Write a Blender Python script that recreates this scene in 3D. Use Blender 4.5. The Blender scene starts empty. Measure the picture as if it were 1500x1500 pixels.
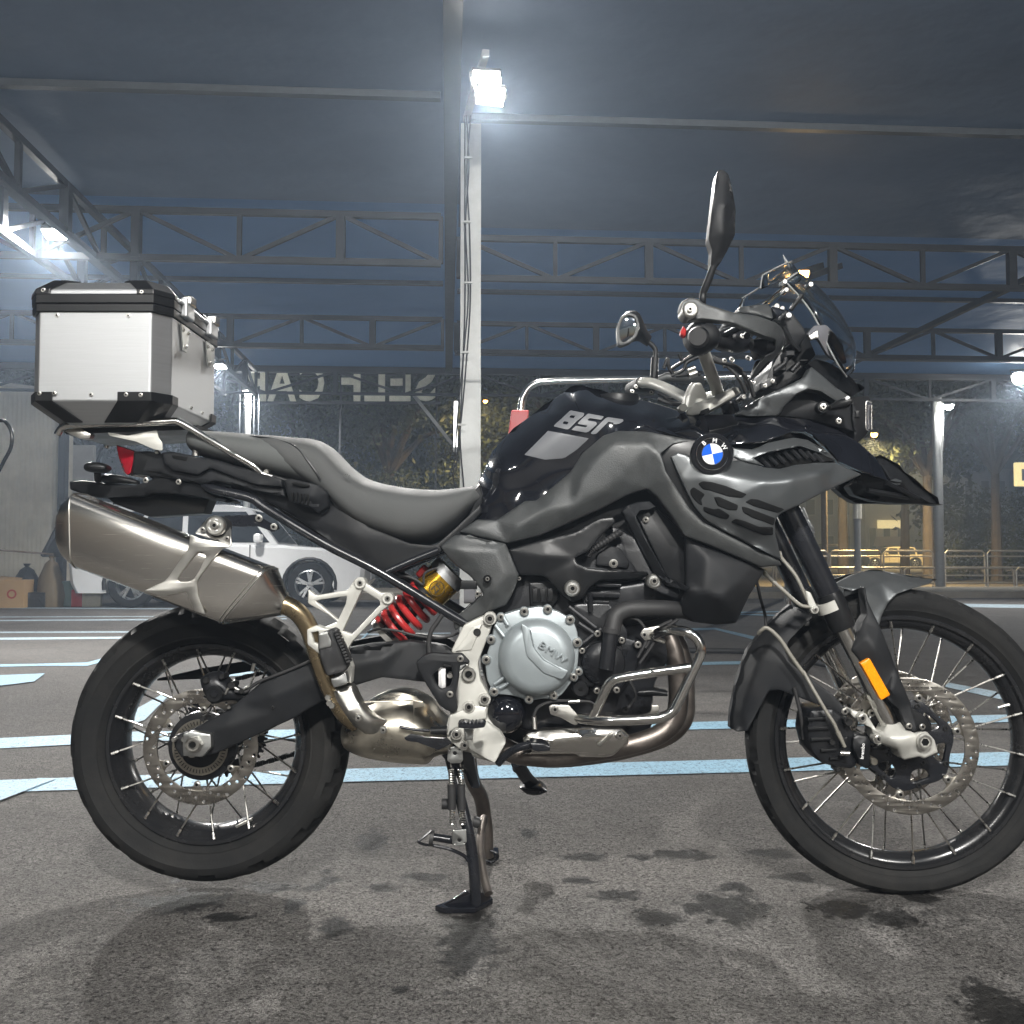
import bpy, bmesh, math, random
import numpy as np
from math import sin, cos, pi, radians, atan2, sqrt
from mathutils import Vector, Matrix, Euler
from mathutils.geometry import tessellate_polygon, delaunay_2d_cdt, intersect_point_line

SC = bpy.context.scene
COL = SC.collection
random.seed(7)
RNG = np.random.default_rng(11)

# ---------------------------------------------------------------- camera, world, exposure
F = 1437.0                     # focal length in photo pixels (1500 px wide photo)
CAMY, CAMZ, TH = -2.3, 0.771, radians(2.59)
cam_data = bpy.data.cameras.new('camera')
cam_data.sensor_fit = 'HORIZONTAL'
cam_data.angle = 2 * math.atan(750 / F)
cam_data.clip_start, cam_data.clip_end = 0.05, 600
cam = bpy.data.objects.new('camera', cam_data)
cam.location = (0, CAMY, CAMZ)
cam.rotation_euler = (pi / 2 + TH, 0, 0)
COL.objects.link(cam)
SC.camera = cam
SC.render.resolution_x = SC.render.resolution_y = 1024
SC.render.engine = 'CYCLES'
SC.cycles.use_denoising = True
SC.cycles.max_bounces = 8
SC.cycles.glossy_bounces = 4
SC.cycles.transmission_bounces = 6
SC.cycles.transparent_max_bounces = 8
SC.cycles.sample_clamp_indirect = 6.0
SC.cycles.blur_glossy = 0.6
SC.cycles.caustics_reflective = False
SC.cycles.caustics_refractive = False
SC.view_settings.view_transform = 'Standard'
SC.view_settings.look = 'None'
SC.view_settings.exposure = 1.5
SC.view_settings.gamma = 1.0
SC.view_settings.use_curve_mapping = False

world = bpy.data.worlds.new('World')
SC.world = world
world.use_nodes = True
wn = world.node_tree.nodes
sky_tex = wn.new('ShaderNodeTexSky')
sky_tex.sky_type = 'NISHITA'
sky_tex.sun_disc = False
sky_tex.sun_elevation = radians(-0.5)
sky_tex.sun_rotation = radians(100)
wbg = wn['Background']
wbg.inputs['Strength'].default_value = 0.15
world.node_tree.links.new(sky_tex.outputs[0], wbg.inputs['Color'])

# night: the scene is lit by the flood lamps under the canopy (built below)
LAMP = {'front': 1.0, 'fill': 1.0}

# ---------------------------------------------------------------- projection helpers
CT, ST = cos(TH), sin(TH)
def ray(px, py):
    u = (px - 750) / F; v = -(py - 750) / F
    return u, CT - v * ST, ST + v * CT
def P(px, py, Y):                      # photo pixel -> point on the plane y = Y
    u, dy, dz = ray(px, py)
    t = (Y - CAMY) / dy
    return Vector((u * t, Y, CAMZ + dz * t))
def G(px, py, z=0.0):                  # photo pixel -> point on the ground
    u, dy, dz = ray(px, py)
    t = (z - CAMZ) / dz
    return Vector((u * t, CAMY + dy * t, z))
def mpp(Y):                            # metres per pixel at depth Y
    return (Y - CAMY) / F

# ---------------------------------------------------------------- materials
MATS = {}
def mat(name, col, rough=.5, metal=0.0, bump=None, var=.06, rvar=.08, coat=0, aniso=None,
        emit=None, spec=None, alpha=None, trans=None, ior=None, vscale=14., sheen=0, wear=None, dust=0):
    m = bpy.data.materials.new(name); m.use_nodes = True
    nt = m.node_tree; nd = nt.nodes; L = nt.links.new
    b = nd['Principled BSDF']
    c = (*col, 1)
    b.inputs['Base Color'].default_value = c
    b.inputs['Roughness'].default_value = rough
    b.inputs['Metallic'].default_value = metal
    if spec is not None: b.inputs['Specular IOR Level'].default_value = spec
    if coat: b.inputs['Coat Weight'].default_value = coat; b.inputs['Coat Roughness'].default_value = .04
    if trans is not None: b.inputs['Transmission Weight'].default_value = trans
    if ior: b.inputs['IOR'].default_value = ior
    if alpha is not None: b.inputs['Alpha'].default_value = alpha
    if emit:
        b.inputs['Emission Color'].default_value = (*emit[0], 1); b.inputs['Emission Strength'].default_value = emit[1]
    tc = nd.new('ShaderNodeTexCoord')
    if var or rvar:
        n = nd.new('ShaderNodeTexNoise'); n.inputs['Scale'].default_value = vscale; n.inputs['Detail'].default_value = 6
        n.inputs['Roughness'].default_value = .65
        if aniso:
            mp = nd.new('ShaderNodeMapping'); mp.inputs['Scale'].default_value = aniso[0]
            if len(aniso) > 2: mp.inputs['Rotation'].default_value = aniso[2]
            L(tc.outputs['Object'], mp.inputs['Vector']); L(mp.outputs[0], n.inputs['Vector'])
        else:
            L(tc.outputs['Object'], n.inputs['Vector'])
        if var:
            r = nd.new('ShaderNodeMapRange'); r.inputs['From Min'].default_value = .3; r.inputs['From Max'].default_value = .7
            r.inputs['To Min'].default_value = 1 - var * 1.6; r.inputs['To Max'].default_value = 1 + var * 1.6
            L(n.outputs['Fac'], r.inputs['Value'])
            mx = nd.new('ShaderNodeVectorMath'); mx.operation = 'SCALE'; mx.inputs[0].default_value = col
            L(r.outputs[0], mx.inputs['Scale'])
            last = mx.outputs[0]
            if dust:
                n3 = nd.new('ShaderNodeTexNoise'); n3.inputs['Scale'].default_value = 5; n3.inputs['Detail'].default_value = 8
                n3.inputs['Roughness'].default_value = .7
                L(tc.outputs['Object'], n3.inputs['Vector'])
                r3 = nd.new('ShaderNodeMapRange'); r3.inputs['From Min'].default_value = .42; r3.inputs['From Max'].default_value = .75
                r3.inputs['To Max'].default_value = dust
                L(n3.outputs['Fac'], r3.inputs['Value'])
                mm = nd.new('ShaderNodeMix'); mm.data_type = 'RGBA'
                L(r3.outputs[0], mm.inputs[0]); L(last, mm.inputs[6]); mm.inputs[7].default_value = (.20, .185, .16, 1)
                last = mm.outputs[2]
            L(last, b.inputs['Base Color'])
        if rvar:
            r2 = nd.new('ShaderNodeMapRange'); r2.inputs['From Min'].default_value = .3; r2.inputs['From Max'].default_value = .7
            r2.inputs['To Min'].default_value = max(0.01, rough - rvar); r2.inputs['To Max'].default_value = min(1, rough + rvar)
            L(n.outputs['Fac'], r2.inputs['Value']); L(r2.outputs[0], b.inputs['Roughness'])
        if aniso and aniso[1]:
            bp = nd.new('ShaderNodeBump'); bp.inputs['Strength'].default_value = aniso[1]; bp.inputs['Distance'].default_value = .0006
            L(n.outputs['Fac'], bp.inputs['Height']); L(bp.outputs[0], b.inputs['Normal'])
    if bump:
        n2 = nd.new('ShaderNodeTexNoise'); n2.inputs['Scale'].default_value = bump[0]; n2.inputs['Detail'].default_value = 3
        L(tc.outputs['Object'], n2.inputs['Vector'])
        bp = nd.new('ShaderNodeBump'); bp.inputs['Strength'].default_value = bump[1]; bp.inputs['Distance'].default_value = bump[2]
        L(n2.outputs['Fac'], bp.inputs['Height']); L(bp.outputs[0], b.inputs['Normal'])
    MATS[name] = m
    return m

M = {}
M['gloss_black'] = mat('gloss_black_paint', (.006, .0065, .009), .09, 0, coat=.5, rvar=.03)
M['matt_grey'] = mat('matt_graphite_paint', (.080, .086, .090), .36, .5, bump=(900, .10, .0006), var=.04, dust=.10)
M['dark_plastic'] = mat('dark_grained_plastic', (.0095, .0103, .012), .54, 0, spec=.22, bump=(700, .22, .0010), var=.08, dust=.05)
M['tex_plastic'] = mat('grained_grey_plastic', (.046, .049, .050), .44, .25, bump=(420, .5, .0014), var=.10, rvar=.10, vscale=38, dust=.10)
M['black_plastic'] = mat('black_plastic', (.007, .0075, .0085), .36, 0, spec=.28, bump=(500, .08, .0008), dust=.03)
M['satin_black'] = mat('satin_black_paint', (.009, .010, .013), .24, 0, rvar=.06, dust=.03)
M['engine_black'] = mat('engine_black_casting', (.009, .0098, .012), .32, .2, spec=.35, bump=(380, .25, .0012), dust=.06)
M['seat'] = mat('grey_seat_vinyl', (.066, .068, .068), .74, 0, spec=.3, bump=(600, .35, .0012), var=.05, dust=.06)
M['seat2'] = mat('lighter_grey_seat_vinyl', (.086, .090, .089), .74, 0, spec=.3, bump=(800, .35, .0010), var=.05)
M['alu'] = mat('brushed_aluminium', (.43, .44, .45), .47, .9, aniso=((3, 3, 260), .04), rvar=.06, var=.05, vscale=3)
M['alu_dull'] = mat('dull_aluminium', (.50, .51, .50), .40, 1.0, var=.08, bump=(260, .12, .0008))
M['silver'] = mat('silver_paint', (.47, .465, .43), .45, .2, bump=(420, .12, .0008), var=.06, dust=.12)
M['cover'] = mat('silver_blue_engine_paint', (.30, .335, .35), .40, .45, bump=(500, .12, .0008), var=.05, dust=.06)
M['titan'] = mat('brushed_titanium', (.68, .655, .61), .25, 1.0, aniso=((3, 3, 420), 0, (0, radians(20), 0)), rvar=.03, var=.02, vscale=2.5)
M['bare'] = mat('grey_bare_steel', (.47, .46, .43), .38, 1.0, bump=(300, .12, .0006), var=.10)
M['gold_pipe'] = mat('heat_tinted_pipe', (.44, .35, .22), .26, 1.0, rvar=.10, var=.15, vscale=9)
M['collector'] = mat('dull_tinted_steel', (.50, .465, .39), .34, 1.0, rvar=.12, var=.16, vscale=12)
M['brown_pipe'] = mat('burnt_steel_pipe', (.17, .15, .135), .42, .9, rvar=.12, var=.25, vscale=12, bump=(160, .2, .0008))
M['chrome'] = mat('stainless_tube', (.66, .65, .62), .17, 1.0, rvar=.05, var=.03)
M['bolt'] = mat('bolt_steel', (.58, .57, .54), .28, 1.0, rvar=.10, var=.10, vscale=40)
M['spoke'] = mat('spoke_steel', (.34, .33, .31), .30, 1.0, rvar=.10, var=.10, vscale=20)
M['dark_bolt'] = mat('blackened_bolt', (.05, .05, .05), .35, .8)
M['hole'] = mat('socket_black', (.006, .006, .006), .7, spec=.1)
M['tyre'] = mat('tyre_rubber', (.0095, .0097, .010), .74, 0, spec=.22, bump=(240, .30, .0014), var=.10, dust=.08, vscale=7)
M['rim'] = mat('rim_black', (.010, .0105, .012), .24, 0, rvar=.08, dust=.06)
M['disc'] = mat('brake_disc_steel', (.36, .34, .31), .30, 1.0, rvar=.10, var=.12, vscale=22)
M['carrier'] = mat('disc_carrier_steel', (.30, .28, .24), .38, 1.0, rvar=.10, var=.10)
M['spring'] = mat('red_spring_paint', (.42, .018, .02), .30, 0, coat=.3, dust=.10)
M['gold'] = mat('gold_anodised', (.62, .36, .035), .26, .9, var=.08)
M['orange'] = mat('orange_reflector', (.85, .27, .0), .22, 0, bump=(500, .25, .001), var=.10, vscale=260)
M['red_lens'] = mat('red_lens', (.32, .008, .02), .10, 0, coat=.6, var=.15)
M['red_plastic'] = mat('red_plastic', (.45, .03, .03), .42, 0)
M['rubber'] = mat('black_rubber', (.016, .016, .017), .62, 0, bump=(300, .15, .0008), dust=.05)
M['hose'] = mat('grey_brake_hose', (.19, .18, .155), .42, 0, var=.08)
M['white'] = mat('white_badge', (.80, .80, .80), .25, 0)
M['blue'] = mat('blue_badge', (.01, .10, .55), .2, 0)
M['print_grey'] = mat('grey_print', (.125, .13, .14), .5, 0)
M['print_white'] = mat('white_print', (.75, .75, .75), .5, 0)
M['print_black'] = mat('black_print', (.01, .01, .01), .5, 0)
M['mirror'] = mat('mirror_glass', (.55, .56, .56), .03, 1.0, rvar=0, var=0)
M['screen_glass'] = mat('clear_screen', (.75, .78, .80), .05, 0, trans=1.0, ior=1.2, var=0, rvar=0)
M['smoke_lens'] = mat('headlight_lens', (.12, .12, .13), .06, 0, coat=.6)

# ---------------------------------------------------------------- object helpers
def link(name, me, m=None, parent=None, smooth=35):
    if isinstance(m, (list, tuple)):
        for k in m: me.materials.append(M[k] if isinstance(k, str) else k)
    elif m is not None:
        me.materials.append(M[m] if isinstance(m, str) else m)
    if smooth and len(me.polygons):
        me.polygons.foreach_set('use_smooth', [True] * len(me.polygons))
        me.set_sharp_from_angle(angle=radians(smooth))
    o = bpy.data.objects.new(name, me)
    COL.objects.link(o)
    if parent is not None: adopt(o, parent)
    return o
def wmat(o):
    m = Matrix.LocRotScale(o.location, o.rotation_euler, o.scale)
    if o.parent: m = wmat(o.parent) @ o.matrix_parent_inverse @ m
    return m
def adopt(o, parent):
    o.parent = parent
    o.matrix_parent_inverse = wmat(parent).inverted()
def empty(name, loc=(0, 0, 0), parent=None):
    o = bpy.data.objects.new(name, None); o.location = loc; o.empty_display_size = .1
    COL.objects.link(o)
    if parent is not None: adopt(o, parent)
    return o
def tag(o, label=None, cat=None, group=None, kind=None):
    if label: o['label'] = label
    if cat: o['category'] = cat
    if group: o['group'] = group
    if kind: o['kind'] = kind
    return o
def mesh(verts, faces, name='m'):
    me = bpy.data.meshes.new(name)
    me.from_pydata([tuple(v) for v in verts], [], [tuple(f) for f in faces])
    me.validate(); me.update()
    return me
def fix_normals(me):
    bm = bmesh.new(); bm.from_mesh(me); bmesh.ops.recalc_face_normals(bm, faces=bm.faces); bm.to_mesh(me); bm.free()
    return me
def bevel(o, w=.003, seg=2, ang=30):
    b = o.modifiers.new('bevel', 'BEVEL'); b.width = w; b.segments = seg; b.limit_method = 'ANGLE'; b.angle_limit = radians(ang)
    return o
def join_meshes(mes):
    V, Fc, n = [], [], 0
    for me in mes:
        V += [v.co.copy() for v in me.vertices]
        Fc += [[i + n for i in p.vertices] for p in me.polygons]
        n = len(V)
    return mesh(V, Fc)
def mirror_mesh(me):
    V = [Vector((v.co.x, -v.co.y, v.co.z)) for v in me.vertices]
    Fc = [list(reversed(p.vertices)) for p in me.polygons]
    return mesh(V, Fc)

# ---- 2-D outline tools (pixel units)
def area2(lp): return sum(a[0] * b[1] - b[0] * a[1] for a, b in zip(lp, lp[1:] + lp[:1])) / 2
def rnd(lp, r=3, n=3):                         # round the corners of a closed outline
    out = []; N = len(lp)
    for i in range(N):
        p0, p1, p2 = Vector(lp[i - 1][:2]), Vector(lp[i][:2]), Vector(lp[(i + 1) % N][:2])
        a, b = p0 - p1, p2 - p1
        la, lb = a.length, b.length
        if la < 1e-6 or lb < 1e-6: continue
        k = min(r, la * .45, lb * .45)
        s, e = p1 + a / la * k, p1 + b / lb * k
        if (a.normalized() + b.normalized()).length < .12: out.append(tuple(p1)); continue
        for j in range(n + 1):
            t = j / n
            q = s * (1 - t) ** 2 + p1 * 2 * t * (1 - t) + e * t * t
            out.append((q.x, q.y))
    return out
def circ(cx, cy, r, n=24, r2=None, a0=0):
    return [(cx + r * cos(a0 + 2 * pi * k / n), cy + (r2 or r) * sin(a0 + 2 * pi * k / n)) for k in range(n)]
def smooth_loop(lp, n=4):
    return cat(lp, n, True)
def cat(pts, n=6, closed=False):               # Catmull-Rom
    pts = [Vector(p) for p in pts]; N = len(pts); out = []
    rng = range(N) if closed else range(N - 1)
    for i in rng:
        if closed: p0, p1, p2, p3 = pts[i - 1], pts[i], pts[(i + 1) % N], pts[(i + 2) % N]
        else:
            p1, p2 = pts[i], pts[i + 1]
            p0 = pts[i - 1] if i else p1 * 2 - p2
            p3 = pts[i + 2] if i + 2 < N else p2 * 2 - p1
        for j in range(n):
            t = j / n
            out.append(.5 * ((2 * p1) + (p2 - p0) * t + (2 * p0 - 5 * p1 + 4 * p2 - p3) * t * t + (3 * p1 - p0 - 3 * p2 + p3) * t ** 3))
    if not closed: out.append(pts[-1])
    return [tuple(p) for p in out]
def inset_loop(lp, d):                          # move every corner inwards (CCW loop) by d
    out = []; N = len(lp)
    for i in range(N):
        p0, p1, p2 = Vector(lp[i - 1]), Vector(lp[i]), Vector(lp[(i + 1) % N])
        a, b = (p1 - p0), (p2 - p1)
        if a.length < 1e-9 or b.length < 1e-9: out.append(tuple(p1)); continue
        a.normalize(); b.normalize()
        na, nb = Vector((-a.y, a.x)), Vector((-b.y, b.x))
        m = na + nb
        if m.length < 1e-6: m = na
        m.normalize(); k = d / max(.45, m.dot(na))
        out.append((p1.x + m.x * k, p1.y + m.y * k))
    return out
def plate_mesh(loops, y0, y1, bev=.002, world=False):
    """extruded outline (first loop) with holes (others); pixels read at depth y0, near face at y0"""
    W = []
    for i, lp in enumerate(loops):
        w = [tuple(p) for p in lp] if world else [(P(a, b, y0).x, P(a, b, y0).z) for a, b in lp]
        if (area2(w) > 0) == (i > 0): w = w[::-1]
        W.append(w)
    inner = [inset_loop(w, bev) for w in W] if bev else W
    tri = tessellate_polygon([[Vector((x, z, 0)) for x, z in w] for w in inner])
    rings = [(inner, y0)]
    if bev:
        mid = [inset_loop(w, bev * .3) for w in W]
        rings += [(mid, y0 + bev * .3), (W, y0 + bev), (W, y1 - bev)]
    rings += [(inner, y1)]
    V, Fc = [], []; base = []
    for lps, y in rings:
        base.append(len(V))
        for lp in lps: V += [(x, y, z) for x, z in lp]
    for t in tri:
        Fc.append([base[0] + k for k in t]); Fc.append([base[-1] + k for k in reversed(t)])
    for r in range(len(rings) - 1):
        off = 0
        for lp in W:
            n = len(lp)
            for k in range(n):
                k2 = (k + 1) % n
                Fc.append([base[r] + off + k, base[r] + off + k2, base[r + 1] + off + k2, base[r + 1] + off + k])
            off += n
    return fix_normals(mesh(V, Fc))
def plate(name, loops, y0, y1, m, parent=None, bev=.002, r=0, mirror=False, smooth=35):
    if not isinstance(loops[0][0], (tuple, list)): loops = [loops]
    if r: loops = [rnd(lp, r) for lp in loops]
    me = plate_mesh(loops, y0, y1, bev)
    if mirror: link(name, mirror_mesh(me), m, parent, smooth)
    return link(name, me, m, parent, smooth)

def inside(pts, lp):
    x, y = pts[:, 0], pts[:, 1]; c = np.zeros(len(pts), bool)
    n = len(lp)
    for i in range(n):
        x1, y1 = lp[i]; x2, y2 = lp[(i + 1) % n]
        if y1 == y2: continue
        k = ((y1 > y) != (y2 > y)) & (x < (x2 - x1) * (y - y1) / (y2 - y1) + x1)
        c ^= k
    return c
def edge_dist(pts, loops):
    d = np.full(len(pts), 1e9)
    for lp in loops:
        n = len(lp)
        for i in range(n):
            a = np.array(lp[i]); b = np.array(lp[(i + 1) % n]); ab = b - a
            t = np.clip(((pts - a) @ ab) / max(ab @ ab, 1e-9), 0, 1)
            d = np.minimum(d, np.linalg.norm(pts - (a + t[:, None] * ab), axis=1))
    return d
class Depth:                                   # near-surface depth over control points: thin-plate spline mixed with creased facets
    def __init__(s, ctrl, blur=3, crease=.75):
        s.c = [Vector(c[:2]) for c in ctrl]; s.y = np.array([c[2] for c in ctrl], float); s.blur = blur; s.k = crease
        X = np.array([c[:2] for c in ctrl], float); s.X = X; n = len(X)
        s.lin = None
        if n >= 4:
            r2 = ((X[:, None] - X[None]) ** 2).sum(2)
            K = r2 * np.log(r2 + 1e-9) * .5 + np.eye(n) * 12.0
            Pm = np.hstack([np.ones((n, 1)), X]); A = np.zeros((n + 3, n + 3))
            A[:n, :n] = K; A[:n, n:] = Pm; A[n:, :n] = Pm.T
            s.w = np.linalg.solve(A, np.concatenate([s.y, np.zeros(3)]))
        else:
            s.k = 1.0
        r = delaunay_2d_cdt(s.c, [], [], 0, 1e-4)
        s.v = np.array([tuple(v) for v in r[0]]); s.f = r[2]
        s.vy = np.array([s.y[o[0]] for o in r[3]])
    def tps(s, pts):
        r2 = ((pts[:, None] - s.X[None]) ** 2).sum(2); n = len(s.X)
        return (r2 * np.log(r2 + 1e-9) * .5) @ s.w[:n] + s.w[n] + pts @ s.w[n + 1:]
    def raw(s, pts):
        out = np.full(len(pts), np.nan)
        if len(s.X) <= 3:
            q = np.hstack([np.ones((len(s.X), 1)), s.X])
            co = np.linalg.lstsq(q, s.y, rcond=None)[0]
            return co[0] + pts @ co[1:]
        for f in s.f:
            a, b, c = s.v[f[0]], s.v[f[1]], s.v[f[2]]
            den = (b[1] - c[1]) * (a[0] - c[0]) + (c[0] - b[0]) * (a[1] - c[1])
            if abs(den) < 1e-9: continue
            l1 = ((b[1] - c[1]) * (pts[:, 0] - c[0]) + (c[0] - b[0]) * (pts[:, 1] - c[1])) / den
            l2 = ((c[1] - a[1]) * (pts[:, 0] - c[0]) + (a[0] - c[0]) * (pts[:, 1] - c[1])) / den
            l3 = 1 - l1 - l2
            k = (l1 > -1e-4) & (l2 > -1e-4) & (l3 > -1e-4) & np.isnan(out)
            out[k] = l1[k] * s.vy[f[0]] + l2[k] * s.vy[f[1]] + l3[k] * s.vy[f[2]]
        bad = np.isnan(out)
        if bad.any():
            d = np.linalg.norm(pts[bad][:, None] - s.X[None], axis=2); w = 1 / (d + 1e-2) ** 3
            out[bad] = (w * s.y).sum(1) / w.sum(1)
        return out
    def __call__(s, pts):
        pts = np.asarray(pts, float)
        lo, hi = s.y.min() - .006, s.y.max() + .006
        T = np.clip(s.tps(pts), lo, hi) if s.k < 1 else 0
        if s.k == 0: return T
        acc = s.raw(pts) * 2; n = 2
        if s.blur and len(s.X) > 3:
            for rr in (.5, 1.0):
                for k in range(8):
                    a = k * pi / 4 + rr
                    acc = acc + s.raw(pts + s.blur * rr * np.array([cos(a), sin(a)])); n += 1
        return T * (1 - s.k) + acc / n * s.k
def panel(name, loops, ctrl, thick, m, parent=None, edge=4, er=.004, step=7, blur=3, r=2, mirror=False, smooth=40):
    """moulded panel: pixel outline (+holes), near-surface depth from control points, rounded rim"""
    if not isinstance(loops[0][0], (tuple, list)): loops = [loops]
    if r: loops = [rnd(lp, r) for lp in loops]
    D = ctrl if callable(ctrl) else Depth(ctrl, blur * .7)
    if edge > 2: edge *= .62; er *= .62
    pts, con = [], []
    for lp in loops:
        b = len(pts); n = len(lp)
        # split long edges
        q = []
        for i in range(n):
            a, c = Vector(lp[i]), Vector(lp[(i + 1) % n]); k = max(1, int((c - a).length / step))
            q += [tuple(a.lerp(c, j / k)) for j in range(k)]
        pts += q; con += [(b + i, b + (i + 1) % len(q)) for i in range(len(q))]
    nb = len(pts)
    extra = []
    for i, lp in enumerate(loops):
        w = list(lp) if (area2(lp) > 0) == (i == 0) else list(lp)[::-1]
        for f in (.3, 1.0):
            il = inset_loop(w, edge * f)
            n = len(il)
            for j in range(n):
                a, c = Vector(il[j]), Vector(il[(j + 1) % n]); k = max(1, int((c - a).length / step))
                extra += [tuple(a.lerp(c, t / k)) for t in range(k)]
    A = np.array(loops[0]); x0, y0 = A.min(0); x1, y1 = A.max(0)
    gx = np.arange(x0 + step / 2, x1, step); gy = np.arange(y0 + step / 2, y1, step * .87)
    grid = np.array([(x + (step / 2 if j % 2 else 0), y) for j, y in enumerate(gy) for x in gx]).reshape(-1, 2)
    cand = [np.array(extra).reshape(-1, 2)]
    if len(grid):
        gd = edge_dist(grid, loops); cand.append(grid[gd > edge * 1.4])
    cand = np.vstack(cand)
    k = inside(cand, loops[0])
    for h in loops[1:]: k &= ~inside(cand, h)
    cand = cand[k]
    if len(cand): cand = cand[edge_dist(cand, loops) > edge * .15]
    allp = pts + [tuple(c) for c in cand]
    res = delaunay_2d_cdt([Vector(p) for p in allp], con, [], 0, 1e-4)
    V2 = np.array([tuple(v) for v in res[0]]); Fc = res[2]
    cen = np.array([V2[list(f)].mean(0) for f in Fc])
    ok = inside(cen, loops[0])
    for h in loops[1:]: ok &= ~inside(cen, h)
    Fc = [f for f, o in zip(Fc, ok) if o]
    Y = D(V2)
    d = edge_dist(V2, loops)
    q = np.clip(1 - d / edge, 0, 1)
    Y = Y + er * (1 - np.sqrt(np.clip(1 - q * q, 0, 1)))
    V = [P(a, b, y) for (a, b), y in zip(V2, Y)]
    n = len(V)
    # boundary edges -> skirt
    cnt = {}
    for f in Fc:
        for a, b in zip(f, list(f[1:]) + [f[0]]):
            cnt[(a, b)] = 1
    bd = [(a, b) for (a, b) in cnt if (b, a) not in cnt]
    back = {}
    for a, b in bd:
        for v in (a, b):
            if v not in back:
                back[v] = len(V); V.append(Vector((V[v].x, V[v].y + thick, V[v].z)))
    F2 = [list(f) for f in Fc] + [[b, a, back[a], back[b]] for a, b in bd]
    me = fix_normals_dir(mesh(V, F2))
    if mirror: link(name, mirror_mesh(me), m, parent, smooth)
    return link(name, me, m, parent, smooth)
def fix_normals_dir(me):                       # most of the surface must face the near side (-Y)
    bm = bmesh.new(); bm.from_mesh(me); bmesh.ops.recalc_face_normals(bm, faces=bm.faces)
    s = sum(f.normal.y * f.calc_area() for f in bm.faces)
    if s > 0: bmesh.ops.reverse_faces(bm, faces=bm.faces)
    bm.to_mesh(me); bm.free(); return me

def sweep_mesh(pts, r, seg=12, closed=False, caps=True, n=6, smooth=True):
    """tube through world points; r number or list per control point"""
    pts = [Vector(p) for p in pts]
    if smooth and len(pts) > 2:
        if isinstance(r, (list, tuple)):
            q = cat([(*p, k) for p, k in zip(pts, r)], n, closed) if False else None
            pp = cat4(pts, r, n, closed); path = [Vector(p[:3]) for p in pp]; rad = [p[3] for p in pp]
        else:
            path = [Vector(p) for p in cat(pts, n, closed)]; rad = [r] * len(path)
    else:
        path = pts; rad = list(r) if isinstance(r, (list, tuple)) else [r] * len(path)
    N = len(path)
    T = []
    for i in range(N):
        if closed: t = path[(i + 1) % N] - path[i - 1]
        else: t = path[min(i + 1, N - 1)] - path[max(i - 1, 0)]
        T.append(t.normalized() if t.length > 1e-9 else Vector((1, 0, 0)))
    up = Vector((0, 1, 0)) if abs(T[0].y) < .9 else Vector((0, 0, 1))
    nrm = (up - T[0] * up.dot(T[0])).normalized()
    V, Fc = [], []
    for i in range(N):
        if i:
            nrm = nrm - T[i] * nrm.dot(T[i])
            nrm = nrm.normalized() if nrm.length > 1e-6 else Vector((0, 0, 1))
        bn = T[i].cross(nrm)
        for k in range(seg):
            a = 2 * pi * k / seg
            V.append(path[i] + (nrm * cos(a) + bn * sin(a)) * rad[i])
    for i in range(N if closed else N - 1):
        j = (i + 1) % N
        for k in range(seg):
            k2 = (k + 1) % seg
            Fc.append([i * seg + k, i * seg + k2, j * seg + k2, j * seg + k])
    if caps and not closed:
        Fc.append(list(range(seg))[::-1]); Fc.append([(N - 1) * seg + k for k in range(seg)])
    return fix_normals(mesh(V, Fc))
def cat4(pts, r, n, closed):
    a = cat(pts, n, closed); N = len(pts); out = []
    for i, p in enumerate(a):
        t = i / n; k = int(t); f = t - k
        r0 = r[k % N]; r1 = r[(k + 1) % N] if (closed or k + 1 < N) else r[-1]
        out.append((*p, r0 + (r1 - r0) * f))
    return out
def tube(name, pts, r, m, parent=None, seg=12, mirror=False, closed=False, n=6, smooth=True):
    """pts in (px, py, Y)"""
    me = sweep_mesh([P(*p) for p in pts], r, seg, closed, True, n, smooth)
    if mirror: link(name, mirror_mesh(me), m, parent, 50)
    return link(name, me, m, parent, 50)
def wtube(name, pts, r, m, parent=None, seg=10, closed=False, n=6, smooth=True):
    return link(name, sweep_mesh(pts, r, seg, closed, True, n, smooth), m, parent, 50)
def loft_mesh(st, seg=24, caps=True, n=0):
    """stations ((tx,ty),(bx,by),yc,hy[,exp[,skew]]): superellipse ring between a top and a bottom pixel read at depth yc"""
    if n:
        ex = []
        full = [(*s, 2.5) if len(s) == 4 else s for s in st]
        flat = [Vector((s[0][0], s[0][1], s[1][0])) for s in full]
        a = cat(flat, n); b = cat([Vector((s[1][1], s[2], s[3])) for s in full], n); c = cat([Vector((s[4], 0, 0)) for s in full], n)
        st = [((p[0], p[1]), (p[2], q[0]), q[1], q[2], e[0]) for p, q, e in zip(a, b, c)]
    V, Fc = [], []
    for s in st:
        yc, hy = s[2], s[3]; e = s[4] if len(s) > 4 else 2.5
        t, b = P(*s[0], yc), P(*s[1], yc)
        c = (t + b) / 2; v = (t - b) / 2
        for k in range(seg):
            a = 2 * pi * k / seg
            ca, sa = cos(a), sin(a)
            x = math.copysign(abs(ca) ** (2 / e), ca); y = math.copysign(abs(sa) ** (2 / e), sa)
            V.append(c + v * x + Vector((0, hy, 0)) * y)
    N = len(st)
    for i in range(N - 1):
        for k in range(seg):
            k2 = (k + 1) % seg
            Fc.append([i * seg + k, i * seg + k2, (i + 1) * seg + k2, (i + 1) * seg + k])
    if caps:
        Fc.append(list(range(seg))); Fc.append([(N - 1) * seg + k for k in range(seg)][::-1])
    return fix_normals(mesh(V, Fc))
def loft(name, st, m, parent=None, seg=24, n=0, mirror=False, smooth=40, caps=True):
    me = loft_mesh(st, seg, caps, n)
    if mirror: link(name, mirror_mesh(me), m, parent, smooth)
    return link(name, me, m, parent, smooth)
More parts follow.
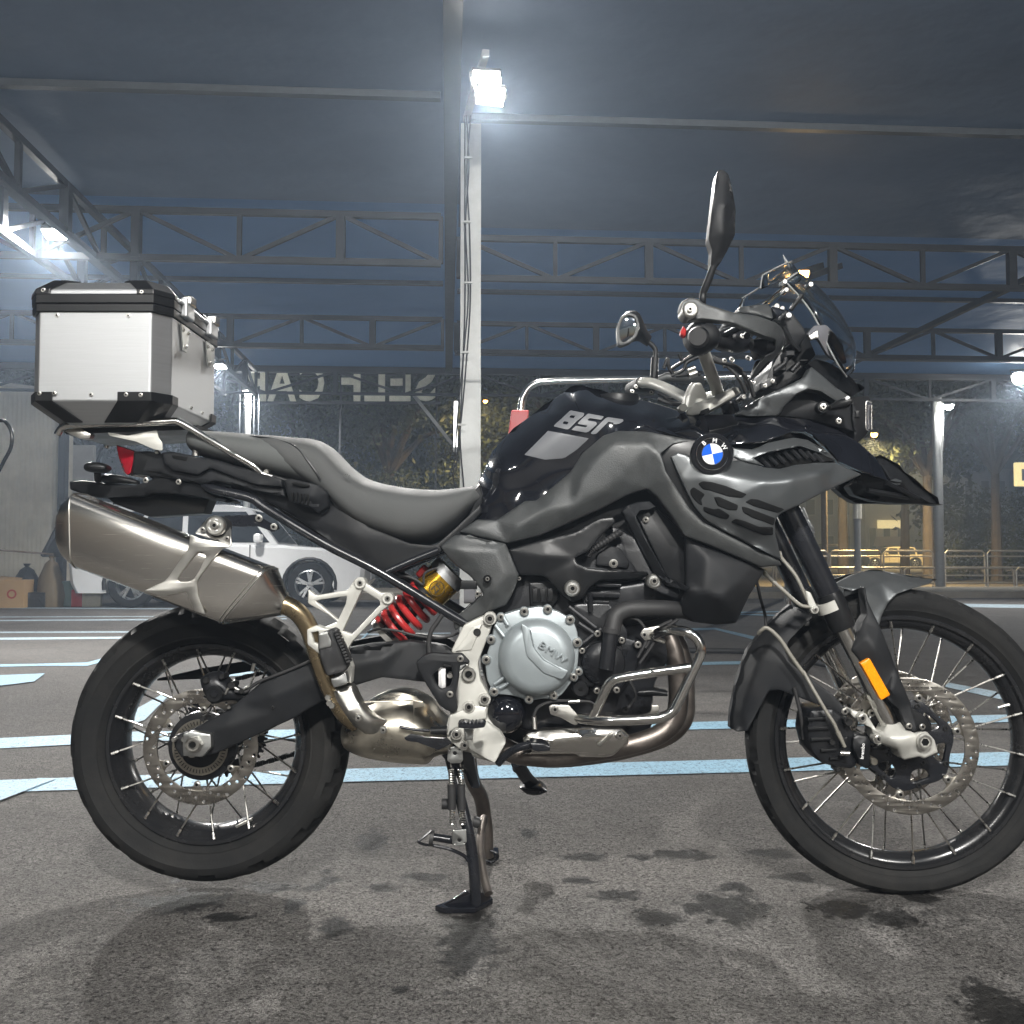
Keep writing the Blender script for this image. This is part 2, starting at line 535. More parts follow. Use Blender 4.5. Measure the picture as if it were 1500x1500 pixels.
def lathe_mesh(prof, seg=48, ax='Y'):
    """prof [(radius, along-axis)] open profile, revolved about Y (local)"""
    V, Fc = [], []; n = len(prof)
    for k in range(seg):
        a = 2 * pi * k / seg
        for r, y in prof: V.append((r * cos(a), y, r * sin(a)))
    for k in range(seg):
        k2 = (k + 1) % seg
        for i in range(n - 1):
            Fc.append([k * n + i, k * n + i + 1, k2 * n + i + 1, k2 * n + i])
    me = mesh(V, Fc)
    bm = bmesh.new(); bm.from_mesh(me); bmesh.ops.remove_doubles(bm, verts=bm.verts, dist=1e-6)
    bmesh.ops.recalc_face_normals(bm, faces=bm.faces); bm.to_mesh(me); bm.free()
    return me
def lathe(name, prof, c, m, parent=None, seg=48, rot=None, smooth=35):
    o = link(name, lathe_mesh(prof, seg), m, None, smooth)
    o.location = c
    if rot: o.rotation_euler = rot
    if parent is not None: adopt(o, parent)
    return o
def cyl(name, px, py, rpx, y0, y1, m, parent=None, seg=28, ch=.0015, hole=0):
    """cylinder along the depth axis; radius in pixels read at y0"""
    r = rpx * mpp(y0); h = hole * mpp(y0)
    pr = [(h, y1 - y0), (r, y1 - y0), (r, ch), (r - ch, 0), (h, 0)] if not h else [(h, y1 - y0), (r, y1 - y0), (r, ch), (r - ch, 0), (h + ch * .5, 0), (h, ch), (h, y1 - y0)]
    return lathe(name, pr, P(px, py, y0), m, parent, seg)
def box_mesh(sx, sy, sz, c=(0, 0, 0)):
    V = [(c[0] + a * sx / 2, c[1] + b * sy / 2, c[2] + d * sz / 2) for a in (-1, 1) for b in (-1, 1) for d in (-1, 1)]
    return mesh(V, [(0, 1, 3, 2), (4, 6, 7, 5), (0, 4, 5, 1), (2, 3, 7, 6), (0, 2, 6, 4), (1, 5, 7, 3)])
def box(name, lo, hi, m, parent=None, bev=0, seg=2):
    s = [abs(b - a) for a, b in zip(lo, hi)]; c = [(a + b) / 2 for a, b in zip(lo, hi)]
    o = link(name, box_mesh(*s), m, None, 0)
    o.location = c
    if bev: bevel(o, bev, seg)
    if parent is not None: adopt(o, parent)
    return o
def bar_mesh(a, b, w, h):                      # rectangular bar between world points
    a, b = Vector(a), Vector(b); t = (b - a).normalized()
    up = Vector((0, 0, 1)) if abs(t.z) < .95 else Vector((1, 0, 0))
    s = t.cross(up).normalized(); u = s.cross(t).normalized()
    V = [p + s * i * w / 2 + u * j * h / 2 for p in (a, b) for i, j in ((-1, -1), (1, -1), (1, 1), (-1, 1))]
    return mesh(V, [(3, 2, 1, 0), (4, 5, 6, 7), (0, 1, 5, 4), (1, 2, 6, 5), (2, 3, 7, 6), (3, 0, 4, 7)])
def bar(name, a, b, w, h, m, parent=None):
    return link(name, bar_mesh(a, b, w, h), m, parent, 0)

# shared bolt meshes: socket head with a recessed hexagon
def bolt_mesh():
    V, Fc = [], []; n = 18
    def ring(r, y, k=n):
        b = len(V)
        for i in range(n): V.append((r * cos(2 * pi * i / n), y, r * sin(2 * pi * i / n)))
        return b
    rs = [ring(1.28, .75), ring(1.28, .55), ring(1.02, .52), ring(1.0, .1), ring(.86, 0), ring(.52, 0), ring(.48, .45)]
    for a, b in zip(rs, rs[1:]):
        for i in range(n): Fc.append([a + i, a + (i + 1) % n, b + (i + 1) % n, b + i])
    me = mesh(V, Fc + [[rs[-1] + i for i in range(n)]])
    me.materials.append(M['bolt']); me.materials.append(M['hole'])
    fix_normals(me)
    for p in me.polygons:
        if len(p.vertices) > 4 or all(v >= rs[-2] for v in p.vertices): p.material_index = 1
    me.polygons.foreach_set('use_smooth', [True] * len(me.polygons)); me.set_sharp_from_angle(angle=radians(30))
    return me
BOLT = bolt_mesh()
BOLT_D = BOLT.copy(); BOLT_D.materials[0] = M['dark_bolt']
def bolt(px, py, Y, rpx, parent, dark=False, name='bolt'):
    o = bpy.data.objects.new(name, BOLT_D if dark else BOLT); COL.objects.link(o)
    k = rpx * mpp(Y) / 1.28
    o.location = P(px, py, Y); o.scale = (k, k, k)
    o.rotation_euler = (0, random.random() * 6, 0)
    adopt(o, parent); return o
def text_mesh(s, size, depth, bold=0.0, shear=0.0, space=1.0):
    cu = bpy.data.curves.new('text', 'FONT'); cu.body = s; cu.size = size; cu.extrude = depth / 2; cu.align_x = 'CENTER'; cu.align_y = 'CENTER'
    cu.offset = bold; cu.shear = shear; cu.space_character = space; cu.resolution_u = 3
    o = bpy.data.objects.new('text', cu); COL.objects.link(o)
    dg = bpy.context.evaluated_depsgraph_get(); dg.update()
    me = bpy.data.meshes.new_from_object(o.evaluated_get(dg))
    bpy.data.objects.remove(o); bpy.data.curves.remove(cu)
    me.materials.clear()
    return me
def text(name, s, px, py, Y, hpx, m, parent=None, depth=.0008, ang=0, bold=0., shear=0., sx=1., space=1., rz=0):
    """lettering facing the camera side; hpx = cap height in pixels; ang clockwise degrees"""
    size = hpx * mpp(Y) / .70
    me = text_mesh(s, size, depth, bold * size, shear, space)
    o = link(name, me, m, None, 0)
    o.location = P(px, py, Y); o.scale = (sx, 1, 1)
    o.rotation_euler = Euler((pi / 2, radians(ang), rz), 'XYZ')
    # Euler XYZ: stand the text up, then turn it in the picture plane
    o.rotation_euler = (Matrix.Rotation(rz, 3, 'Z') @ Matrix.Rotation(radians(ang), 3, 'Y') @ Matrix.Rotation(pi / 2, 3, 'X')).to_euler()
    if parent is not None: adopt(o, parent)
    return o

# ================================================================ THE PLACE
YAW = radians(3.8)
UX, VX = Vector((cos(YAW), sin(YAW), 0)), Vector((-sin(YAW), cos(YAW), 0))
ORG = Vector((0, CAMY, 0))
def C(a, b, z): return ORG + UX * a + VX * b + Vector((0, 0, z))      # canopy / car-park axes
def cbox_mesh(a0, a1, b0, b1, z0, z1):
    V = [C(a, b, z) for a in (a0, a1) for b in (b0, b1) for z in (z0, z1)]
    return fix_normals(mesh(V, [(0, 1, 3, 2), (4, 6, 7, 5), (0, 4, 5, 1), (2, 3, 7, 6), (0, 2, 6, 4), (1, 5, 7, 3)]))
def cbox(name, a0, a1, b0, b1, z0, z1, m, parent=None, bev=0):
    o = link(name, cbox_mesh(a0, a1, b0, b1, z0, z1), m, parent, 0)
    if bev: bevel(o, bev)
    return o

# ---- asphalt: pale stones, dark pits between them, damp patches with their own shape
def asphalt():
    m = bpy.data.materials.new('asphalt'); m.use_nodes = True
    nt = m.node_tree; nd = nt.nodes; L = nt.links.new; b = nd['Principled BSDF']
    tc = nd.new('ShaderNodeTexCoord')
    def noise(scale, det=4, rough=.6):
        n = nd.new('ShaderNodeTexNoise'); n.inputs['Scale'].default_value = scale; n.inputs['Detail'].default_value = det
        n.inputs['Roughness'].default_value = rough; L(tc.outputs['Object'], n.inputs['Vector']); return n.outputs['Fac']
    def rng(v, a, c, lo=0, hi=1):
        r = nd.new('ShaderNodeMapRange'); r.inputs[1].default_value = a; r.inputs[2].default_value = c
        r.inputs[3].default_value = lo; r.inputs[4].default_value = hi; L(v, r.inputs[0]); return r.outputs[0]
    def math_(op, x, y=None):
        n = nd.new('ShaderNodeMath'); n.operation = op
        for i, v in enumerate((x, y)):
            if v is None: continue
            if isinstance(v, (int, float)): n.inputs[i].default_value = v
            else: L(v, n.inputs[i])
        return n.outputs[0]
    def mix(f, x, y):
        n = nd.new('ShaderNodeMix'); n.data_type = 'RGBA'
        if isinstance(f, (int, float)): n.inputs[0].default_value = f
        else: L(f, n.inputs[0])
        for i, v in ((6, x), (7, y)):
            if isinstance(v, tuple): n.inputs[i].default_value = (*v, 1)
            else: L(v, n.inputs[i])
        return n.outputs[2]
    # warped coordinates so the stones are ragged
    wn_ = nd.new('ShaderNodeTexNoise'); wn_.inputs['Scale'].default_value = 60; wn_.inputs['Detail'].default_value = 3
    L(tc.outputs['Object'], wn_.inputs['Vector'])
    add = nd.new('ShaderNodeVectorMath'); add.operation = 'MULTIPLY_ADD'
    L(wn_.outputs['Color'], add.inputs[0]); add.inputs[1].default_value = (.016, .016, .016); L(tc.outputs['Object'], add.inputs[2])
    vo = nd.new('ShaderNodeTexVoronoi'); vo.feature = 'DISTANCE_TO_EDGE'; vo.inputs['Scale'].default_value = 92
    L(add.outputs[0], vo.inputs['Vector'])
    vc = nd.new('ShaderNodeTexVoronoi'); vc.inputs['Scale'].default_value = 190; L(add.outputs[0], vc.inputs['Vector'])
    pit = rng(vo.outputs['Distance'], .02, .16)                 # 0 in the joints, 1 on the stones
    worn = rng(noise(26, 5, .7), .36, .62)                      # where the joints are filled with fines
    crev = rng(noise(84, 7, .74), .335, .455)                    # ragged crevices between the stones
    crev2 = rng(noise(210, 4, .7), .33, .45)
    pitw = math_('MULTIPLY', math_('MULTIPLY', crev, math_('MAXIMUM', crev2, .45)), math_('MAXIMUM', pit, math_('ADD', math_('MULTIPLY', worn, .35), .6)))
    sep = nd.new('ShaderNodeSeparateColor'); L(vc.outputs['Color'], sep.inputs[0])
    stone = mix(sep.outputs[0], (.102, .098, .094), (.235, .223, .212))
    tint = mix(rng(noise(.9, 4), .35, .68), (.145, .132, .12), (.155, .150, .148))
    stone = mix(.35, stone, tint)
    fleck = rng(noise(340, 2), .68, .76)
    stone = mix(math_('MULTIPLY', fleck, .55), stone, (.36, .34, .31))
    base = mix(pitw, (.014, .0135, .013), stone)
    # dusty pale sweeps in the car park
    base = mix(math_('MULTIPLY', rng(noise(.45, 6, .7), .55, .72), .30), base, (.27, .255, .225))
    # damp: broad oily stain under the machine + individual drips
    dist = None
    spots = [(262, 1322, .085, .020), (332, 1344, .030, .011), (480, 1290, .020, .010), (462, 1299, .022, .010), (478, 1276, .014, .007), (430, 1325, .018, .014), (258, 1290, .010, .006), (267, 1303, .010, .005),
             (490, 1358, .026, .020), (775, 1220, .018, .018), (1000, 1252, .060, .016), (1070, 1330, .075, .030), (1025, 1328, .030, .010), (1232, 1330, .060, .018), (1350, 1315, .03, .01), (1478, 1490, .05, .04),
             (545, 1232, .030, .035), (588, 1450, .010, .008), (860, 1256, .05, .010), (690, 1375, .045, .06), (1080, 1300, .03, .012), (700, 1262, .03, .012), (940, 1255, .025, .01), (850, 1290, .030, .008), (905, 1312, .045, .012), (960, 1345, .05, .014), (1130, 1250, .05, .014), (1160, 1285, .04, .012), (620, 1285, .04, .01), (560, 1300, .03, .01), (400, 1300, .05, .012), (1300, 1345, .05, .016)]
    wv = nd.new('ShaderNodeTexNoise'); wv.inputs['Scale'].default_value = 22; wv.inputs['Detail'].default_value = 7; wv.inputs['Roughness'].default_value = .75
    L(tc.outputs['Object'], wv.inputs['Vector'])
    for px, py, rx, ry in spots:
        rx *= 1.5; ry *= 1.5
        g = G(px, py)
        mp = nd.new('ShaderNodeVectorMath'); mp.operation = 'SUBTRACT'; L(tc.outputs['Object'], mp.inputs[0]); mp.inputs[1].default_value = g
        ml = nd.new('ShaderNodeVectorMath'); ml.operation = 'MULTIPLY'; L(mp.outputs[0], ml.inputs[0]); ml.inputs[1].default_value = (1 / rx, 1 / (ry * 2.4), 0)
        ln = nd.new('ShaderNodeVectorMath'); ln.operation = 'LENGTH'; L(ml.outputs[0], ln.inputs[0])
        dist = ln.outputs['Value'] if dist is None else math_('MINIMUM', dist, ln.outputs['Value'])
    ragged = math_('ADD', dist, rng(wv.outputs['Fac'], .25, .75, -.9, .9))
    wet = rng(ragged, 1.0, .7)
    wet_dark = math_('MULTIPLY', wet, .88)
    base = mix(wet_dark, base, (.007, .007, .007))
    damp = math_('MULTIPLY', rng(noise(2.2, 9, .82), .48, .64), .58)
    base = mix(damp, base, (.045, .042, .038))
    L(base, b.inputs['Base Color']); b.inputs['Specular IOR Level'].default_value = .16
    rough = math_('SUBTRACT', math_('SUBTRACT', .82, math_('MULTIPLY', wet, .42)), math_('MULTIPLY', damp, .3))
    L(rough, b.inputs['Roughness'])
    h = math_('ADD', math_('MULTIPLY', pitw, .7), math_('MULTIPLY', noise(420, 3), .5))
    h = math_('ADD', h, math_('MULTIPLY', noise(30, 4), .5))
    bp = nd.new('ShaderNodeBump'); bp.inputs['Strength'].default_value = 1.0; bp.inputs['Distance'].default_value = .007
    L(h, bp.inputs['Height']); L(bp.outputs[0], b.inputs['Normal'])
    return m
M['asphalt'] = asphalt()
g = link('ground', mesh([(-250, -60, 0), (250, -60, 0), (250, 400, 0), (-250, 400, 0)], [(0, 1, 2, 3)]), 'asphalt')
tag(g, kind='structure')

def worn_paint(name, col, worn):
    m = mat(name, col, .6, 0, var=.12, vscale=40)
    nt = m.node_tree; nd = nt.nodes; L = nt.links.new; b = nd['Principled BSDF']
    tc = nd.new('ShaderNodeTexCoord'); n = nd.new('ShaderNodeTexNoise'); n.inputs['Scale'].default_value = 120; n.inputs['Detail'].default_value = 6; n.inputs['Roughness'].default_value = .75
    L(tc.outputs['Object'], n.inputs['Vector'])
    r = nd.new('ShaderNodeMapRange'); r.inputs[1].default_value = worn; r.inputs[2].default_value = worn + .10
    L(n.outputs['Fac'], r.inputs[0]); L(r.outputs[0], b.inputs['Alpha'])
    bp = nd.new('ShaderNodeBump'); bp.inputs['Strength'].default_value = .5; bp.inputs['Distance'].default_value = .003
    L(n.outputs['Fac'], bp.inputs['Height']); L(bp.outputs[0], b.inputs['Normal'])
    return m
M['line_blue'] = worn_paint('worn_blue_paint', (.20, .345, .45), .36)
M['line_white'] = worn_paint('worn_pale_paint', (.36, .45, .51), .39)

def gline(pts, name='parking_line', m='line_blue', z=.004):
    """painted strip through photo points (px, py_top, py_bottom)"""
    V, Fc = [], []
    for x, t, bt in pts:
        p, q = G(x, t), G(x, bt); V += [Vector((p.x, p.y, z)), Vector((q.x, q.y, z))]
    for i in range(len(pts) - 1): Fc.append([2 * i, 2 * i + 1, 2 * i + 3, 2 * i + 2])
    o = link(name, fix_normals(mesh(V, Fc)), m, None, 0); tag(o, kind='structure'); return o
gline([(-160, 1150, 1170), (60, 1142, 1160), (497, 1128, 1147), (1000, 1116, 1135), (1470, 1103, 1123), (1800, 1096, 1114)])
gline([(-200, 1092, 1108), (200, 1073, 1087), (500, 1069, 1082), (1005, 1059, 1070), (1470, 1048, 1059), (1700, 1044, 1054)])
def gpoly(pts, m='line_blue', z=.008):
    V = [Vector((G(x, y).x, G(x, y).y, z)) for x, y in pts]
    o = link('parking_line', fix_normals(mesh(V, [list(range(len(V)))])), m, None, 0); tag(o, kind='structure'); return o
gpoly([(56, 1143), (84, 1143), (0, 1176), (-60, 1195), (-60, 1180), (0, 1163)])
gpoly([(-30, 992), (66, 988), (50, 1000), (-30, 1010)])
gpoly([(200, 1040), (238, 1018), (246, 1022), (212, 1056), (196, 1062)], z=.006)
gpoly([(330, 984), (372, 980), (372, 990), (330, 993)])
gline([(-60, 975, 979), (60, 973, 976), (128, 971, 976), (200, 951, 957), (330, 944, 948)])
gline([(-60, 935, 938.5), (200, 933, 936), (460, 930, 932.5), (660, 927, 929)], m='line_white')
gline([(-60, 926, 928), (200, 925, 927.3), (420, 923, 925)], m='line_white')
gline([(-60, 909, 910.6), (230, 907, 909), (420, 906, 907.5)], m='line_white')
gline([(-60, 904, 905), (230, 903, 904), (420, 902.5, 903.5)], m='line_white')
gline([(-60, 889.5, 891), (330, 892, 893.5)], m='line_white')
gline([(480, 985, 990), (545, 921, 924)], m='line_blue', z=.010)
gline([(920, 923, 927), (1048, 920, 923), (1110, 934, 939), (1180, 950, 956)])
gline([(900, 973, 977), (1100, 969, 973.5), (1200, 967, 971)])
gline([(1060, 897, 899), (1140, 895.5, 897), (1200, 895, 896.5)])
gline([(1085, 900, 902), (1150, 902, 904)], m='line_blue', z=.010)
gline([(1385, 1000, 1007), (1460, 1014, 1024), (1560, 1040, 1050)])
gline([(1370, 884, 889), (1560, 887, 892)], m='line_white')

# ---- forecourt of the street: pavement, far road
M['pave'] = mat('pale_pavement', (.30, .27, .22), .8, 0, bump=(60, .3, .004), vscale=3, var=.12)
kerb = cbox('pavement', -4.0, 60, 17.6, 20.5, .002, .12, 'pave'); tag(kerb, kind='structure')
M['street'] = mat('street_asphalt', (.05, .05, .052), .8, 0, vscale=1.0, var=.2)
st = cbox('street', -60, 90, 52, 74, .003, .006, 'street'); tag(st, kind='structure')

# ---- canopy
M['steel_dark'] = mat('dark_painted_steel', (.030, .034, .040), .55, 0, var=.12)
M['steel_blue'] = mat('blue_grey_steel', (.075, .085, .095), .5, .1, var=.10)
M['steel_grey'] = mat('grey_painted_steel', (.30, .31, .31), .5, .1, var=.08, dust=.15)
M['steel_white'] = mat('pale_painted_steel', (.46, .47, .46), .45, .1, var=.06, dust=.15)
def tarp(name, col, k):
    m = mat(name, col, .65, 0, var=.14, vscale=1.1, rvar=.05)
    nd = m.node_tree.nodes; L = m.node_tree.links.new; b = nd['Principled BSDF']
    tc = nd.new('ShaderNodeTexCoord'); n = nd.new('ShaderNodeTexNoise'); n.inputs['Scale'].default_value = .8; n.inputs['Detail'].default_value = 5
    L(tc.outputs['Object'], n.inputs['Vector'])
    bp = nd.new('ShaderNodeBump'); bp.inputs['Strength'].default_value = .5; bp.inputs['Distance'].default_value = .2
    L(n.outputs['Fac'], bp.inputs['Height']); L(bp.outputs[0], b.inputs['Normal'])
    tr = nd.new('ShaderNodeBsdfTranslucent'); tr.inputs['Color'].default_value = (*[min(1, c * 1.6) for c in col], 1)
    mx = nd.new('ShaderNodeMixShader'); mx.inputs[0].default_value = k
    L(b.outputs[0], mx.inputs[1]); L(tr.outputs[0], mx.inputs[2]); L(mx.outputs[0], nd['Material Output'].inputs['Surface'])
    return m
M['tarp'] = tarp('blue_tarpaulin', (.15, .26, .43), .58)
M['tarp_unlit'] = tarp('unlit_roof_tarp', (.165, .205, .265), .36)  # grey puts the unlit near part of the blue roof into the colour
RZ = 3.86
canopy = empty('canopy', C(.16, 6.5, 0))
tag(canopy, 'steel framed canopy with blue sheet roof on lattice trusses over the forecourt', 'canopy')
rl = link('roof_sheet', mesh([C(-15, -7, RZ), C(.1, -7, RZ), C(.1, 8.5, RZ), C(-15, 8.5, RZ)], [(0, 3, 2, 1)]), 'tarp_unlit', canopy, 0); rl['label'] = 'near roof sheet left of the middle beam, its unlit tone put into the colour'
rl2 = link('roof_sheet', mesh([C(-15, 8.5, RZ + .004), C(.1, 8.5, RZ + .004), C(.1, 16.0, RZ + .004), C(-15, 16.0, RZ + .004)], [(0, 3, 2, 1)]), 'tarp', canopy, 0); rl2['label'] = 'blue roof sheet left of the middle beam'
rr = link('roof_sheet', mesh([C(.1, -7, RZ + .002), C(18, -7, RZ + .002), C(18, 9.1, RZ + .002), C(.1, 9.1, RZ + .002)], [(0, 3, 2, 1)]), 'tarp_unlit', canopy, 0); rr['label'] = 'near roof sheet right of the middle beam, its unlit tone put into the colour'
rr2 = link('roof_sheet', mesh([C(.1, 9.1, RZ + .006), C(18, 9.1, RZ + .006), C(18, 16.0, RZ + .006), C(.1, 16.0, RZ + .006)], [(0, 3, 2, 1)]), 'tarp', canopy, 0); rr2['label'] = 'blue roof sheet right of the middle beam'
cbox('girder', -.03, .08, -7, 16, RZ - .10, RZ - .002, 'steel_dark', canopy)
cbox('fascia', -15, 18, 16.02, 16.10, RZ - .10, RZ + .10, 'steel_dark', canopy)
for b_ in (-4.5, -1.5, 2.2, 6.4, 10.9, 14.4):
    cbox('purlin', -15, -.05, b_, b_ + .06, RZ - .05, RZ - .003, 'steel_blue', canopy)
    cbox('purlin', .11, 18, b_ + .3, b_ + .36, RZ - .05, RZ - .003, 'steel_blue', canopy)
def truss(p0, p1, n, zt, zb, flip=0, w=.055):
    """Warren truss with verticals from p0 to p1 in (a, b)"""
    p0, p1 = Vector(p0), Vector(p1)
    t = link('truss', bar_mesh(C(*p0, zt), C(*p1, zt), w, w), 'steel_dark', canopy, 0)
    link('bottom_chord', bar_mesh(C(*p0, zb), C(*p1, zb), w, w), 'steel_dark', t, 0)
    for i in range(n + 1):
        q = p0.lerp(p1, i / n)
        ww = .075 if i % 2 == 0 else .04
        link('post', bar_mesh(C(*q, zb), C(*q, zt), ww, ww), 'steel_dark', t, 0)
        if i < n:
            q2 = p0.lerp(p1, (i + 1) / n)
            up = (i + flip) % 2
            link('brace', bar_mesh(C(*q, zb if up else zt), C(*q2, zt if up else zb), .035, .035), 'steel_dark', t, 0)
    return t
truss((-15, 8.6), (-.06, 8.6), 17, RZ - .08, RZ - .50, 0)
truss((-15, 12.3), (-.06, 12.3), 17, RZ - .10, RZ - .46, 1)
truss((.12, 9.1), (18, 9.1), 20, RZ - .10, RZ - .48, 0)
truss((.12, 12.4), (18, 12.4), 20, RZ - .12, RZ - .48, 1)
truss((-15, 15.9), (18, 15.9), 30, RZ - .10, RZ - .46, 0, .045)
truss((-3.05, -6), (-3.05, 15.8), 25, RZ - .12, RZ - .50, 0)
truss((-3.55, -6), (-3.55, 15.8), 25, RZ - .12, RZ - .50, 1)
bar_ = link('longitudinal_tube', bar_mesh(C(5.7, -6, RZ - .36), C(5.7, 15.8, RZ - .36), .06, .06), 'steel_dark', canopy, 0)
# wind brace between the right trusses
link('brace', bar_mesh(C(3.1, 9.2, RZ - .45), C(3.9, 9.9, RZ - .05), .06, .06), 'steel_dark', canopy, 0)
link('brace', bar_mesh(C(3.3, 9.2, RZ - .45), C(4.1, 9.9, RZ - .05), .06, .06), 'steel_dark', canopy, 0)

# ---- posts with flood lamps
def hpost(a, b, w, name='canopy_post', m='steel_grey', h=RZ - .2, parent=None):
    """H-section steel column on a base plate"""
    mes = [cbox_mesh(a - w / 2, a + w / 2, b - w / 2, b - w / 2 + .012, 0.012, h), cbox_mesh(a - w / 2, a + w / 2, b + w / 2 - .012, b + w / 2, .012, h),
           cbox_mesh(a - .006, a + .006, b - w / 2 + .011, b + w / 2 - .011, .012, h)]
    o = link(name, join_meshes(mes), m, parent, 0)
    link('base_plate', cbox_mesh(a - w * .8, a + w * .8, b - w * .8, b + w * .8, 0, .012), m, o, 0)
    return o
post = hpost(.153, 6.5, .135, parent=canopy, m='steel_white')
link('joint_plate', cbox_mesh(.153 - .07, .153 + .07, 6.42, 6.432, 1.92, 1.935), 'steel_grey', post, 0)
for (a, b) in ((5.7, 15.9), (-3.3, -4.6), (3.6, -5.2), (-12, 15.9), (14, 16.7)):
    hpost(a, b, .14, parent=canopy)
M['lamp_face'] = mat('lamp_face', (1, 1, 1), .4, 0, var=0, rvar=0, emit=((1.0, .97, .90), 60))
M['lamp_warm'] = mat('warm_lamp_face', (1, .8, .5), .4, 0, var=0, rvar=0, emit=((1.0, .42, .07), 14))
M['lamp_body'] = mat('lamp_housing', (.25, .25, .25), .4, .6)
def floodlight(loc, aim, label, watts, size=.20, warm=False, spread=150, face_strength=None, cat='flood lamp', name='floodlight', blend=.6, col=None, globe=0):
    """finned housing, glass front that gives off the light, bracket"""
    root = empty(name, loc)
    tag(root, label, cat)
    d = Vector(aim).normalized(); q = d.to_track_quat('-Z', 'Y').to_euler()
    root.rotation_euler = q
    h = link('housing', box_mesh(size * 1.15, size * .8, size * .28, (0, 0, size * .15)), 'lamp_body', None, 0); bevel(h, .008); h.parent = root
    for k in range(5):
        f = link('cooling_fin', box_mesh(.006, size * .7, size * .16, (-size * .4 + k * size * .2, 0, size * .36)), 'lamp_body', None, 0); f.parent = root
    face = link('lens', box_mesh(size, size * .66, .006, (0, 0, -.004)), 'lamp_warm' if warm else 'lamp_face', None, 0); face.parent = root
    br = link('bracket', join_meshes([box_mesh(.008, .03, size * .7, (s * size * .6, 0, size * .4)) for s in (-1, 1)] + [box_mesh(size * 1.2, .03, .008, (0, 0, size * .75))]), 'lamp_body', None, 0); br.parent = root
    if globe:
        gb_ = link('bulb', lathe_mesh([(globe * sin(t), globe * cos(t)) for t in np.linspace(0.02, pi - .02, 9)], 14), 'lamp_warm' if warm else 'lamp_face', None, 60); gb_.parent = root; gb_.location = (0, 0, -globe * .5)
    ld = bpy.data.lights.new('flood', 'SPOT'); ld.energy = watts; ld.spot_size = radians(spread); ld.spot_blend = blend; ld.shadow_soft_size = size * .45
    ld.color = col or ((1.0, .70, .30) if warm else (1.0, .975, .93))
    lo = bpy.data.objects.new('flood', ld); COL.objects.link(lo); lo.parent = root; lo.location = (0, 0, -.03 - globe * 1.6)
    return root
LP = P(712, 118, 3.30); LP2 = P(719, 141, 3.26)
floodlight(LP, (.08, -.72, -.70), 'upper of the two flood lamps at the top of the middle canopy post', 250, .15, spread=112)
floodlight(LP2, (.15, -.62, -.78), 'lower of the two flood lamps at the top of the middle canopy post', 250, .15, spread=112)
link('lamp_arm', bar_mesh(C(.12, 6.42, LP.z + .14), Vector((LP.x, LP.y - .05, LP.z + .14)), .04, .04), 'steel_grey', canopy, 0)
floodlight(P(80, 343, 5.9), (0, -.45, -.9), 'flood lamp under the left lattice girder above the aluminium case', 620, .17, spread=140)
floodlight(P(322, 537, 10.5), (-.15, -.35, -.9), 'small flood lamp just right of the aluminium case, under the far girder', 330, .15, spread=160)
floodlight(P(363, 571, 14.3), (.15, .35, -.9), 'flood lamp at the head of the pale lamp post behind the seat', 170, .15, globe=.07)
floodlight(P(1492, 551, 13.2), (-.1, -.5, -.85), 'flood lamp at the right edge under the far canopy truss', 300, .17, globe=.10)
# the lamps of the same canopy behind the photographer
floodlight(C(-2.4, -3.0, 3.3), (.18, .93, -.3), 'flood lamp behind the camera on the left canopy post', 110, .30, spread=178, blend=.25)
floodlight(C(2.9, -3.4, 3.3), (-.2, .93, -.3), 'flood lamp behind the camera on the right canopy post', 300, .30, spread=178, blend=.25)
floodlight(C(.2, -1.8, 3.6), (0, .35, -.95), 'flood lamp overhead behind the camera on the middle canopy beam', 600, .30, spread=165, blend=.25)
# warm lights
floodlight(P(1177, 401, 6.2), (0, -.8, -.6), 'small warm lamp seen through the top of the windscreen', 6, .09, True, name='warm_lamp', cat='lamp')
floodlight(P(1281, 634, 23.2), (.0, .45, -.9), 'small orange street lamp just right of the headlight', 1300, .14, True, globe=.085, name='warm_lamp', cat='lamp')
floodlight(P(711, 586, 20.0), (0, .6, -.8), 'tiny warm lamp in the trees right of the middle post', 160, .08, True, globe=.05, name='warm_lamp', cat='lamp')

slp = empty('street_lamp', (P(1345, 800, 60).x, 57, 0)); tag(slp, 'far street lamp post shining on the cream car across the street', 'street lamp')
link('pole', sweep_mesh([(P(1345, 800, 60).x, 57, 0), (P(1345, 800, 60).x, 57, 8), (P(1345, 800, 60).x - .6, 57.4, 8.5)], .07, 8), 'steel_grey', slp)
floodlight((P(1345, 800, 60).x - .8, 57.5, 8.4), (-.25, .15, -.95), 'warm lamp head of the far street lamp by the cream car', 5200, .3, True, name='warm_lamp', cat='lamp', spread=150)

# lamp post behind the seat with slim rods
lp = empty('lamp_post', (P(362, 600, 14.4).x, 14.4, 0)); tag(lp, 'pale lamp post with slim rods beside it behind the seat', 'lamp post')
x0 = P(362, 600, 14.4).x
link('pole', sweep_mesh([(x0, 14.45, 0), (x0, 14.45, P(0, 578, 14.45).z)], .055, 16, smooth=False), 'steel_white', lp)
for px in (350, 356.5, 371, 378):
    xx = P(px, 600, 14.45).x
    link('rod', sweep_mesh([(xx, 14.5, 0), (xx, 14.5, P(0, 578, 14.5).z)], .010, 6, smooth=False), 'steel_blue', lp)
link('crosspiece', bar_mesh(P(344, 575, 14.5), P(384, 575, 14.5), .05, .05), 'steel_grey', lp)

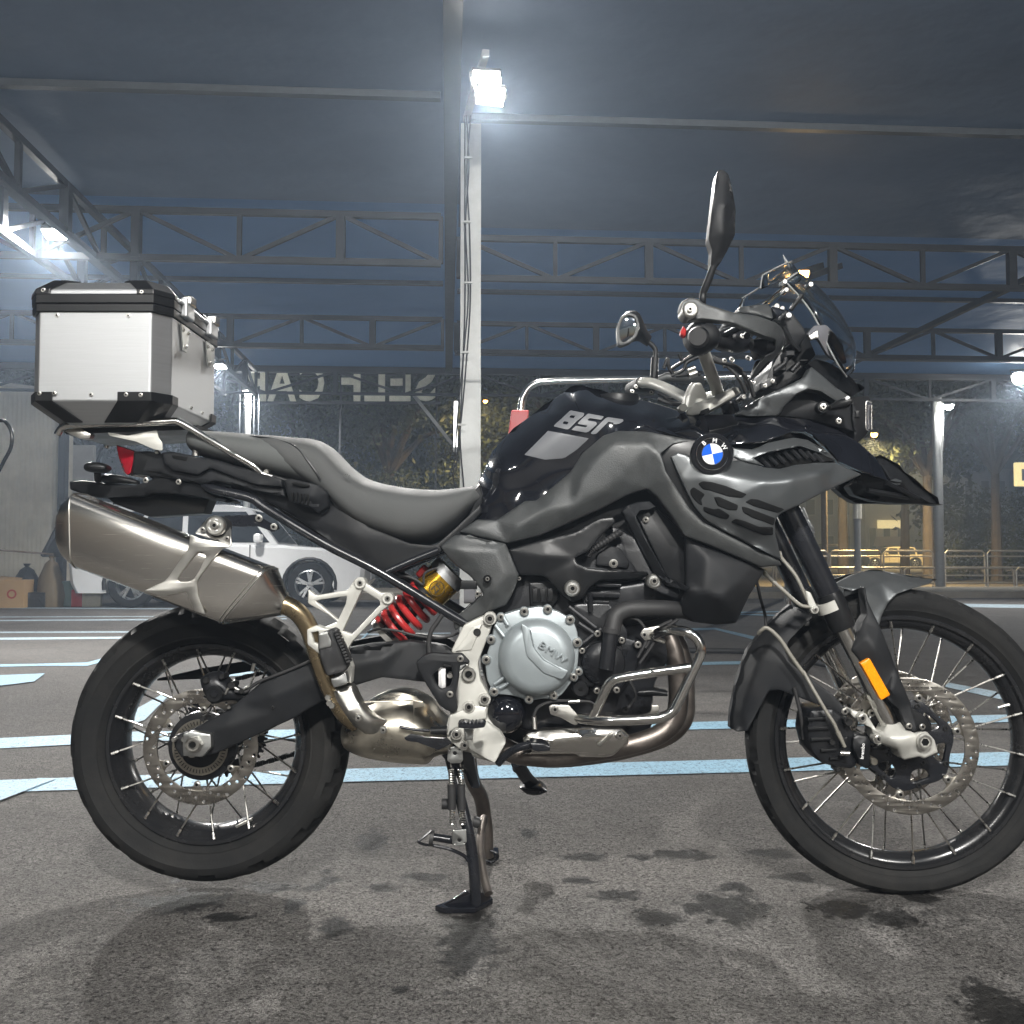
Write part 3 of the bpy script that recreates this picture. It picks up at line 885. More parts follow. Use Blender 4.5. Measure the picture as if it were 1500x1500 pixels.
# cables, clips and tube light on the middle post
M['cable'] = mat('grey_cable', (.03, .03, .032), .5)
def pw(px, py, y=4.02): return P(px, py, y)
for pts in ([(683, 165), (687, 240), (682, 330), (686, 430), (679, 520), (671, 600), (667, 660), (664, 700), (668, 716)],
            [(690, 168), (684, 250), (688, 340), (689, 440), (683, 530), (677, 600), (671, 655), (668, 690)],
            [(681, 170), (681, 300), (681, 450), (677, 560), (674, 640), (680, 720)]):
    c = wtube('cable', [pw(*p) for p in pts], .0055, 'cable', None, 6)
    tag(c, 'thin dark cable on the middle canopy post, ' + ('leftmost at its foot' if pts[0][0] == 683 else 'nearest the right flange' if pts[0][0] == 690 else 'straight one along the left flange'), 'cable', 'cables on the middle post')
for (px, py) in ((686, 231), (684, 325), (686, 414), (681, 516), (676, 622)):
    k = link('cable_clip', box_mesh(.05, .02, .012), 'steel_white', None, 0); k.location = pw(px, py, 4.0)
    tag(k, {231: 'topmost', 325: 'second highest', 414: 'middle', 516: 'second lowest', 622: 'lowest'}[py] + ' of the pale clips holding cables to the middle post', 'clip', 'cable clips on the middle post')
tl = empty('tube_light', pw(667, 620)); tag(tl, 'short white tube light upright at the left of the middle post', 'tube light')
M['tube_glow'] = mat('tube_glow', (1, 1, 1), .4, 0, var=0, rvar=0, emit=((1, 1, .97), 1.6))
link('glass_tube', sweep_mesh([pw(668, 588, 4.03), pw(667, 655, 4.03)], .012, 12, smooth=False), 'tube_glow', tl)
link('end_cap', sweep_mesh([pw(667, 655, 4.03), pw(667, 662, 4.03)], .014, 12, smooth=False), 'steel_grey', tl)
brace = bar('diagonal_brace', P(603, 575, 14.1), P(662, 650, 14.1), .055, .055, 'steel_white'); tag(brace, 'pale diagonal steel brace left of the middle post', 'brace')

# ---- raised letters on the street edge, seen from behind
sign = empty('letter_sign', (P(510, 570, 15.6).x, 15.6, 0)); tag(sign, 'large pale cut letters of a car wash sign seen from behind under the canopy edge', 'sign')
M['letter'] = mat('cream_letter_back', (.78, .78, .66), .6, 0, var=.08, emit=None)
def letter(ch, px, wpx):
    me = text_mesh(ch, 1.0, .05, .022)
    xs = [v.co.x for v in me.vertices]; ys = [v.co.y for v in me.vertices]
    w, hgt = max(xs) - min(xs), max(ys) - min(ys)
    cx, cy = (max(xs) + min(xs)) / 2, (max(ys) + min(ys)) / 2
    s = mpp(15.6); W, H = wpx * s, 56 * s
    ctr = P(px, 560, 15.6)
    for v in me.vertices:
        x, y, z = (v.co.x - cx) / w * W, (v.co.y - cy) / hgt * H, v.co.z
        v.co = Vector((ctr.x - x, ctr.y + z, ctr.z + y))
    o = link('letter', fix_normals(me), 'letter', sign, 0); return o
for ch, px, w in (('S', 623, 30), ('E', 586, 31), ('L', 549, 30), ('F', 514, 28), ('C', 457, 36), ('A', 413, 42), ('R', 372, 36)): letter(ch, px, w)
for z_ in (548, 590):
    link('sign_rail', bar_mesh(P(345, z_, 15.75), P(645, z_, 15.75), .05, .05), 'steel_dark', sign, 0)
for px in (352, 500, 640):
    link('sign_post', bar_mesh(Vector((P(px, 0, 15.85).x, 15.85, 0)), P(px, 545, 15.85), .035, .035), 'steel_dark', sign, 0)

# ---- trees
def leaf_mat(name, col, var):
    m = mat(name, col, .6, 0, var=var, vscale=1.6); return m
M['leaf_dark'] = leaf_mat('dark_leaves', (.062, .080, .048), .45)
M['leaf_mid'] = leaf_mat('mid_green_leaves', (.085, .105, .045), .45)
M['leaf_lit'] = leaf_mat('yellow_green_leaves', (.115, .125, .035), .35)
M['bark'] = mat('tree_bark', (.07, .058, .045), .9, 0, bump=(20, .8, .02), vscale=5, var=.2)
def leaves(centers, radii, n, size, squash=.8):
    n = int(n * 2.4); size *= .62
    """many small bent leaf faces gathered in clumps"""
    nc = max(6, n // 60)
    idx = RNG.integers(0, len(centers), nc)
    d = RNG.normal(size=(nc, 3)); d /= np.linalg.norm(d, axis=1)[:, None]
    cc = np.array(centers)[idx] + d * (np.array(radii)[idx] * RNG.uniform(.35, 1.0, nc) ** .5)[:, None] * np.array([1, 1, squash])
    k = RNG.integers(0, nc, n)
    p = cc[k] + RNG.normal(size=(n, 3)) * np.array([.30, .30, .20]) * (size / .11) ** .5
    a = RNG.normal(size=(n, 3)); a /= np.linalg.norm(a, axis=1)[:, None]
    b = np.cross(a, RNG.normal(size=(n, 3))); b /= np.linalg.norm(b, axis=1)[:, None]
    s = (size * RNG.uniform(.6, 1.4, n))[:, None]
    V = np.stack([p - a * s, p + b * s * .45, p + a * s, p - b * s * .45], 1).reshape(-1, 3)
    Fc = np.arange(n * 4).reshape(-1, 4)
    me = bpy.data.meshes.new('leaves')
    me.vertices.add(len(V)); me.vertices.foreach_set('co', V.ravel())
    me.loops.add(n * 4); me.loops.foreach_set('vertex_index', Fc.ravel().astype('i'))
    me.polygons.add(n); me.polygons.foreach_set('loop_start', (np.arange(n) * 4).astype('i'))
    me.update(); me.validate()
    return me
def tree(px, Y, h, rad, n, m, label, group=None, trunk_r=.14, lean=0, base=None, size=.13, name='tree'):
    x = P(px, 800, Y).x
    root = empty(name, (x, Y, 0)); tag(root, label, 'tree', group)
    top = Vector((x + lean, Y, h))
    fork = Vector((x + lean * .3, Y, h * .42))
    tr = [sweep_mesh([(x, Y, 0), (x + lean * .1, Y, h * .2), fork], [trunk_r * 1.25, trunk_r, trunk_r * .8], 9)]
    cs, rs = [], []
    for k in range(7):
        a = k * 2.4 + px; rr = rad * random.uniform(.45, .8)
        e = Vector((x + lean + cos(a) * rr, Y + sin(a) * rr, h * random.uniform(.55, .95)))
        tr.append(sweep_mesh([fork - Vector((0, 0, .1)), fork.lerp(e, .5) + Vector((0, 0, .15 * h * .3)), e], [trunk_r * .7, trunk_r * .4, trunk_r * .12], 6))
        cs.append(tuple(e)); rs.append(rad * random.uniform(.4, .62))
    cs.append((x + lean, Y, h * .75)); rs.append(rad * .7)
    link('trunk', join_meshes(tr), 'bark', root)
    link('crown', leaves(cs, rs, n, size), m, root, 0)
    return root
bank = []
for i, (px, Y, h, rad, m) in enumerate(((-40, 23.5, 7.6, 2.8, 'leaf_dark'), (130, 26, 8.2, 3.0, 'leaf_dark'), (330, 24, 7.6, 2.8, 'leaf_dark'), (455, 22.6, 6.9, 2.5, 'leaf_mid'), (570, 23, 7.2, 2.7, 'leaf_dark'),
                                        (690, 25, 7.4, 2.7, 'leaf_mid'), (820, 24, 7.2, 2.7, 'leaf_dark'), (930, 26, 7.8, 2.9, 'leaf_mid'), (1050, 25, 7.6, 2.9, 'leaf_dark'))):
    lab = ['bushy dark tree beyond the canopy at the far left edge', 'dark tree just right of the corrugated wall', 'dark leafy tree behind the pale lamp post', 'green tree under the letters C and A of the sign',
           'dark tree under the letters S E L F of the sign', 'yellowish green tree right behind the middle post', 'dark tree behind the steel mat rack', 'green tree behind the handlebar and mirror', 'dark tree behind the handguard'][i]
    tree(px, Y, h, rad, 5200, m, lab, None, .16, size=.12)
hedge = link('hedge', leaves([(x, 21.6 + .4 * sin(x), z) for x in np.arange(-14, 4.5, .8) for z in (.7, 1.5, 2.3)], [.8] * (24 * 3 if len(np.arange(-14, 4.5, .8)) == 24 else len(np.arange(-14, 4.5, .8)) * 3), 16000, .10), 'leaf_dark', None, 0)
tag(hedge, kind='stuff')
for i, (px, Y, h, rad, m, lean, lab) in enumerate(((1235, 30, 8.6, 2.9, 'leaf_mid', 0, 'green street tree lit from below behind the headlight'), (1360, 27, 7.8, 2.8, 'leaf_dark', 0, 'dark street tree left of the right lamp post'),
                                                   (1460, 29, 8.4, 3.2, 'leaf_dark', 0, 'dark street tree at the right edge of the view'), (1325, 34, 9.4, 3.2, 'leaf_mid', .3, 'tall leafy street tree right of the orange lamp'),
                                                   (1600, 28, 8.0, 3.0, 'leaf_dark', 0, 'dark street tree beyond the right edge'))):
    tree(px, Y, h, rad, 6000, m, lab, None, .15, lean, size=.13)
hd2 = link('shrubbery', leaves([(x, 31.5, z) for x in np.arange(15.2, 24, .8) for z in (.6, 1.5, 2.4)], [.9] * (len(np.arange(15.2, 24, .8)) * 3), 9000, .11), 'leaf_dark', None, 0)
tag(hd2, kind='stuff')

wood_c = [(x, 40 + 3 * sin(x * .7), z) for x in np.arange(-46, 56, 3.0) for z in (2.0, 5.0, 8.2, 10.5) if not (10.5 < x < 19.5 and z < 6)]
wood = link('woodland', leaves(wood_c, [2.6] * len(wood_c), 21000, .42), 'leaf_dark', None, 0); tag(wood, kind='stuff')
hill = link('wooded_hill', fix_normals(mesh([Vector((x, y, z)) for x in np.arange(-180, 190, 15) for y, z in ((96, .02), (114, 24 + 2 * sin(x * .13)), (150, 34 + 2 * sin(x * .09)), (220, 36))], [[i * 4 + k, (i + 1) * 4 + k, (i + 1) * 4 + k + 1, i * 4 + k + 1] for i in range(24) for k in range(3)])), mat('hill_scrub', (.018, .022, .015), .9, 0, vscale=.5, var=.3), None, 0)
tag(hill, kind='structure')

# ---- far buildings across the street
M['cream_box'] = mat('cream_sign_face', (.70, .58, .33), .5, 0, emit=((1, .78, .35), .35), var=.05, rvar=0)

M['plaster'] = mat('pale_plaster', (.34, .30, .25), .85, 0, vscale=2)
M['plaster2'] = mat('grey_plaster', (.22, .22, .22), .85, 0, vscale=2)
M['window_dark'] = mat('dark_window', (.02, .025, .03), .1, 0)
M['awning'] = mat('striped_awning', (.30, .20, .14), .8, 0)
def building(x0p, x1p, Y, topp, label, m, wins=3, floors=2, depth=7, win_lit=False):
    x0, x1 = P(x0p, 800, Y).x, P(x1p, 800, Y).x; h = P(0, topp, Y).z
    root = empty('building', ((x0 + x1) / 2, Y, 0)); tag(root, label, 'building')
    box('wall', (x0, Y, 0), (x1, Y + depth, h), m, root)
    box('roof', (x0 - .2, Y - .25, h), (x1 + .2, Y + depth + .2, h + .18), 'plaster2', root)
    fh = h / floors
    for f in range(floors):
        for k in range(wins):
            cx = x0 + (x1 - x0) * (k + .5) / wins; w = (x1 - x0) / wins * .55
            fr = box('window', (cx - w / 2, Y - .06, f * fh + fh * .35), (cx + w / 2, Y - .002, f * fh + fh * .8), 'steel_grey', root)
            box('pane', (cx - w / 2 + .06, Y - .075, f * fh + fh * .35 + .06), (cx + w / 2 - .06, Y - .062, f * fh + fh * .8 - .06), 'window_dark', fr)
    return root
b1 = building(1268, 1330, 82, 690, 'pale two storey building with an awning across the street, below the beak tip', 'plaster', 3, 2)
aw = link('awning', mesh([P(1283, 786, 81.9), P(1322, 786, 81.9), P(1325, 800, 80.2), P(1279, 800, 80.2)], [(0, 1, 2, 3)]), 'awning', b1, 0)
s_ = link('shop_sign', box_mesh(1.9, .2, .7), 'cream_box', b1, 0); s_.location = P(1302, 768, 81.6)
building(1385, 1480, 88, 690, 'far grey building glimpsed between the dark trees at the right', 'plaster2', 4, 2)
building(1120, 1255, 86, 720, 'dark grey building behind the parked dark car', 'plaster2', 5, 2)
building(-300, 320, 36, 610, 'long dark building behind the trees at the left', 'plaster2', 8, 2)

# ---- street furniture right
def street_pole(px, Y, top, w, label, m='steel_grey', lamp=False):
    x = P(px, 800, Y).x; z = P(px, top, Y).z
    root = empty('street_pole', (x, Y, 0)); tag(root, label, 'pole')
    link('pole', sweep_mesh([(x, Y, 0), (x, Y, z)], w * mpp(Y) / 2, 14, smooth=False), m, root)
    return root
p1 = street_pole(1376, 20.2, 582, 13.5, 'grey steel pole right of the front mudguard with a white lamp at its head')
link('lamp_bracket', sweep_mesh([P(1380, 700 - 40, 20.05), P(1381, 630, 20.0), P(1381, 592, 19.95), P(1384, 590, 19.95)], .02, 8), 'steel_white', p1)
floodlight(P(1390, 592, 19.8), (.05, .4, -.9), 'small bright lamp on the grey steel pole at the right', 150, .20, globe=.09)
p2 = street_pole(1256, 20.4, 700, 10, 'steel pole with a pale reflective band seen under the beak')
M['band'] = mat('reflective_band', (.75, .74, .66), .35, .3)
bx, bz = P(1256, 745, 20.4), None
link('reflective_band', sweep_mesh([P(1256, 729, 20.4), P(1256, 760, 20.4)], 6.2 * mpp(20.4), 14, smooth=False), 'band', p2)
p3 = street_pole(1208, 23, 640, 9, 'brown wooden pole behind the fork', 'bark')
wt = wtube('bent_post', [G(1166, 870), P(1186, 800, 9.0), P(1180, 765, 9.0), P(1172, 745, 9.0)], .045, 'steel_white', None, 12); tag(wt, 'pale bent steel post behind the upper fork tube', 'post')

# guard rail along the pavement
M['rail'] = mat('galvanised_rail', (.40, .39, .36), .4, .8)
def guard(b, x0p, x1p, Y, label, top, rows, name='guard_rail', npost=1):
    x0, x1 = P(x0p, 800, Y).x, P(x1p, 800, Y).x
    root = empty(name, ((x0 + x1) / 2, Y, 0)); tag(root, label, 'railing', 'railings along the street')
    zs = [P(0, r, Y).z for r in rows]
    link('frame', sweep_mesh([(x0, Y, 0), (x0, Y, zs[0] - .06), (x0 + .06, Y, zs[0]), (x1 - .06, Y, zs[0]), (x1, Y, zs[0] - .06), (x1, Y, 0)], .024, 8, smooth=False), 'rail', root)
    for z in zs[1:]:
        link('rail', sweep_mesh([(x0, Y, z), (x1, Y, z)], .018, 8, smooth=False), 'rail', root)
    for k in range(1, npost):
        xx = x0 + (x1 - x0) * k / npost
        link('post', sweep_mesh([(xx, Y, 0), (xx, Y, zs[0])], .014, 6, smooth=False), 'rail', root)
    return root
for x0p, x1p, w_ in ((1062, 1132, 'behind the fork crown'), (1136, 1212, 'in front of the dark parked car'), (1216, 1290, 'behind the steel pole with the pale band'), (1294, 1366, 'in front of the cream saloon car'),
                     (1384, 1442, 'just right of the grey lamp pole'), (1446, 1520, 'under the yellow sign at the right edge')):
    guard(0, x0p, x1p, 22.0, 'rounded galvanised street railing ' + w_, 807, (807, 815, 831))
for x0p, x1p, w_ in ((1160, 1320, 'left of the mudguard tip'), (1324, 1484, 'behind the grey lamp pole'), (1488, 1640, 'at the right edge')):
    guard(0, x0p, x1p, 20.9, 'low galvanised four bar railing ' + w_, 832, (832, 843, 854, 866), npost=1)
sg = empty('yellow_sign', (P(1496, 695, 24).x, 24, 0)); tag(sg, 'small cream yellow lit sign at the right edge above the railing', 'sign')
o = box('panel', P(1489, 712, 24.0), P(1508, 678, 24.15), 'cream_box', sg, .02)
box('print', P(1497, 704, 23.985) , P(1505, 687, 23.99), 'plaster2', sg)
link('post', sweep_mesh([(P(1503, 700, 24.25).x, 24.25, 0), P(1503, 690, 24.25)], .04, 8, smooth=False), 'steel_dark', sg)

# ---- corrugated wall at the left
M['corr'] = mat('beige_corrugated_steel', (.64, .60, .50), .6, 0, var=.08, vscale=2.0, dust=.2)
M['corr2'] = mat('beige_flat_panel', (.48, .46, .42), .55, 0, var=.05, vscale=3, dust=.15)
wall = empty('corrugated_wall', G(0, 889)); tag(wall, 'beige ribbed steel wall with a dark post at the left edge', 'wall')
def corr(p0, p1, z, pitch=.075, amp=.007):
    d = (p1 - p0); L_ = d.length; d.normalize(); nrm = Vector((d.y, -d.x, 0))
    V, Fc = [], []; k = 0; s = 0.0
    prof = ((0, 0), (.35, 0), (.5, 1), (.85, 1)); n = int(L_ / pitch)
    for i in range(n + 1):
        for f, a in prof:
            q = p0 + d * min(L_, (i + f) * pitch) + nrm * a * amp
            t = min(1, (i + f) * pitch / L_)
            zz = z[0] + (z[1] - z[0]) * t
            V += [Vector((q.x, q.y, 0)), Vector((q.x, q.y, zz))]
    for i in range(len(V) // 2 - 1): Fc.append([2 * i, 2 * i + 2, 2 * i + 3, 2 * i + 1])
    return mesh(V, Fc)
wa, wb = Vector((P(-420, 800, 11.6).x, 11.6, 0)), Vector((P(104, 800, 15.4).x, 15.4, 0))
link('ribbed_sheet', corr(wa, wb, (3.72, 3.72)), 'corr', wall, 20)
link('dark_post', bar_mesh(Vector((P(107, 0, 15.2).x, 15.2, 0)), Vector((P(107, 0, 15.2).x, 15.2, 3.6)), .16, .12), 'steel_dark', wall, 0)
box('flat_panel', (P(113, 0, 15.6).x, 15.6, 0), (P(150, 0, 15.6).x, 15.7, P(0, 652, 15.6).z), 'corr2', wall)
link('top_trim', bar_mesh(Vector((wa.x, wa.y - .03, 3.73)), Vector((wb.x, wb.y - .03, 3.73)), .05, .06), 'corr2', wall, 0)

# ---- clutter by the wall
M['card'] = mat('brown_cardboard', (.42, .27, .13), .85, 0, vscale=4)
M['cream'] = mat('cream_plastic', (.46, .43, .34), .6, 0)
M['green_box'] = mat('grey_green_plastic', (.13, .19, .17), .5, 0)
M['bagblack'] = mat('black_bag', (.015, .016, .017), .4, 0, bump=(30, .8, .02))
def clutter(name, px0, px1, ptop, pbot, Y, dep, m, label, cat, bev=.01, rz=.1):
    g = G((px0 + px1) / 2, pbot); Y = g.y
    w = (px1 - px0) * mpp(Y); h = (pbot - ptop) * mpp(Y)
    o = link(name, box_mesh(w, dep, h, (0, 0, h / 2)), m, None, 0); o.location = (g.x, Y + dep / 2, 0); o.rotation_euler = (0, 0, rz)
    bevel(o, bev); tag(o, label, cat); return o
cb = clutter('cardboard_box', -18, 31, 850, 891, 12, .4, 'card', 'brown cardboard box with a red mark at the left edge', 'box', .006)
rm_ = link('red_mark', lathe_mesh([(.07, 0), (.07, .002), (.045, .002), (.045, 0)], 20), mat('red_print', (.35, .05, .03), .6), cb, 0)
rm_.parent = cb; rm_.matrix_parent_inverse = Matrix(); rm_.location = (.08, -.205, .21)
link('flap', box_mesh(.3, .2, .008, (0, 0, 0)), 'card', None, 0)
fl = bpy.data.objects['flap']; fl.parent = cb; fl.location = (-.05, .05, .43); fl.rotation_euler = (.25, .1, .1)
def bag(px, pb, w, h, label, m='bagblack', name='rubbish_bag'):
    g = G(px, pb); me = lathe_mesh([(0, 0), (w * .46, .0), (w * .5, h * .2), (w * .45, h * .55), (w * .22, h * .85), (w * .06, h * .93), (w * .12, h)], 22)
    for v in me.vertices:
        x, y, z = v.co; k = 1 + .10 * sin(7 * atan2(z, x) + y * 9); v.co = (x * k, z * k * .8, y)
    o = link(name, fix_normals(me), m, None, 60); o.location = g; tag(o, label, 'bag'); return o
bag(38, 888, .46, .66, 'black rubbish bag behind the cardboard box')
bag(74, 889, .40, .78, 'tall brown folded bag leaning at the wall', mat('brown_bag', (.16, .12, .07), .7), 'folded_bag')
clutter('black_crate', 36, 63, 868, 890, 12, .3, 'bagblack', 'black tool crate on the ground beside the cardboard box', 'crate')
clutter('cream_carton', 50, 78, 862, 887, 12, .3, 'cream', 'cream carton behind the black tool crate', 'carton')
gb = clutter('green_tub', 62, 101, 852, 889, 12, .35, 'green_box', 'grey green plastic tub with a lid beside the white car', 'tub', .03)
li = link('lid', box_mesh(.43, .40, .03), 'green_box', None, 0); li.parent = gb; li.location = (0, 0, .375)
clutter('red_canister', 103, 123, 864, 889, 12, .25, 'red_plastic', 'red canister on the ground by the rear tyre of the white car', 'canister')
clutter('cream_board', 120, 146, 868, 889, 12, .1, 'cream', 'cream board standing between the red canister and the tyre', 'board', .004)
stick = wtube('broom_handle', [P(-60, 801, 11.6), P(78, 812, 12.6)], .014, mat('brown_stick', (.12, .085, .06), .6), None, 8, smooth=False); tag(stick, 'thin brown pole lying across in front of the ribbed wall', 'pole')
hk = wtube('hose_hook', [P(-4, 616, 3.2), P(8, 618, 3.2), P(17, 634, 3.2), P(16, 655, 3.2), P(6, 675, 3.2), P(-3, 692, 3.2), P(-20, 720, 3.2), P(-40, 900, 3.2)], .010, 'satin_black', None, 10); tag(hk, 'black curved hose of a vacuum stand at the left edge', 'hose')
pipe = wtube('ground_hose', [G(700, 955, .02), G(900, 952, .02), G(1040, 953, .02), G(1100, 955, .02), G(1150, 962, .02), G(1220, 975, .02)], .024, 'rubber', None, 10); tag(pipe, 'black hose lying on the asphalt behind the crash bar', 'hose')

# ---- steel mat rack behind the tank
rack = empty('mat_rack', (P(880, 800, 2.9).x, 2.9, 0)); tag(rack, 'bent stainless mat rack with red sleeves behind the fuel tank', 'rack')
link('frame', sweep_mesh([G_ for G_ in (Vector((P(757, 800, 2.9).x, 2.9, 0)), P(760, 700, 2.9), P(763, 600, 2.9), P(768, 578, 2.9), P(780, 564, 2.9), P(800, 559, 2.9), P(860, 557, 2.9), P(1010, 554, 2.9), P(1120, 552, 2.9), P(1150, 566, 2.9), P(1152, 640, 2.9), Vector((P(1152, 800, 2.9).x, 2.9, 0)))], .018, 12, n=5), 'chrome', rack)
link('frame', sweep_mesh([P(800, 640, 3.3), P(1130, 635, 3.3)], .016, 10, smooth=False), 'chrome', rack)
x_ = P(760, 620, 2.9)
sl = link('red_sleeve', fix_normals(mesh([P(749, 601, 2.84), P(775, 601, 2.84), P(771, 640, 2.84), P(744, 640, 2.84), P(749, 601, 2.96), P(775, 601, 2.96), P(771, 640, 2.96), P(744, 640, 2.96)], [(0, 1, 2, 3), (4, 7, 6, 5), (0, 4, 5, 1), (1, 5, 6, 2), (2, 6, 7, 3), (3, 7, 4, 0)])), 'red_plastic', rack, 0)
bevel(sl, .006)

# ---- cars
M['car_white'] = mat('white_car_paint', (.78, .79, .80), .22, 0, coat=.6, var=.02, rvar=.02)
M['car_cream'] = mat('pale_car_paint', (.62, .55, .38), .3, 0, coat=.4, var=.02)
M['car_dark'] = mat('dark_car_paint', (.05, .05, .05), .25, .2, coat=.5)
M['car_glass'] = mat('dark_car_glass', (.012, .014, .016), .06, 0, spec=.6)
M['car_trim'] = mat('black_car_trim', (.014, .014, .015), .5)
M['alloy'] = mat('silver_alloy', (.62, .63, .64), .3, .9)
M['head_lens'] = mat('car_headlamp', (.7, .7, .7), .1, 0)
def car(loc, rz, label, paint, L_=4.55, H=1.66, W=1.84, suv=True, hatch=False, cat='car'):
    """x along the car (front +x), built at the origin, then placed"""
    root = empty('parked_car', (0, 0, 0)); tag(root, label, cat)
    wb0, wb1 = -L_ * .29, L_ * .31; wr = .345 if suv else .325; gc = .22 if suv else .17
    hood = H * .60; belt = H * .61
    # lower body: side outline with wheel arches, crowned across the width
    def arch(cx): return [(cx + (wr + .06) * cos(a), max(gc, wr + (wr + .06) * sin(a))) for a in np.linspace(pi + .35, -.35, 12)]
    low = [(-L_ / 2 + .02, gc + .15), (-L_ / 2 + .10, gc)] + [p for p in arch(wb0)] + [p for p in arch(wb1)] + [(L_ / 2 - .16, gc), (L_ / 2 - .02, gc + .18)]
    up = [(L_ / 2, H * .38), (L_ / 2 - .10, H * .50), (L_ / 2 - .55, hood * .96), (L_ * .5 - 1.15, hood), (L_ * .5 - 1.25, belt), (-L_ / 2 + .16, belt + .04), (-L_ / 2 + .02, belt - .1), (-L_ / 2 - .01, H * .42)]
    out = low + up
    secs = [(-W / 2, .93), (-W / 2 + .05, .985), (-W / 2 + .16, 1.0), (W / 2 - .16, 1.0), (W / 2 - .05, .985), (W / 2, .93)]
    V, Fc = [], []; n = len(out)
    for y, k in secs:
        for x, z in out:
            zz = gc + (z - gc) * (1 if z < H * .4 else .4 * 0 + (k if k < 1 else 1))
            V.append((x * (1 if abs(x) < L_ * .4 else k * .5 + .5), y, zz))
    for s in range(len(secs) - 1):
        for k in range(n):
            k2 = (k + 1) % n; Fc.append([s * n + k, s * n + k2, (s + 1) * n + k2, (s + 1) * n + k])
    tri = tessellate_polygon([[Vector((x, z, 0)) for x, z in out]])
    for t in tri: Fc.append(list(t)); Fc.append([(len(secs) - 1) * n + k for k in reversed(t)])
    body = link('body', fix_normals(mesh(V, Fc)), paint, root, 30)
    # cabin (painted roof and pillars) with glass let in
    rf, rr = L_ * .10, -L_ * (.40 if suv else .30)
    wsx, rwx = L_ * .5 - 1.32, -L_ / 2 + (.10 if suv else .75)
    cab = [(wsx, belt - .02), (rf, H - .05), (rf - .35, H), (rr + .3, H - .02), (rr, H - .08), (rwx, belt + .02)]
    ins = .14
    V = [(x, s * (W / 2 - (.05 if i in (0, 5) else ins)), z) for s in (-1, 1) for i, (x, z) in enumerate(cab)]
    m_ = len(cab)
    Fc = [list(range(m_))[::-1], [m_ + k for k in range(m_)]] + [[k, (k + 1) % m_, m_ + (k + 1) % m_, m_ + k] for k in range(m_)]
    cb_ = link('cabin', fix_normals(mesh(V, Fc)), paint, root, 30); bevel(cb_, .03)
    def side_pt(x, z, s):
        f = (z - belt) / (H - belt); return (x, s * (W / 2 - .05 - (ins - .05) * max(0, f) + .006), z)
    zb, zt = belt + .03, H - .11
    def xat(z, a, b): return a[0] + (b[0] - a[0]) * (z - a[1]) / (b[1] - a[1])
    wf = lambda z: xat(z, cab[0], cab[1]) - .10
    rb = lambda z: xat(z, cab[5], cab[4]) + .12
    mid = (wsx + rwx) / 2 + .1
    for s in (-1, 1):
        for xa, xb in (((mid + .04, mid + .04), (wf(zb), wf(zt))), ((rwx + .85, rr + .75), (mid - .04, mid - .04)), ((rb(zb), rb(zt)), (rwx + .78, rr + .68))):
            q = [side_pt(xa[0], zb, s), side_pt(xb[0], zb, s), side_pt(xb[1], zt, s), side_pt(xa[1], zt, s)]
            link('side_window', mesh(q, [(0, 1, 2, 3)]), 'car_glass', root, 0)
    def crossglass(name, p, q):
        d = Vector((q[1] - p[1], -(q[0] - p[0]))).normalized() * .008
        if d.y < 0: d = -d
        if name == 'rear_window' and d.x > 0: d = Vector((-abs(d.x), d.y))
        p1 = [p[0] + (q[0] - p[0]) * .08, p[1] + (q[1] - p[1]) * .08]; q1 = [p[0] + (q[0] - p[0]) * .92, p[1] + (q[1] - p[1]) * .92]
        w = W / 2 - .2
        link(name, mesh([(p1[0] + d.x, -w, p1[1] + d.y), (p1[0] + d.x, w, p1[1] + d.y), (q1[0] + d.x, w - .08, q1[1] + d.y), (q1[0] + d.x, -w + .08, q1[1] + d.y)], [(0, 1, 2, 3)]), 'car_glass', root, 0)
    crossglass('windscreen', cab[0], cab[1]); crossglass('rear_window', cab[5], cab[4])
    for s in (-1, 1):
        link('sill', box_mesh(wb1 - wb0 - 2 * wr - .1, .05, .12, ((wb0 + wb1) / 2, s * (W / 2 - .01), gc + .05)), 'car_trim', root, 0)
        mr = link('mirror', box_mesh(.12, .22, .14, (wsx - .28, s * (W / 2 + .08), belt + .09)), paint, root, 0); bevel(mr, .04)
        hl = link('headlight', box_mesh(.30, .10, .12, (L_ / 2 - .22, s * (W / 2 - .12), H * .46)), 'head_lens', root, 0); bevel(hl, .03)
        tl_ = link('tail_light', box_mesh(.14, .10, .20, (-L_ / 2 + .08, s * (W / 2 - .06), H * .52)), 'red_lens', root, 0); bevel(tl_, .02)
        link('door_handle', box_mesh(.18, .02, .03, (mid - .4, s * (W / 2 - .008), belt - .12)), paint, root, 0)
        for cx in (wb0, wb1):
            tm = lathe_mesh([(wr * .66, -.10), (wr * .93, -.105), (wr, -.07), (wr, .07), (wr * .93, .105), (wr * .66, .10)], 30)
            w = link('wheel', tm, 'tyre', None, 30); w.location = (cx, s * (W / 2 - .115), wr); adopt(w, root)
            r_ = [lathe_mesh([(wr * .66, -.09), (wr * .60, -.10), (wr * .58, -.02), (wr * .58, .09)], 30)]
            for k in range(5):
                a = k * 2 * pi / 5 + .3
                for da in (-.16, .16):
                    p, q = (wr * .10 * cos(a), -.085, wr * .10 * sin(a)), (wr * .61 * cos(a + da), -.095, wr * .61 * sin(a + da))
                    r_.append(bar_mesh(p, q, .035, .035))
            r_.append(lathe_mesh([(0, -.10), (wr * .14, -.10), (wr * .16, -.03)], 16))
            me = join_meshes(r_)
            if s > 0:
                for v in me.vertices: v.co.y = -v.co.y
            rim_ = link('rim', fix_normals(me), 'alloy', w, 30); rim_.parent = w; rim_.matrix_parent_inverse = Matrix()
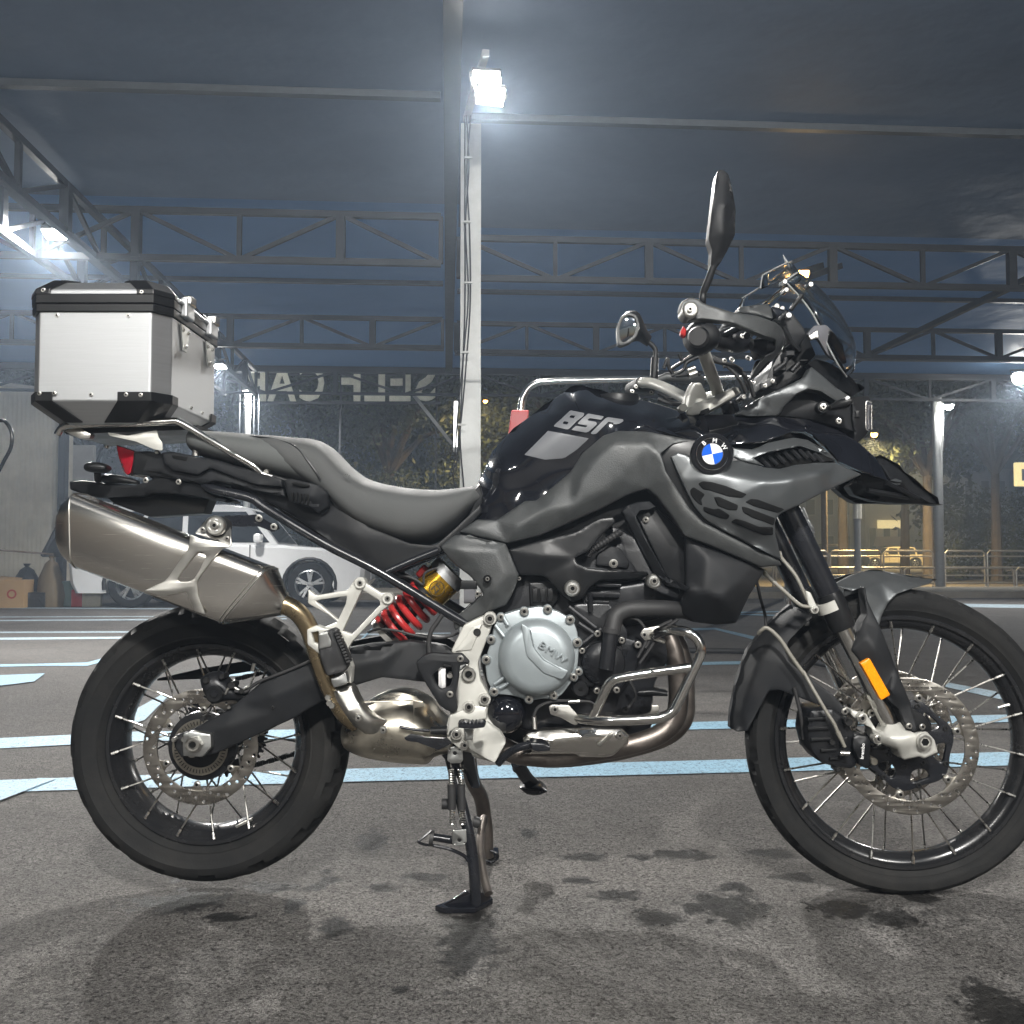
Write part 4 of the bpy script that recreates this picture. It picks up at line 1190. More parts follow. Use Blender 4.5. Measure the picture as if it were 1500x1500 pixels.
            dk = link('wheel_well', lathe_mesh([(0, 0), (wr * .6, 0)], 20), 'hole', w, 0); dk.parent = w; dk.matrix_parent_inverse = Matrix(); dk.location = (0, -.01 if s < 0 else .01, 0)
    for s in (-1, 1):
        for xs, z0, z1 in ((mid, gc + .12, belt - .01), (wsx - .42, gc + .20, belt - .01), (wb0 + .38, gc + .32, belt - .01)):
            link('door_seam', box_mesh(.014, .012, z1 - z0, (xs, s * (W / 2 - .001), (z0 + z1) / 2)), 'car_trim', root, 0)
        link('lower_cladding', box_mesh(wb1 - wb0 - 2 * wr - .12, .03, .05, ((wb0 + wb1) / 2, s * (W / 2 + .004), gc + .16)), 'car_trim', root, 0)
        link('roof_rail', box_mesh(abs(rf - rr) * .8, .03, .03, ((rf + rr) / 2 - .1, s * (W / 2 - .26), H + .015)), 'car_trim', root, 0)
        for cx in (wb0, wb1):
            link('arch_trim', sweep_mesh([(cx + (wr + .05) * cos(a), s * (W / 2 - .008), wr + (wr + .05) * sin(a)) for a in np.linspace(-.2, pi + .2, 14)], .028, 6, smooth=False), 'car_trim', root)
    link('number_plate', box_mesh(.02, .5, .11, (L_ / 2 + .005, 0, H * .30)), 'white', root, 0)
    link('grille', box_mesh(.03, .9, .16, (L_ / 2 - .02, 0, H * .42)), 'car_trim', root, 0)
    if hatch:
        hp = [(rr + .05, H - .03), (rr - .55, H + .02), (rr - .95, H * .50), (rr - .88, H * .48), (rr - .52, H - .07)]
        V = [(x, s * (W / 2 - .2), z) for s in (-1, 1) for x, z in hp]; k5 = 5
        Fc = [list(range(5))[::-1], [5 + k for k in range(5)]] + [[k, (k + 1) % 5, 5 + (k + 1) % 5, 5 + k] for k in range(5)]
        ho = link('raised_tailgate', fix_normals(mesh(V, Fc)), 'car_trim', root, 0); bevel(ho, .03); ho['label'] = 'open tailgate with dark glass'
        sp = link('tailgate_spoiler', box_mesh(.55, W - .5, .05, (rr - .28, 0, H + .03)), paint, root, 0); bevel(sp, .02)
    root.location = loc; root.rotation_euler = (0, 0, rz)
    return root
rw = G(178, 890)      # rear tyre contact
car(Vector((rw.x + 1.42, rw.y + .86, 0)), radians(2), 'white sport utility car with its tailgate raised behind the exhaust', 'car_white', 4.45, 1.56, 1.84, True, True)
q1 = G(1298, 846); car(Vector((P(1308, 840, 64).x, 64, 0)), radians(172), 'pale cream saloon car parked across the street behind the railing', 'car_cream', 4.3, 1.42, 1.75, False)
car(Vector((P(1216, 840, 58).x, 58, 0)), radians(6), 'dark saloon car across the street behind the steel pole', 'car_dark', 4.4, 1.5, 1.78, True)

# ================================================================ THE MOTORCYCLE
bike = empty('motorcycle', (.08, 0, 0))
tag(bike, 'black and grey adventure motorcycle with wire wheels and aluminium top case on its centre stand', 'motorcycle')
ZK = {'A': (0, 380, 400 / 1500), 'B': (80, 640, 400 / 1500), 'C': (100, 860, .28), 'D': (420, 780, .2), 'E': (480, 980, 380 / 1500), 'F': (640, 840, .28),
      'G': (640, 540, .28), 'H': (960, 560, 440 / 1500), 'I': (880, 240, .28), 'J': (1060, 820, 1 / 3), 'K': (1100, 960, .2), 'L': (980, 420, .2), 'S': (300, 420, 460 / 1500),
      'N': (1150, 560, 350 / 1500), 'R': (80, 660, 380/1500)}
def Z(k, pts):
    """coordinates read in an enlarged view of the photograph -> photo pixels (third value kept)"""
    x, y, s = ZK[k]
    return [(x + p[0] * s, y + p[1] * s, *p[2:]) for p in pts]

# ---------------------------------------------------------------- wheels
def circ_w(cx, cz, r, n=40): return [(cx + r * cos(2 * pi * k / n), cz + r * sin(2 * pi * k / n)) for k in range(n)]
def ring_plate(name, ro, ri, holes, y0, y1, m, parent, bev=.0006, n=96):
    me = plate_mesh([circ_w(0, 0, ro, n), circ_w(0, 0, ri, n)] + holes, y0, y1, bev, True)
    o = link(name, me, m, None, 30); o.parent = parent; return o
def local(name, me, m, parent, smooth=35):
    o = link(name, me, m, None, smooth); o.parent = parent; return o
SPOKE = sweep_mesh([(0, 0, 0), (0, 0, 1)], .00225, 7, smooth=False); SPOKE.materials.append(M['spoke'])
SPOKE.polygons.foreach_set('use_smooth', [True] * len(SPOKE.polygons)); SPOKE.set_sharp_from_angle(angle=radians(50))
NIP = sweep_mesh([(0, 0, 0), (0, 0, .016)], .0036, 7, smooth=False); NIP.materials.append(M['bolt'])
def tyre_mesh(prof, seg, groove, depth):
    tread_r = max(p[0] for p in prof) - .030
    """tyre of revolution with slanted grooves cut into the shoulders"""
    V, Fc = [], []; n = len(prof)
    for k in range(seg):
        a = 2 * pi * k / seg
        for i, (r, y) in enumerate(prof):
            rr = r
            if r > tread_r and groove(k, i, y): rr -= depth
            V.append((rr * cos(a), y, rr * sin(a)))
    for k in range(seg):
        k2 = (k + 1) % seg
        for i in range(n - 1): Fc.append([k * n + i, k * n + i + 1, k2 * n + i + 1, k2 * n + i])
    return fix_normals(mesh(V, Fc))
def wheel(name, ctr, rot, tyre_prof, rim_R, rim_w, nsp, rs, hub_r, hub_w, gfun, phase):
    root = empty(name, ctr); root.rotation_euler = (0, 0, rot); adopt(root, bike)
    local('tyre', tyre_mesh(tyre_prof, 240, gfun, .010), 'tyre', root, 32)
    R, w = rim_R, rim_w
    prof = [(R + .004, -w), (R + .001, -w - .003), (R - .006, -w - .002), (R - .010, -w + .006), (R - .013, -w * .8), (R - .020, -w * .66), (R - .028, -w * .35), (R - .030, 0), (R - .028, w * .35), (R - .020, w * .66), (R - .013, w * .8), (R - .010, w - .006), (R - .006, w + .002), (R + .001, w + .003), (R + .004, w),
            (R - .004, w * .6), (R - .022, 0), (R - .004, -w * .6), (R + .004, -w)]
    local('rim', lathe_mesh(prof, 96), 'rim', root, 28)
    hub = lathe_mesh([(0, -hub_w), (hub_r * .8, -hub_w), (hub_r, -hub_w + .004), (hub_r, -hub_w + .014), (hub_r * .62, -hub_w + .02), (hub_r * .55, 0), (hub_r * .62, hub_w - .02), (hub_r, hub_w - .014), (hub_r, hub_w), (0, hub_w)], 40)
    local('hub', hub, 'engine_black', root)
    for side in (-1, 1):
        for k in range(nsp):
            a = 2 * pi * (k + (.5 if side > 0 else 0)) / nsp + phase
            tw = (1 if k % 2 else -1) * .62
            p = Vector((rs * cos(a), side * (w - .004), rs * sin(a)))
            q = Vector((hub_r * .93 * cos(a + tw), -side * hub_w * .55 + side * .006 * (k % 2), hub_r * .93 * sin(a + tw)))
            o = bpy.data.objects.new('spoke', SPOKE); COL.objects.link(o); o.parent = root
            d = q - p
            o.location = p; o.rotation_euler = d.to_track_quat('Z', 'Y').to_euler(); o.scale = (1, 1, d.length)
            o = bpy.data.objects.new('spoke_nipple', NIP); COL.objects.link(o); o.parent = root
            o.location = p - d.normalized() * .004; o.rotation_euler = d.to_track_quat('Z', 'Y').to_euler()
    return root
def disc_holes(R1, R2, n, r, ph=0):
    h = []
    for k in range(n):
        a = 2 * pi * k / n + ph
        rr = (R1, (R1 + R2) / 2, R2)[k % 3]
        h.append(circ_w(rr * cos(a), rr * sin(a), r, 8))
    return h
rc = P(312, 1083, 0)
rw_prof = [(.226, -.050), (.232, -.060), (.239, -.0645), (.2405, -.0665), (.2425, -.0668), (.244, -.0665), (.258, -.0725), (.272, -.0755), (.2735, -.0768), (.2755, -.0765), (.288, -.074), (.2985, -.067), (.3075, -.052), (.3135, -.034), (.3165, -.015), (.317, 0), (.3165, .015), (.3135, .034), (.3075, .052), (.2985, .067), (.288, .074), (.272, .0755), (.250, .070), (.232, .060), (.226, .050)]
def g_rear(k, i, y):
    if abs(y) > .072 or abs(y) < .012 : return False
    s = (k + int(abs(y) * 230) + (7 if y > 0 else 0)) % 15
    return s < 4 and abs(y) > .022
rear = wheel('rear_wheel', rc, 0, rw_prof, .224, .056, 16, .212, .062, .055, g_rear, .1)
def rel(px, py, Y, c): v = P(px, py, Y) - c; return v
ring_plate('brake_disc', .128, .0965, disc_holes(.1035, .121, 42, .0036), -.0925, -.0880, 'disc', rear)
ring_plate('sensor_ring', .062, .045, [[(r_ * cos(a + s), r_ * sin(a + s)) for r_, s in ((.058, -.022), (.058, .022), (.049, .022), (.049, -.022))] for a in np.linspace(0, 2 * pi, 48, endpoint=False)], -.0955, -.0935, 'carrier', rear, bev=0)
local('disc_carrier', lathe_mesh([(0, -.080), (.060, -.084), (.076, -.080), (.078, -.072), (.06, -.06), (0, -.06)], 48), 'engine_black', rear)
for a in np.linspace(0, 2 * pi, 6, endpoint=False) + .45:
    tri = [(.100 * cos(a - .16), .100 * sin(a - .16)), (.100 * cos(a + .16), .100 * sin(a + .16)), (.087 * cos(a + .09), .087 * sin(a + .09)), (.077 * cos(a + .07), .077 * sin(a + .07)), (.074 * cos(a), .074 * sin(a)), (.077 * cos(a - .07), .077 * sin(a - .07)), (.087 * cos(a - .09), .087 * sin(a - .09))]
    local('disc_tab', plate_mesh([tri], -.0915, -.0888, .0006, True), 'carrier', rear)
    o = bpy.data.objects.new('disc_bolt', BOLT); COL.objects.link(o); o.parent = rear
    o.location = (.083 * cos(a), -.096, .083 * sin(a)); o.scale = (.0062, .006, .0062)
local('axle', lathe_mesh([(0, -.15), (.012, -.15), (.012, .13), (0, .13)], 24), 'bare', rear)
# sprocket and chain on the far side
spr = []
for k in range(42):
    a = 2 * pi * k / 42
    spr += [(.098 * cos(a - .045), .098 * sin(a - .045)), (.106 * cos(a - .02), .106 * sin(a - .02)), (.106 * cos(a + .02), .106 * sin(a + .02)), (.098 * cos(a + .045), .098 * sin(a + .045))]
local('sprocket', plate_mesh([spr, circ_w(0, 0, .07, 30)], .086, .092, .0005, True), 'black_plastic', rear)
# balance weight on the rim
bw = local('balance_weight', box_mesh(.040, .018, .005), 'bare', rear); bw.location = (.085, -.03, -.182); bw.rotation_euler = (0, radians(-25), 0)

fc = Vector((.896, 0, P(1310, 1083, 0).z))
FROT = radians(-4)
fw_prof = [(.288, -.030), (.294, -.036), (.300, -.0392), (.3012, -.0405), (.303, -.0405), (.310, -.0435), (.320, -.0455), (.331, -.045), (.3395, -.038), (.3455, -.026), (.349, -.012), (.350, 0), (.349, .012), (.3455, .026), (.3395, .038), (.331, .045), (.320, .0455), (.306, .042), (.294, .036), (.288, .030)]
def g_front(k, i, y):
    s = (k + int(abs(y) * 260) + (6 if y > 0 else 0)) % 12
    return s < 3 and .008 < abs(y) < .0445
front = wheel('front_wheel', fc, FROT, fw_prof, .286, .034, 18, .272, .052, .050, g_front, .25)
for s in (-1, 1):
    ring_plate('brake_disc', .1525, .1215, disc_holes(.128, .146, 54, .0032, s), s * .078 - .0022, s * .078 + .0022, 'disc', front)
    lobes = [((.098 + .005 * cos(6 * (a - .32))) * cos(a), (.098 + .005 * cos(6 * (a - .32))) * sin(a)) for a in np.linspace(0, 2 * pi, 72, endpoint=False)]
    wins = [rnd([(r_ * cos(a + t), r_ * sin(a + t)) for r_, t in ((.058, -.26), (.058, .26), (.085, .30), (.085, -.30))], .012, 3) for a in np.linspace(0, 2 * pi, 6, endpoint=False) + .85]
    local('disc_carrier', plate_mesh([lobes] + wins, s * .070 - .006, s * .070 + .006, .0025, True), 'satin_black', front)
    local('hub_cap', lathe_mesh([(.0, s * .082), (.042, s * .080), (.052, s * .074), (.054, s * .05)], 40), 'satin_black', front)
    for a in np.linspace(0, 2 * pi, 6, endpoint=False) + .32:
        tri = [(.125 * cos(a - .19), .125 * sin(a - .19)), (.125 * cos(a + .19), .125 * sin(a + .19)), (.117 * cos(a + .09), .117 * sin(a + .09)), (.1035 * cos(a + .07), .1035 * sin(a + .07)), (.100 * cos(a), .100 * sin(a)), (.1035 * cos(a - .07), .1035 * sin(a - .07)), (.117 * cos(a - .09), .117 * sin(a - .09))]
        local('disc_tab', plate_mesh([tri], s * .0765 - .0015, s * .0765 + .0015, .0005, True), 'carrier', front)
        o = bpy.data.objects.new('disc_bolt', BOLT); COL.objects.link(o); o.parent = front
        o.location = (.1095 * cos(a), -.0855 if s < 0 else .0785, .1095 * sin(a)); o.scale = (.0068, .007, .0068)
for k in range(14):
    a = 2 * pi * k / 14
    o = bpy.data.objects.new('carrier_bolt', BOLT_D); COL.objects.link(o); o.parent = front
    rr = .090 if k % 2 else .0475
    o.location = (rr * cos(a), -.079, rr * sin(a)); o.scale = (.006, .008, .006)
# valve
va = local('valve', sweep_mesh([(0, 0, 0), (0, 0, .028)], .0045, 10, smooth=False), 'bolt', front); va.location = (.249, -.012, .085); va.rotation_euler = (0, radians(-105), 0)

# ---------------------------------------------------------------- top case
case = empty('top_case', (-.9, 0, P(150, 617, -.2).z)); adopt(case, bike); case['label'] = 'aluminium top case with black edge guards'
cx0, cx1, cy = -1.052, -.750, .2
def octa(x0, x1, y, cxm=.030, cym=.045, ins=0):
    x0 += ins; x1 -= ins; y -= ins
    return [(x0, -y + cym), (x0 + cxm, -y), (x1 - cxm, -y), (x1, -y + cym), (x1, y - cym), (x1 - cxm, y), (x0 + cxm, y), (x0, y - cym)]
def rings_mesh(rings):                          # [(z, outline)]
    V, Fc = [], []; n = len(rings[0][1])
    for z, o in rings: V += [(x, y, z) for x, y in o]
    for i in range(len(rings) - 1):
        for k in range(n):
            k2 = (k + 1) % n; Fc.append([i * n + k, i * n + k2, (i + 1) * n + k2, (i + 1) * n + k])
    Fc += [list(range(n))[::-1], [(len(rings) - 1) * n + k for k in range(n)]]
    return fix_normals(mesh(V, Fc))
def zA(v, Y=-.2): return P(150, 380 + v * .26667, Y).z
o = link('case_body', rings_mesh([(zA(892), octa(cx0, cx1, cy, ins=.052)), (zA(778), octa(cx0, cx1, cy)), (zA(285), octa(cx0, cx1, cy))]), 'alu', case, 0); bevel(o, .003)
o = link('lower_band', rings_mesh([(zA(290), octa(cx0, cx1, cy, ins=-.005)), (zA(245), octa(cx0, cx1, cy, ins=-.005))]), 'black_plastic', case, 0); bevel(o, .002)
o = link('lid_band', rings_mesh([(zA(243), octa(cx0, cx1, cy, ins=-.006)), (zA(192), octa(cx0, cx1, cy, ins=-.006))]), 'black_plastic', case, 0); bevel(o, .002)
o = link('lid', rings_mesh([(zA(195), octa(cx0, cx1, cy, ins=-.002)), (zA(165), octa(cx0, cx1, cy, ins=-.001)), (zA(108), octa(cx0, cx1, cy, ins=.026)), (zA(102), octa(cx0, cx1, cy, ins=.045))]), 'alu', case, 0); bevel(o, .003)
# black corner guards: lid corners and bottom corners, all four
def corner(name, sx, sy, zs, insets, run, m='black_plastic', lab=None):
    """L-shaped guard wrapped round one vertical corner; zs from top to bottom"""
    V, Fc = [], []
    for z, ins in zip(zs, insets):
        o = octa(cx0, cx1, cy, ins=ins - .003)
        xm = (cx0 + cx1) / 2
        xa = (o[3][0] if sx > 0 else o[0][0]); ya = o[1][1] * (1 if sy < 0 else -1)
        xc = o[2][0] if sx > 0 else o[1][0]; yc = o[0][1] * (1 if sy < 0 else -1)
        V += [(xc - sx * run, ya, z), (xc, ya, z), (xa, yc, z), (xa, yc - sy * run * .5, z)]
    n = 4
    for i in range(len(zs) - 1):
        for k in range(3): Fc.append([i * n + k, i * n + k + 1, (i + 1) * n + k + 1, (i + 1) * n + k])
    me = mesh(V, Fc); me = fix_normals(me)
    # make sure it faces outwards, then thicken inwards
    o = link(name, me, m, case, 0)
    so = o.modifiers.new('solid', 'SOLIDIFY'); so.thickness = .004; so.offset = 0
    bevel(o, .0015)
    return o
for sx in (-1, 1):
    for sy in (-1, 1):
        corner('lid_corner', sx, sy, (zA(196), zA(168), zA(104), zA(98)), (-.003, -.002, .024, .044), .036 if sx > 0 else .030)
        corner('corner_guard', sx, sy, (zA(728), zA(778), zA(880)), (0, 0, .047), .072 if sx > 0 else .036)
for u, v in ((310, 306), (703, 309), (497, 742)): bolt(*Z('A', [(u, v)])[0], -.203, 3.4, case, name='rivet')
for u, v in ((213, 735), (295, 735), (690, 742), (770, 744)): bolt(*Z('A', [(u, v)])[0], -.207, 3.2, case, name='rivet')
for u, v in ((235, 168), (777, 177)): bolt(*Z('A', [(u, v)])[0], -.209, 3.6, case, name='rivet')
# front face fittings (towards the rider): two latches, hasps, rivets, seam
for yy in (-.085, .095):
    xf = cx1 + .004
    b = link('latch', box_mesh(.016, .055, .045), 'alu', case, 0); b.location = (xf + .006, yy, zA(205)); adopt(b, case); bevel(b, .004)
    b2 = link('latch_lever', box_mesh(.022, .040, .022), 'chrome', case, 0); b2.location = (xf + .010, yy, zA(160)); bevel(b2, .004)
    p_ = link('latch_plate', fix_normals(mesh([(xf - .001, yy - .03, zA(300)), (xf - .001, yy + .03, zA(300)), (xf - .001, yy + .012, zA(445)), (xf - .001, yy - .012, zA(445)), (xf + .002, yy - .03, zA(300)), (xf + .002, yy + .03, zA(300)), (xf + .002, yy + .012, zA(445)), (xf + .002, yy - .012, zA(445))], [(0, 1, 2, 3), (4, 7, 6, 5), (0, 4, 5, 1), (1, 5, 6, 2), (2, 6, 7, 3), (3, 7, 4, 0)])), 'alu_dull', case, 0)
    for dz, dy in ((330, -.018), (330, .018), (420, 0)):
        q = bpy.data.objects.new('rivet', BOLT); COL.objects.link(q); q.location = (xf + .006, yy + dy, zA(dz)); q.scale = (.004,) * 3; q.rotation_euler = (0, 0, pi / 2); adopt(q, case)
for yy in (-.13, -.02, .06, .14):
    q = bpy.data.objects.new('rivet', BOLT); COL.objects.link(q); q.location = (cx1 + .003, yy, zA(745)); q.scale = (.004,) * 3; q.rotation_euler = (0, 0, pi / 2); adopt(q, case)
rail_ = link('lid_rail', sweep_mesh([(cx1 + .008, -.14, zA(185)), (cx1 + .008, .15, zA(185))], .004, 8, smooth=False), 'alu', case)

# ---------------------------------------------------------------- rear rack
tube('rack_tube', [(84, 637, -.13), (92, 626, -.13), (110, 622, -.135), (180, 620, -.14), (240, 618, -.14), (256, 617, -.14), (268, 621, -.14), (318, 651, -.138), (352, 671, -.136), (372, 683, -.135), (384, 694, -.132), (399, 699, -.130)], .0082, 'chrome', bike, 12, True)
plate('rack_gusset', rnd(Z('A', [(590, 950), (700, 968), (862, 935), (868, 975), (892, 1010), (892, 1050), (850, 1045), (745, 1000), (600, 968)]), 2), -.120, -.116, 'silver', bike, .0008)
o = link('rack_plate', fix_normals(mesh([P(92, 628, -.12), P(290, 622, -.12), P(285, 629, -.12), P(96, 636, -.12), P(92, 628, -.12) + Vector((0, .24, 0)), P(290, 622, -.12) + Vector((0, .24, 0)), P(285, 629, -.12) + Vector((0, .24, 0)), P(96, 636, -.12) + Vector((0, .24, 0))], [(0, 1, 2, 3), (4, 7, 6, 5), (0, 4, 5, 1), (1, 5, 6, 2), (2, 6, 7, 3), (3, 7, 4, 0)])), 'black_plastic', bike, 0); bevel(o, .002)
plate('rack_end_plate', rnd(Z('A', [(330, 915), (385, 895), (500, 960), (490, 985), (440, 985), (345, 940)]), 2), -.122, -.10, 'bare', bike, .001)
loft('rack_mount', [Z('A', [(440, 945), (440, 985)]) + [0, .10], Z('A', [(480, 945), (480, 990)]) + [0, .10], Z('A', [(515, 950), (515, 980)]) + [0, .10]], 'black_plastic', bike)
tube('mount_foot', [*[(p[0], p[1], -.10) for p in Z('A', [(1070, 990), (1078, 1040), (1075, 1080)])]], .008, 'bare', bike, 10, True)
cyl('rack_pin', *Z('A', [(1462, 1165)])[0], 4, -.140, -.122, 'bolt', bike)

# ---------------------------------------------------------------- tail unit
panel('tail_lamp', Z('B', [(338, 42), (380, 58), (440, 78), (434, 140), (420, 200), (400, 212), (380, 195), (350, 110)]), [(171, 652, -.055), (197, 661, -.075), (190, 696, -.075), (178, 690, -.05)], .10, 'red_lens', bike, edge=5, er=.012, step=5)
panel('tail_fairing', Z('B', [(436, 80), (520, 78), (600, 95), (640, 130), (830, 150), (870, 170), (1240, 245), (1260, 285), (1270, 330), (1100, 300), (1010, 270), (880, 240), (820, 262), (700, 240), (600, 205), (520, 190), (425, 205), (430, 150)]),
      [(197, 661, -.085), (240, 664, -.095), (300, 690, -.115), (411, 705, -.13), (418, 728, -.135), (300, 705, -.12), (190, 694, -.085), (250, 680, -.10), (350, 708, -.13)], .06, 'dark_plastic', bike, edge=4, er=.010, step=6, mirror=True)
plate('tail_deck', Z('B', [(438, 82), (1200, 240), (1250, 320), (900, 260), (430, 200)]), -.09, .09, 'black_plastic', bike, .003)
panel('grab_rail', Z('B', [(586, 88), (640, 80), (745, 100), (760, 108), (850, 118), (905, 130), (1000, 160), (1250, 232), (1252, 276), (1100, 262), (1010, 232), (860, 172), (820, 190), (790, 210), (640, 182), (600, 150)]),
      [(237, 663, -.115), (300, 672, -.125), (413, 703, -.150), (413, 713, -.150), (290, 693, -.13), (240, 680, -.118)], .035, 'dark_plastic', bike, edge=5, er=.012, step=6, mirror=True)
panel('grab_rail_end', Z('B', [(1258, 238), (1300, 228), (1440, 262), (1500, 300), (1510, 385), (1450, 420), (1410, 392), (1290, 352), (1272, 300)]),
      [(416, 703, -.150), (464, 711, -.160), (482, 722, -.15), (482, 745, -.14), (420, 730, -.150), (455, 730, -.164)], .05, 'dark_plastic', bike, edge=4, er=.008, step=5, mirror=True)
for k in range(5):
    plate('vent_slot', Z('B', [(1300 + k * 22, 305 + k * 3), (1312 + k * 22, 305 + k * 3), (1308 + k * 22, 352 + k * 6), (1298 + k * 22, 350 + k * 6)]), -.1645, -.150, 'hole', bike, .0005)
plate('grab_rail_recess', rnd(Z('B', [(640, 98), (740, 112), (770, 128), (720, 132), (650, 118)]), 2), -.122, -.10, 'hole', bike, .0006)
plate('grab_rail_recess', rnd(Z('B', [(1310, 248), (1395, 262), (1400, 272), (1370, 276), (1300, 258)]), 2), -.1655, -.15, 'hole', bike, .0006)
panel('tail_underside', Z('B', [(85, 245), (160, 238), (300, 256), (440, 264), (500, 250), (540, 232), (500, 200), (520, 192), (700, 240), (820, 262), (830, 300), (900, 335), (880, 345), (780, 330), (640, 312), (540, 310), (500, 328), (430, 330), (330, 332), (240, 335), (160, 315), (90, 290)]),
      [(103, 705, -.04), (123, 727, -.04), (200, 712, -.07), (219, 694, -.08), (300, 715, -.10), (320, 730, -.10), (195, 728, -.06), (250, 705, -.085)], .07, 'dark_plastic', bike, edge=4, er=.010, step=6, mirror=True)
plate('plate_hanger', Z('B', [(270, 322), (440, 325), (560, 312), (640, 314), (780, 332), (850, 345), (820, 420), (520, 440), (330, 370)]), -.03, .03, 'black_plastic', bike, .004)
loft('plate_lamp', [Z('A', [(560, 1200), (560, 1215)]) + [-.045, .012], Z('A', [(590, 1180), (590, 1230)]) + [-.05, .02], Z('A', [(680, 1190), (680, 1232)]) + [-.055, .022], Z('A', [(760, 1215), (760, 1235)]) + [-.06, .012]], 'black_plastic', bike, n=3)
ind = loft('rear_indicator', [Z('B', [(172, 165), (172, 172)]) + [-.11, .010], Z('B', [(178, 148), (178, 188)]) + [-.11, .016], Z('B', [(210, 139), (210, 196)]) + [-.11, .022], Z('B', [(260, 142), (260, 198)]) + [-.11, .022], Z('B', [(294, 156), (294, 188)]) + [-.11, .018], Z('B', [(300, 168), (300, 178)]) + [-.11, .01]], 'black_plastic', bike, n=3)
link('stalk', sweep_mesh([P(*Z('B', [(235, 190)])[0], -.10), P(*Z('B', [(240, 238)])[0], -.05)], .008, 10, smooth=False), 'rubber', ind)
for u, v in ((498, 238), (678, 247)): bolt(*Z('B', [(u, v)])[0], -.108, 4.2, bike)
cyl('tail_bolt', *Z('B', [(560, 82)])[0], 3, -.10, -.085, 'bolt', bike)

# side cover under the seat
panel('side_cover', [(330, 690), (420, 705), (470, 712), (500, 740), (540, 772), (600, 796), (645, 800), (648, 808), (566, 838), (540, 826), (480, 790), (430, 756), (395, 736), (340, 718)],
      [(330, 700, -.10), (420, 710, -.118), (500, 740, -.125), (600, 797, -.128), (645, 803, -.128), (560, 836, -.120), (430, 752, -.112), (520, 785, -.135)], .05, 'dark_plastic', bike, edge=4, er=.006, step=7, mirror=True)
# seat: rider part and pillion part, a full lofted cushion each
loft('pillion_cushion', [((291, 640), (290, 652), 0, .05), ((294, 634), (292, 664), 0, .10), ((307, 634.5), (304, 672), 0, .128), ((345, 636.5), (340, 685), 0, .142), ((392, 641), (390, 700), 0, .150), ((430, 645), (440, 714), 0, .152), ((452, 650), (470, 726), 0, .15), ((466, 662), (486, 736), 0, .146)], 'seat2', bike, seg=32, n=4)
loft('rider_seat', [((385, 641), (424, 690), 0, .128, 3), ((412, 642.3), (446, 704), 0, .150, 3), ((440, 645), (470, 722), 0, .156, 3), ((468, 647.5), (496, 742), 0, .158, 3), ((486, 656), (516, 762), 0, .157, 3), ((514, 684), (540, 779), 0, .152, 3), ((545, 704), (572, 792), 0, .150, 2.8), ((590, 715), (604, 799), 0, .148, 2.8), ((637, 718.5), (636, 796), 0, .135, 2.6), ((672, 716), (664, 777), 0, .115, 2.6), ((694, 713), (688, 754), 0, .10, 2.6), ((704, 722), (704, 738), 0, .08, 2.6)], 'seat', bike, seg=40, n=5)
tube('seat_seam', [(p[0], p[1], y) for p, y in zip(Z('S', [(150, 712), (290, 722), (390, 745), (440, 770), (490, 830), (530, 885), (553, 925)]), (-.10, -.125, -.140, -.150, -.158, -.160, -.158))], .0022, 'black_plastic', bike, 6, True)
text('seat_print', 'GS', *Z('S', [(680, 905)])[0], -.160, 5, 'seat2', bike, ang=30)
plate('seat_base', [(300, 672), (400, 694), (480, 716), (514, 758), (600, 800), (640, 797), (668, 772), (704, 738), (706, 750), (660, 800), (600, 812), (500, 780), (400, 715), (300, 690)], -.115, .115, 'black_plastic', bike, .004)

# subframe tubes
tube('subframe_tube', [(p[0], p[1], y) for p, y in zip(Z('B', [(822, 262), (880, 290), (980, 312), (1090, 342), (1160, 392), (1480, 586)]), (-.10, -.108, -.112, -.115, -.118, -.125))] + [(556, 838, -.13), (662, 902, -.135), (690, 918, -.135)], .0105, 'satin_black', bike, 14, True, n=5)
tube('subframe_tube', [(566, 838, -.128), (600, 823, -.128), (642, 806, -.128)], .008, 'satin_black', bike, 12, True)
panel('exhaust_arm', [Z('B', [(930, 432), (1060, 430), (1105, 425), (1130, 440), (1180, 470), (1225, 480), (1235, 505), (1200, 522), (1120, 492), (960, 492)])[k] for k in range(10)], [(335, 760, -.20), (376, 757, -.16), (408, 770, -.145)], .006, 'satin_black', bike, edge=2, er=.002, step=6)
for u, v in ((1120, 447), (1201, 495)): bolt(*Z('B', [(u, v)])[0], -.172 if u < 1150 else -.160, 5.5, bike)
# ---------------------------------------------------------------- silencer
sil = loft('silencer', [((92, 762), (92, 790), -.205, .022, 3), ((96, 745), (95, 806), -.205, .046, 3.2), ((104, 734), (103, 818), -.205, .058, 3.4), ((114, 726), (114, 828), -.205, .063, 3.6), ((120, 724), (122.5, 832), -.205, .0645, 5), ((270, 782), (234, 874), -.205, .0645, 5), ((400, 831.5), (333, 912), -.205, .0645, 5), ((404, 834), (337, 913), -.205, .063, 3.4), ((412, 852), (372, 908), -.203, .050, 3), ((419, 868), (410, 902), -.200, .030, 2.2), ((421, 872), (413, 902), -.200, .024, 2)], 'titan', bike, seg=56, smooth=28)
def ring_at(st, r=.0016):
    t, b, yc, hy, e = st
    pts = []
    T, B = P(*t, yc), P(*b, yc); c = (T + B) / 2; v = (T - B) / 2
    for k in range(48):
        a = 2 * pi * k / 48; ca, sa = cos(a), sin(a)
        pts.append(c + v * math.copysign(abs(ca) ** (2 / e), ca) * 1.006 + Vector((0, hy * 1.006, 0)) * math.copysign(abs(sa) ** (2 / e), sa))
    return sweep_mesh(pts, r, 6, closed=True, smooth=False)
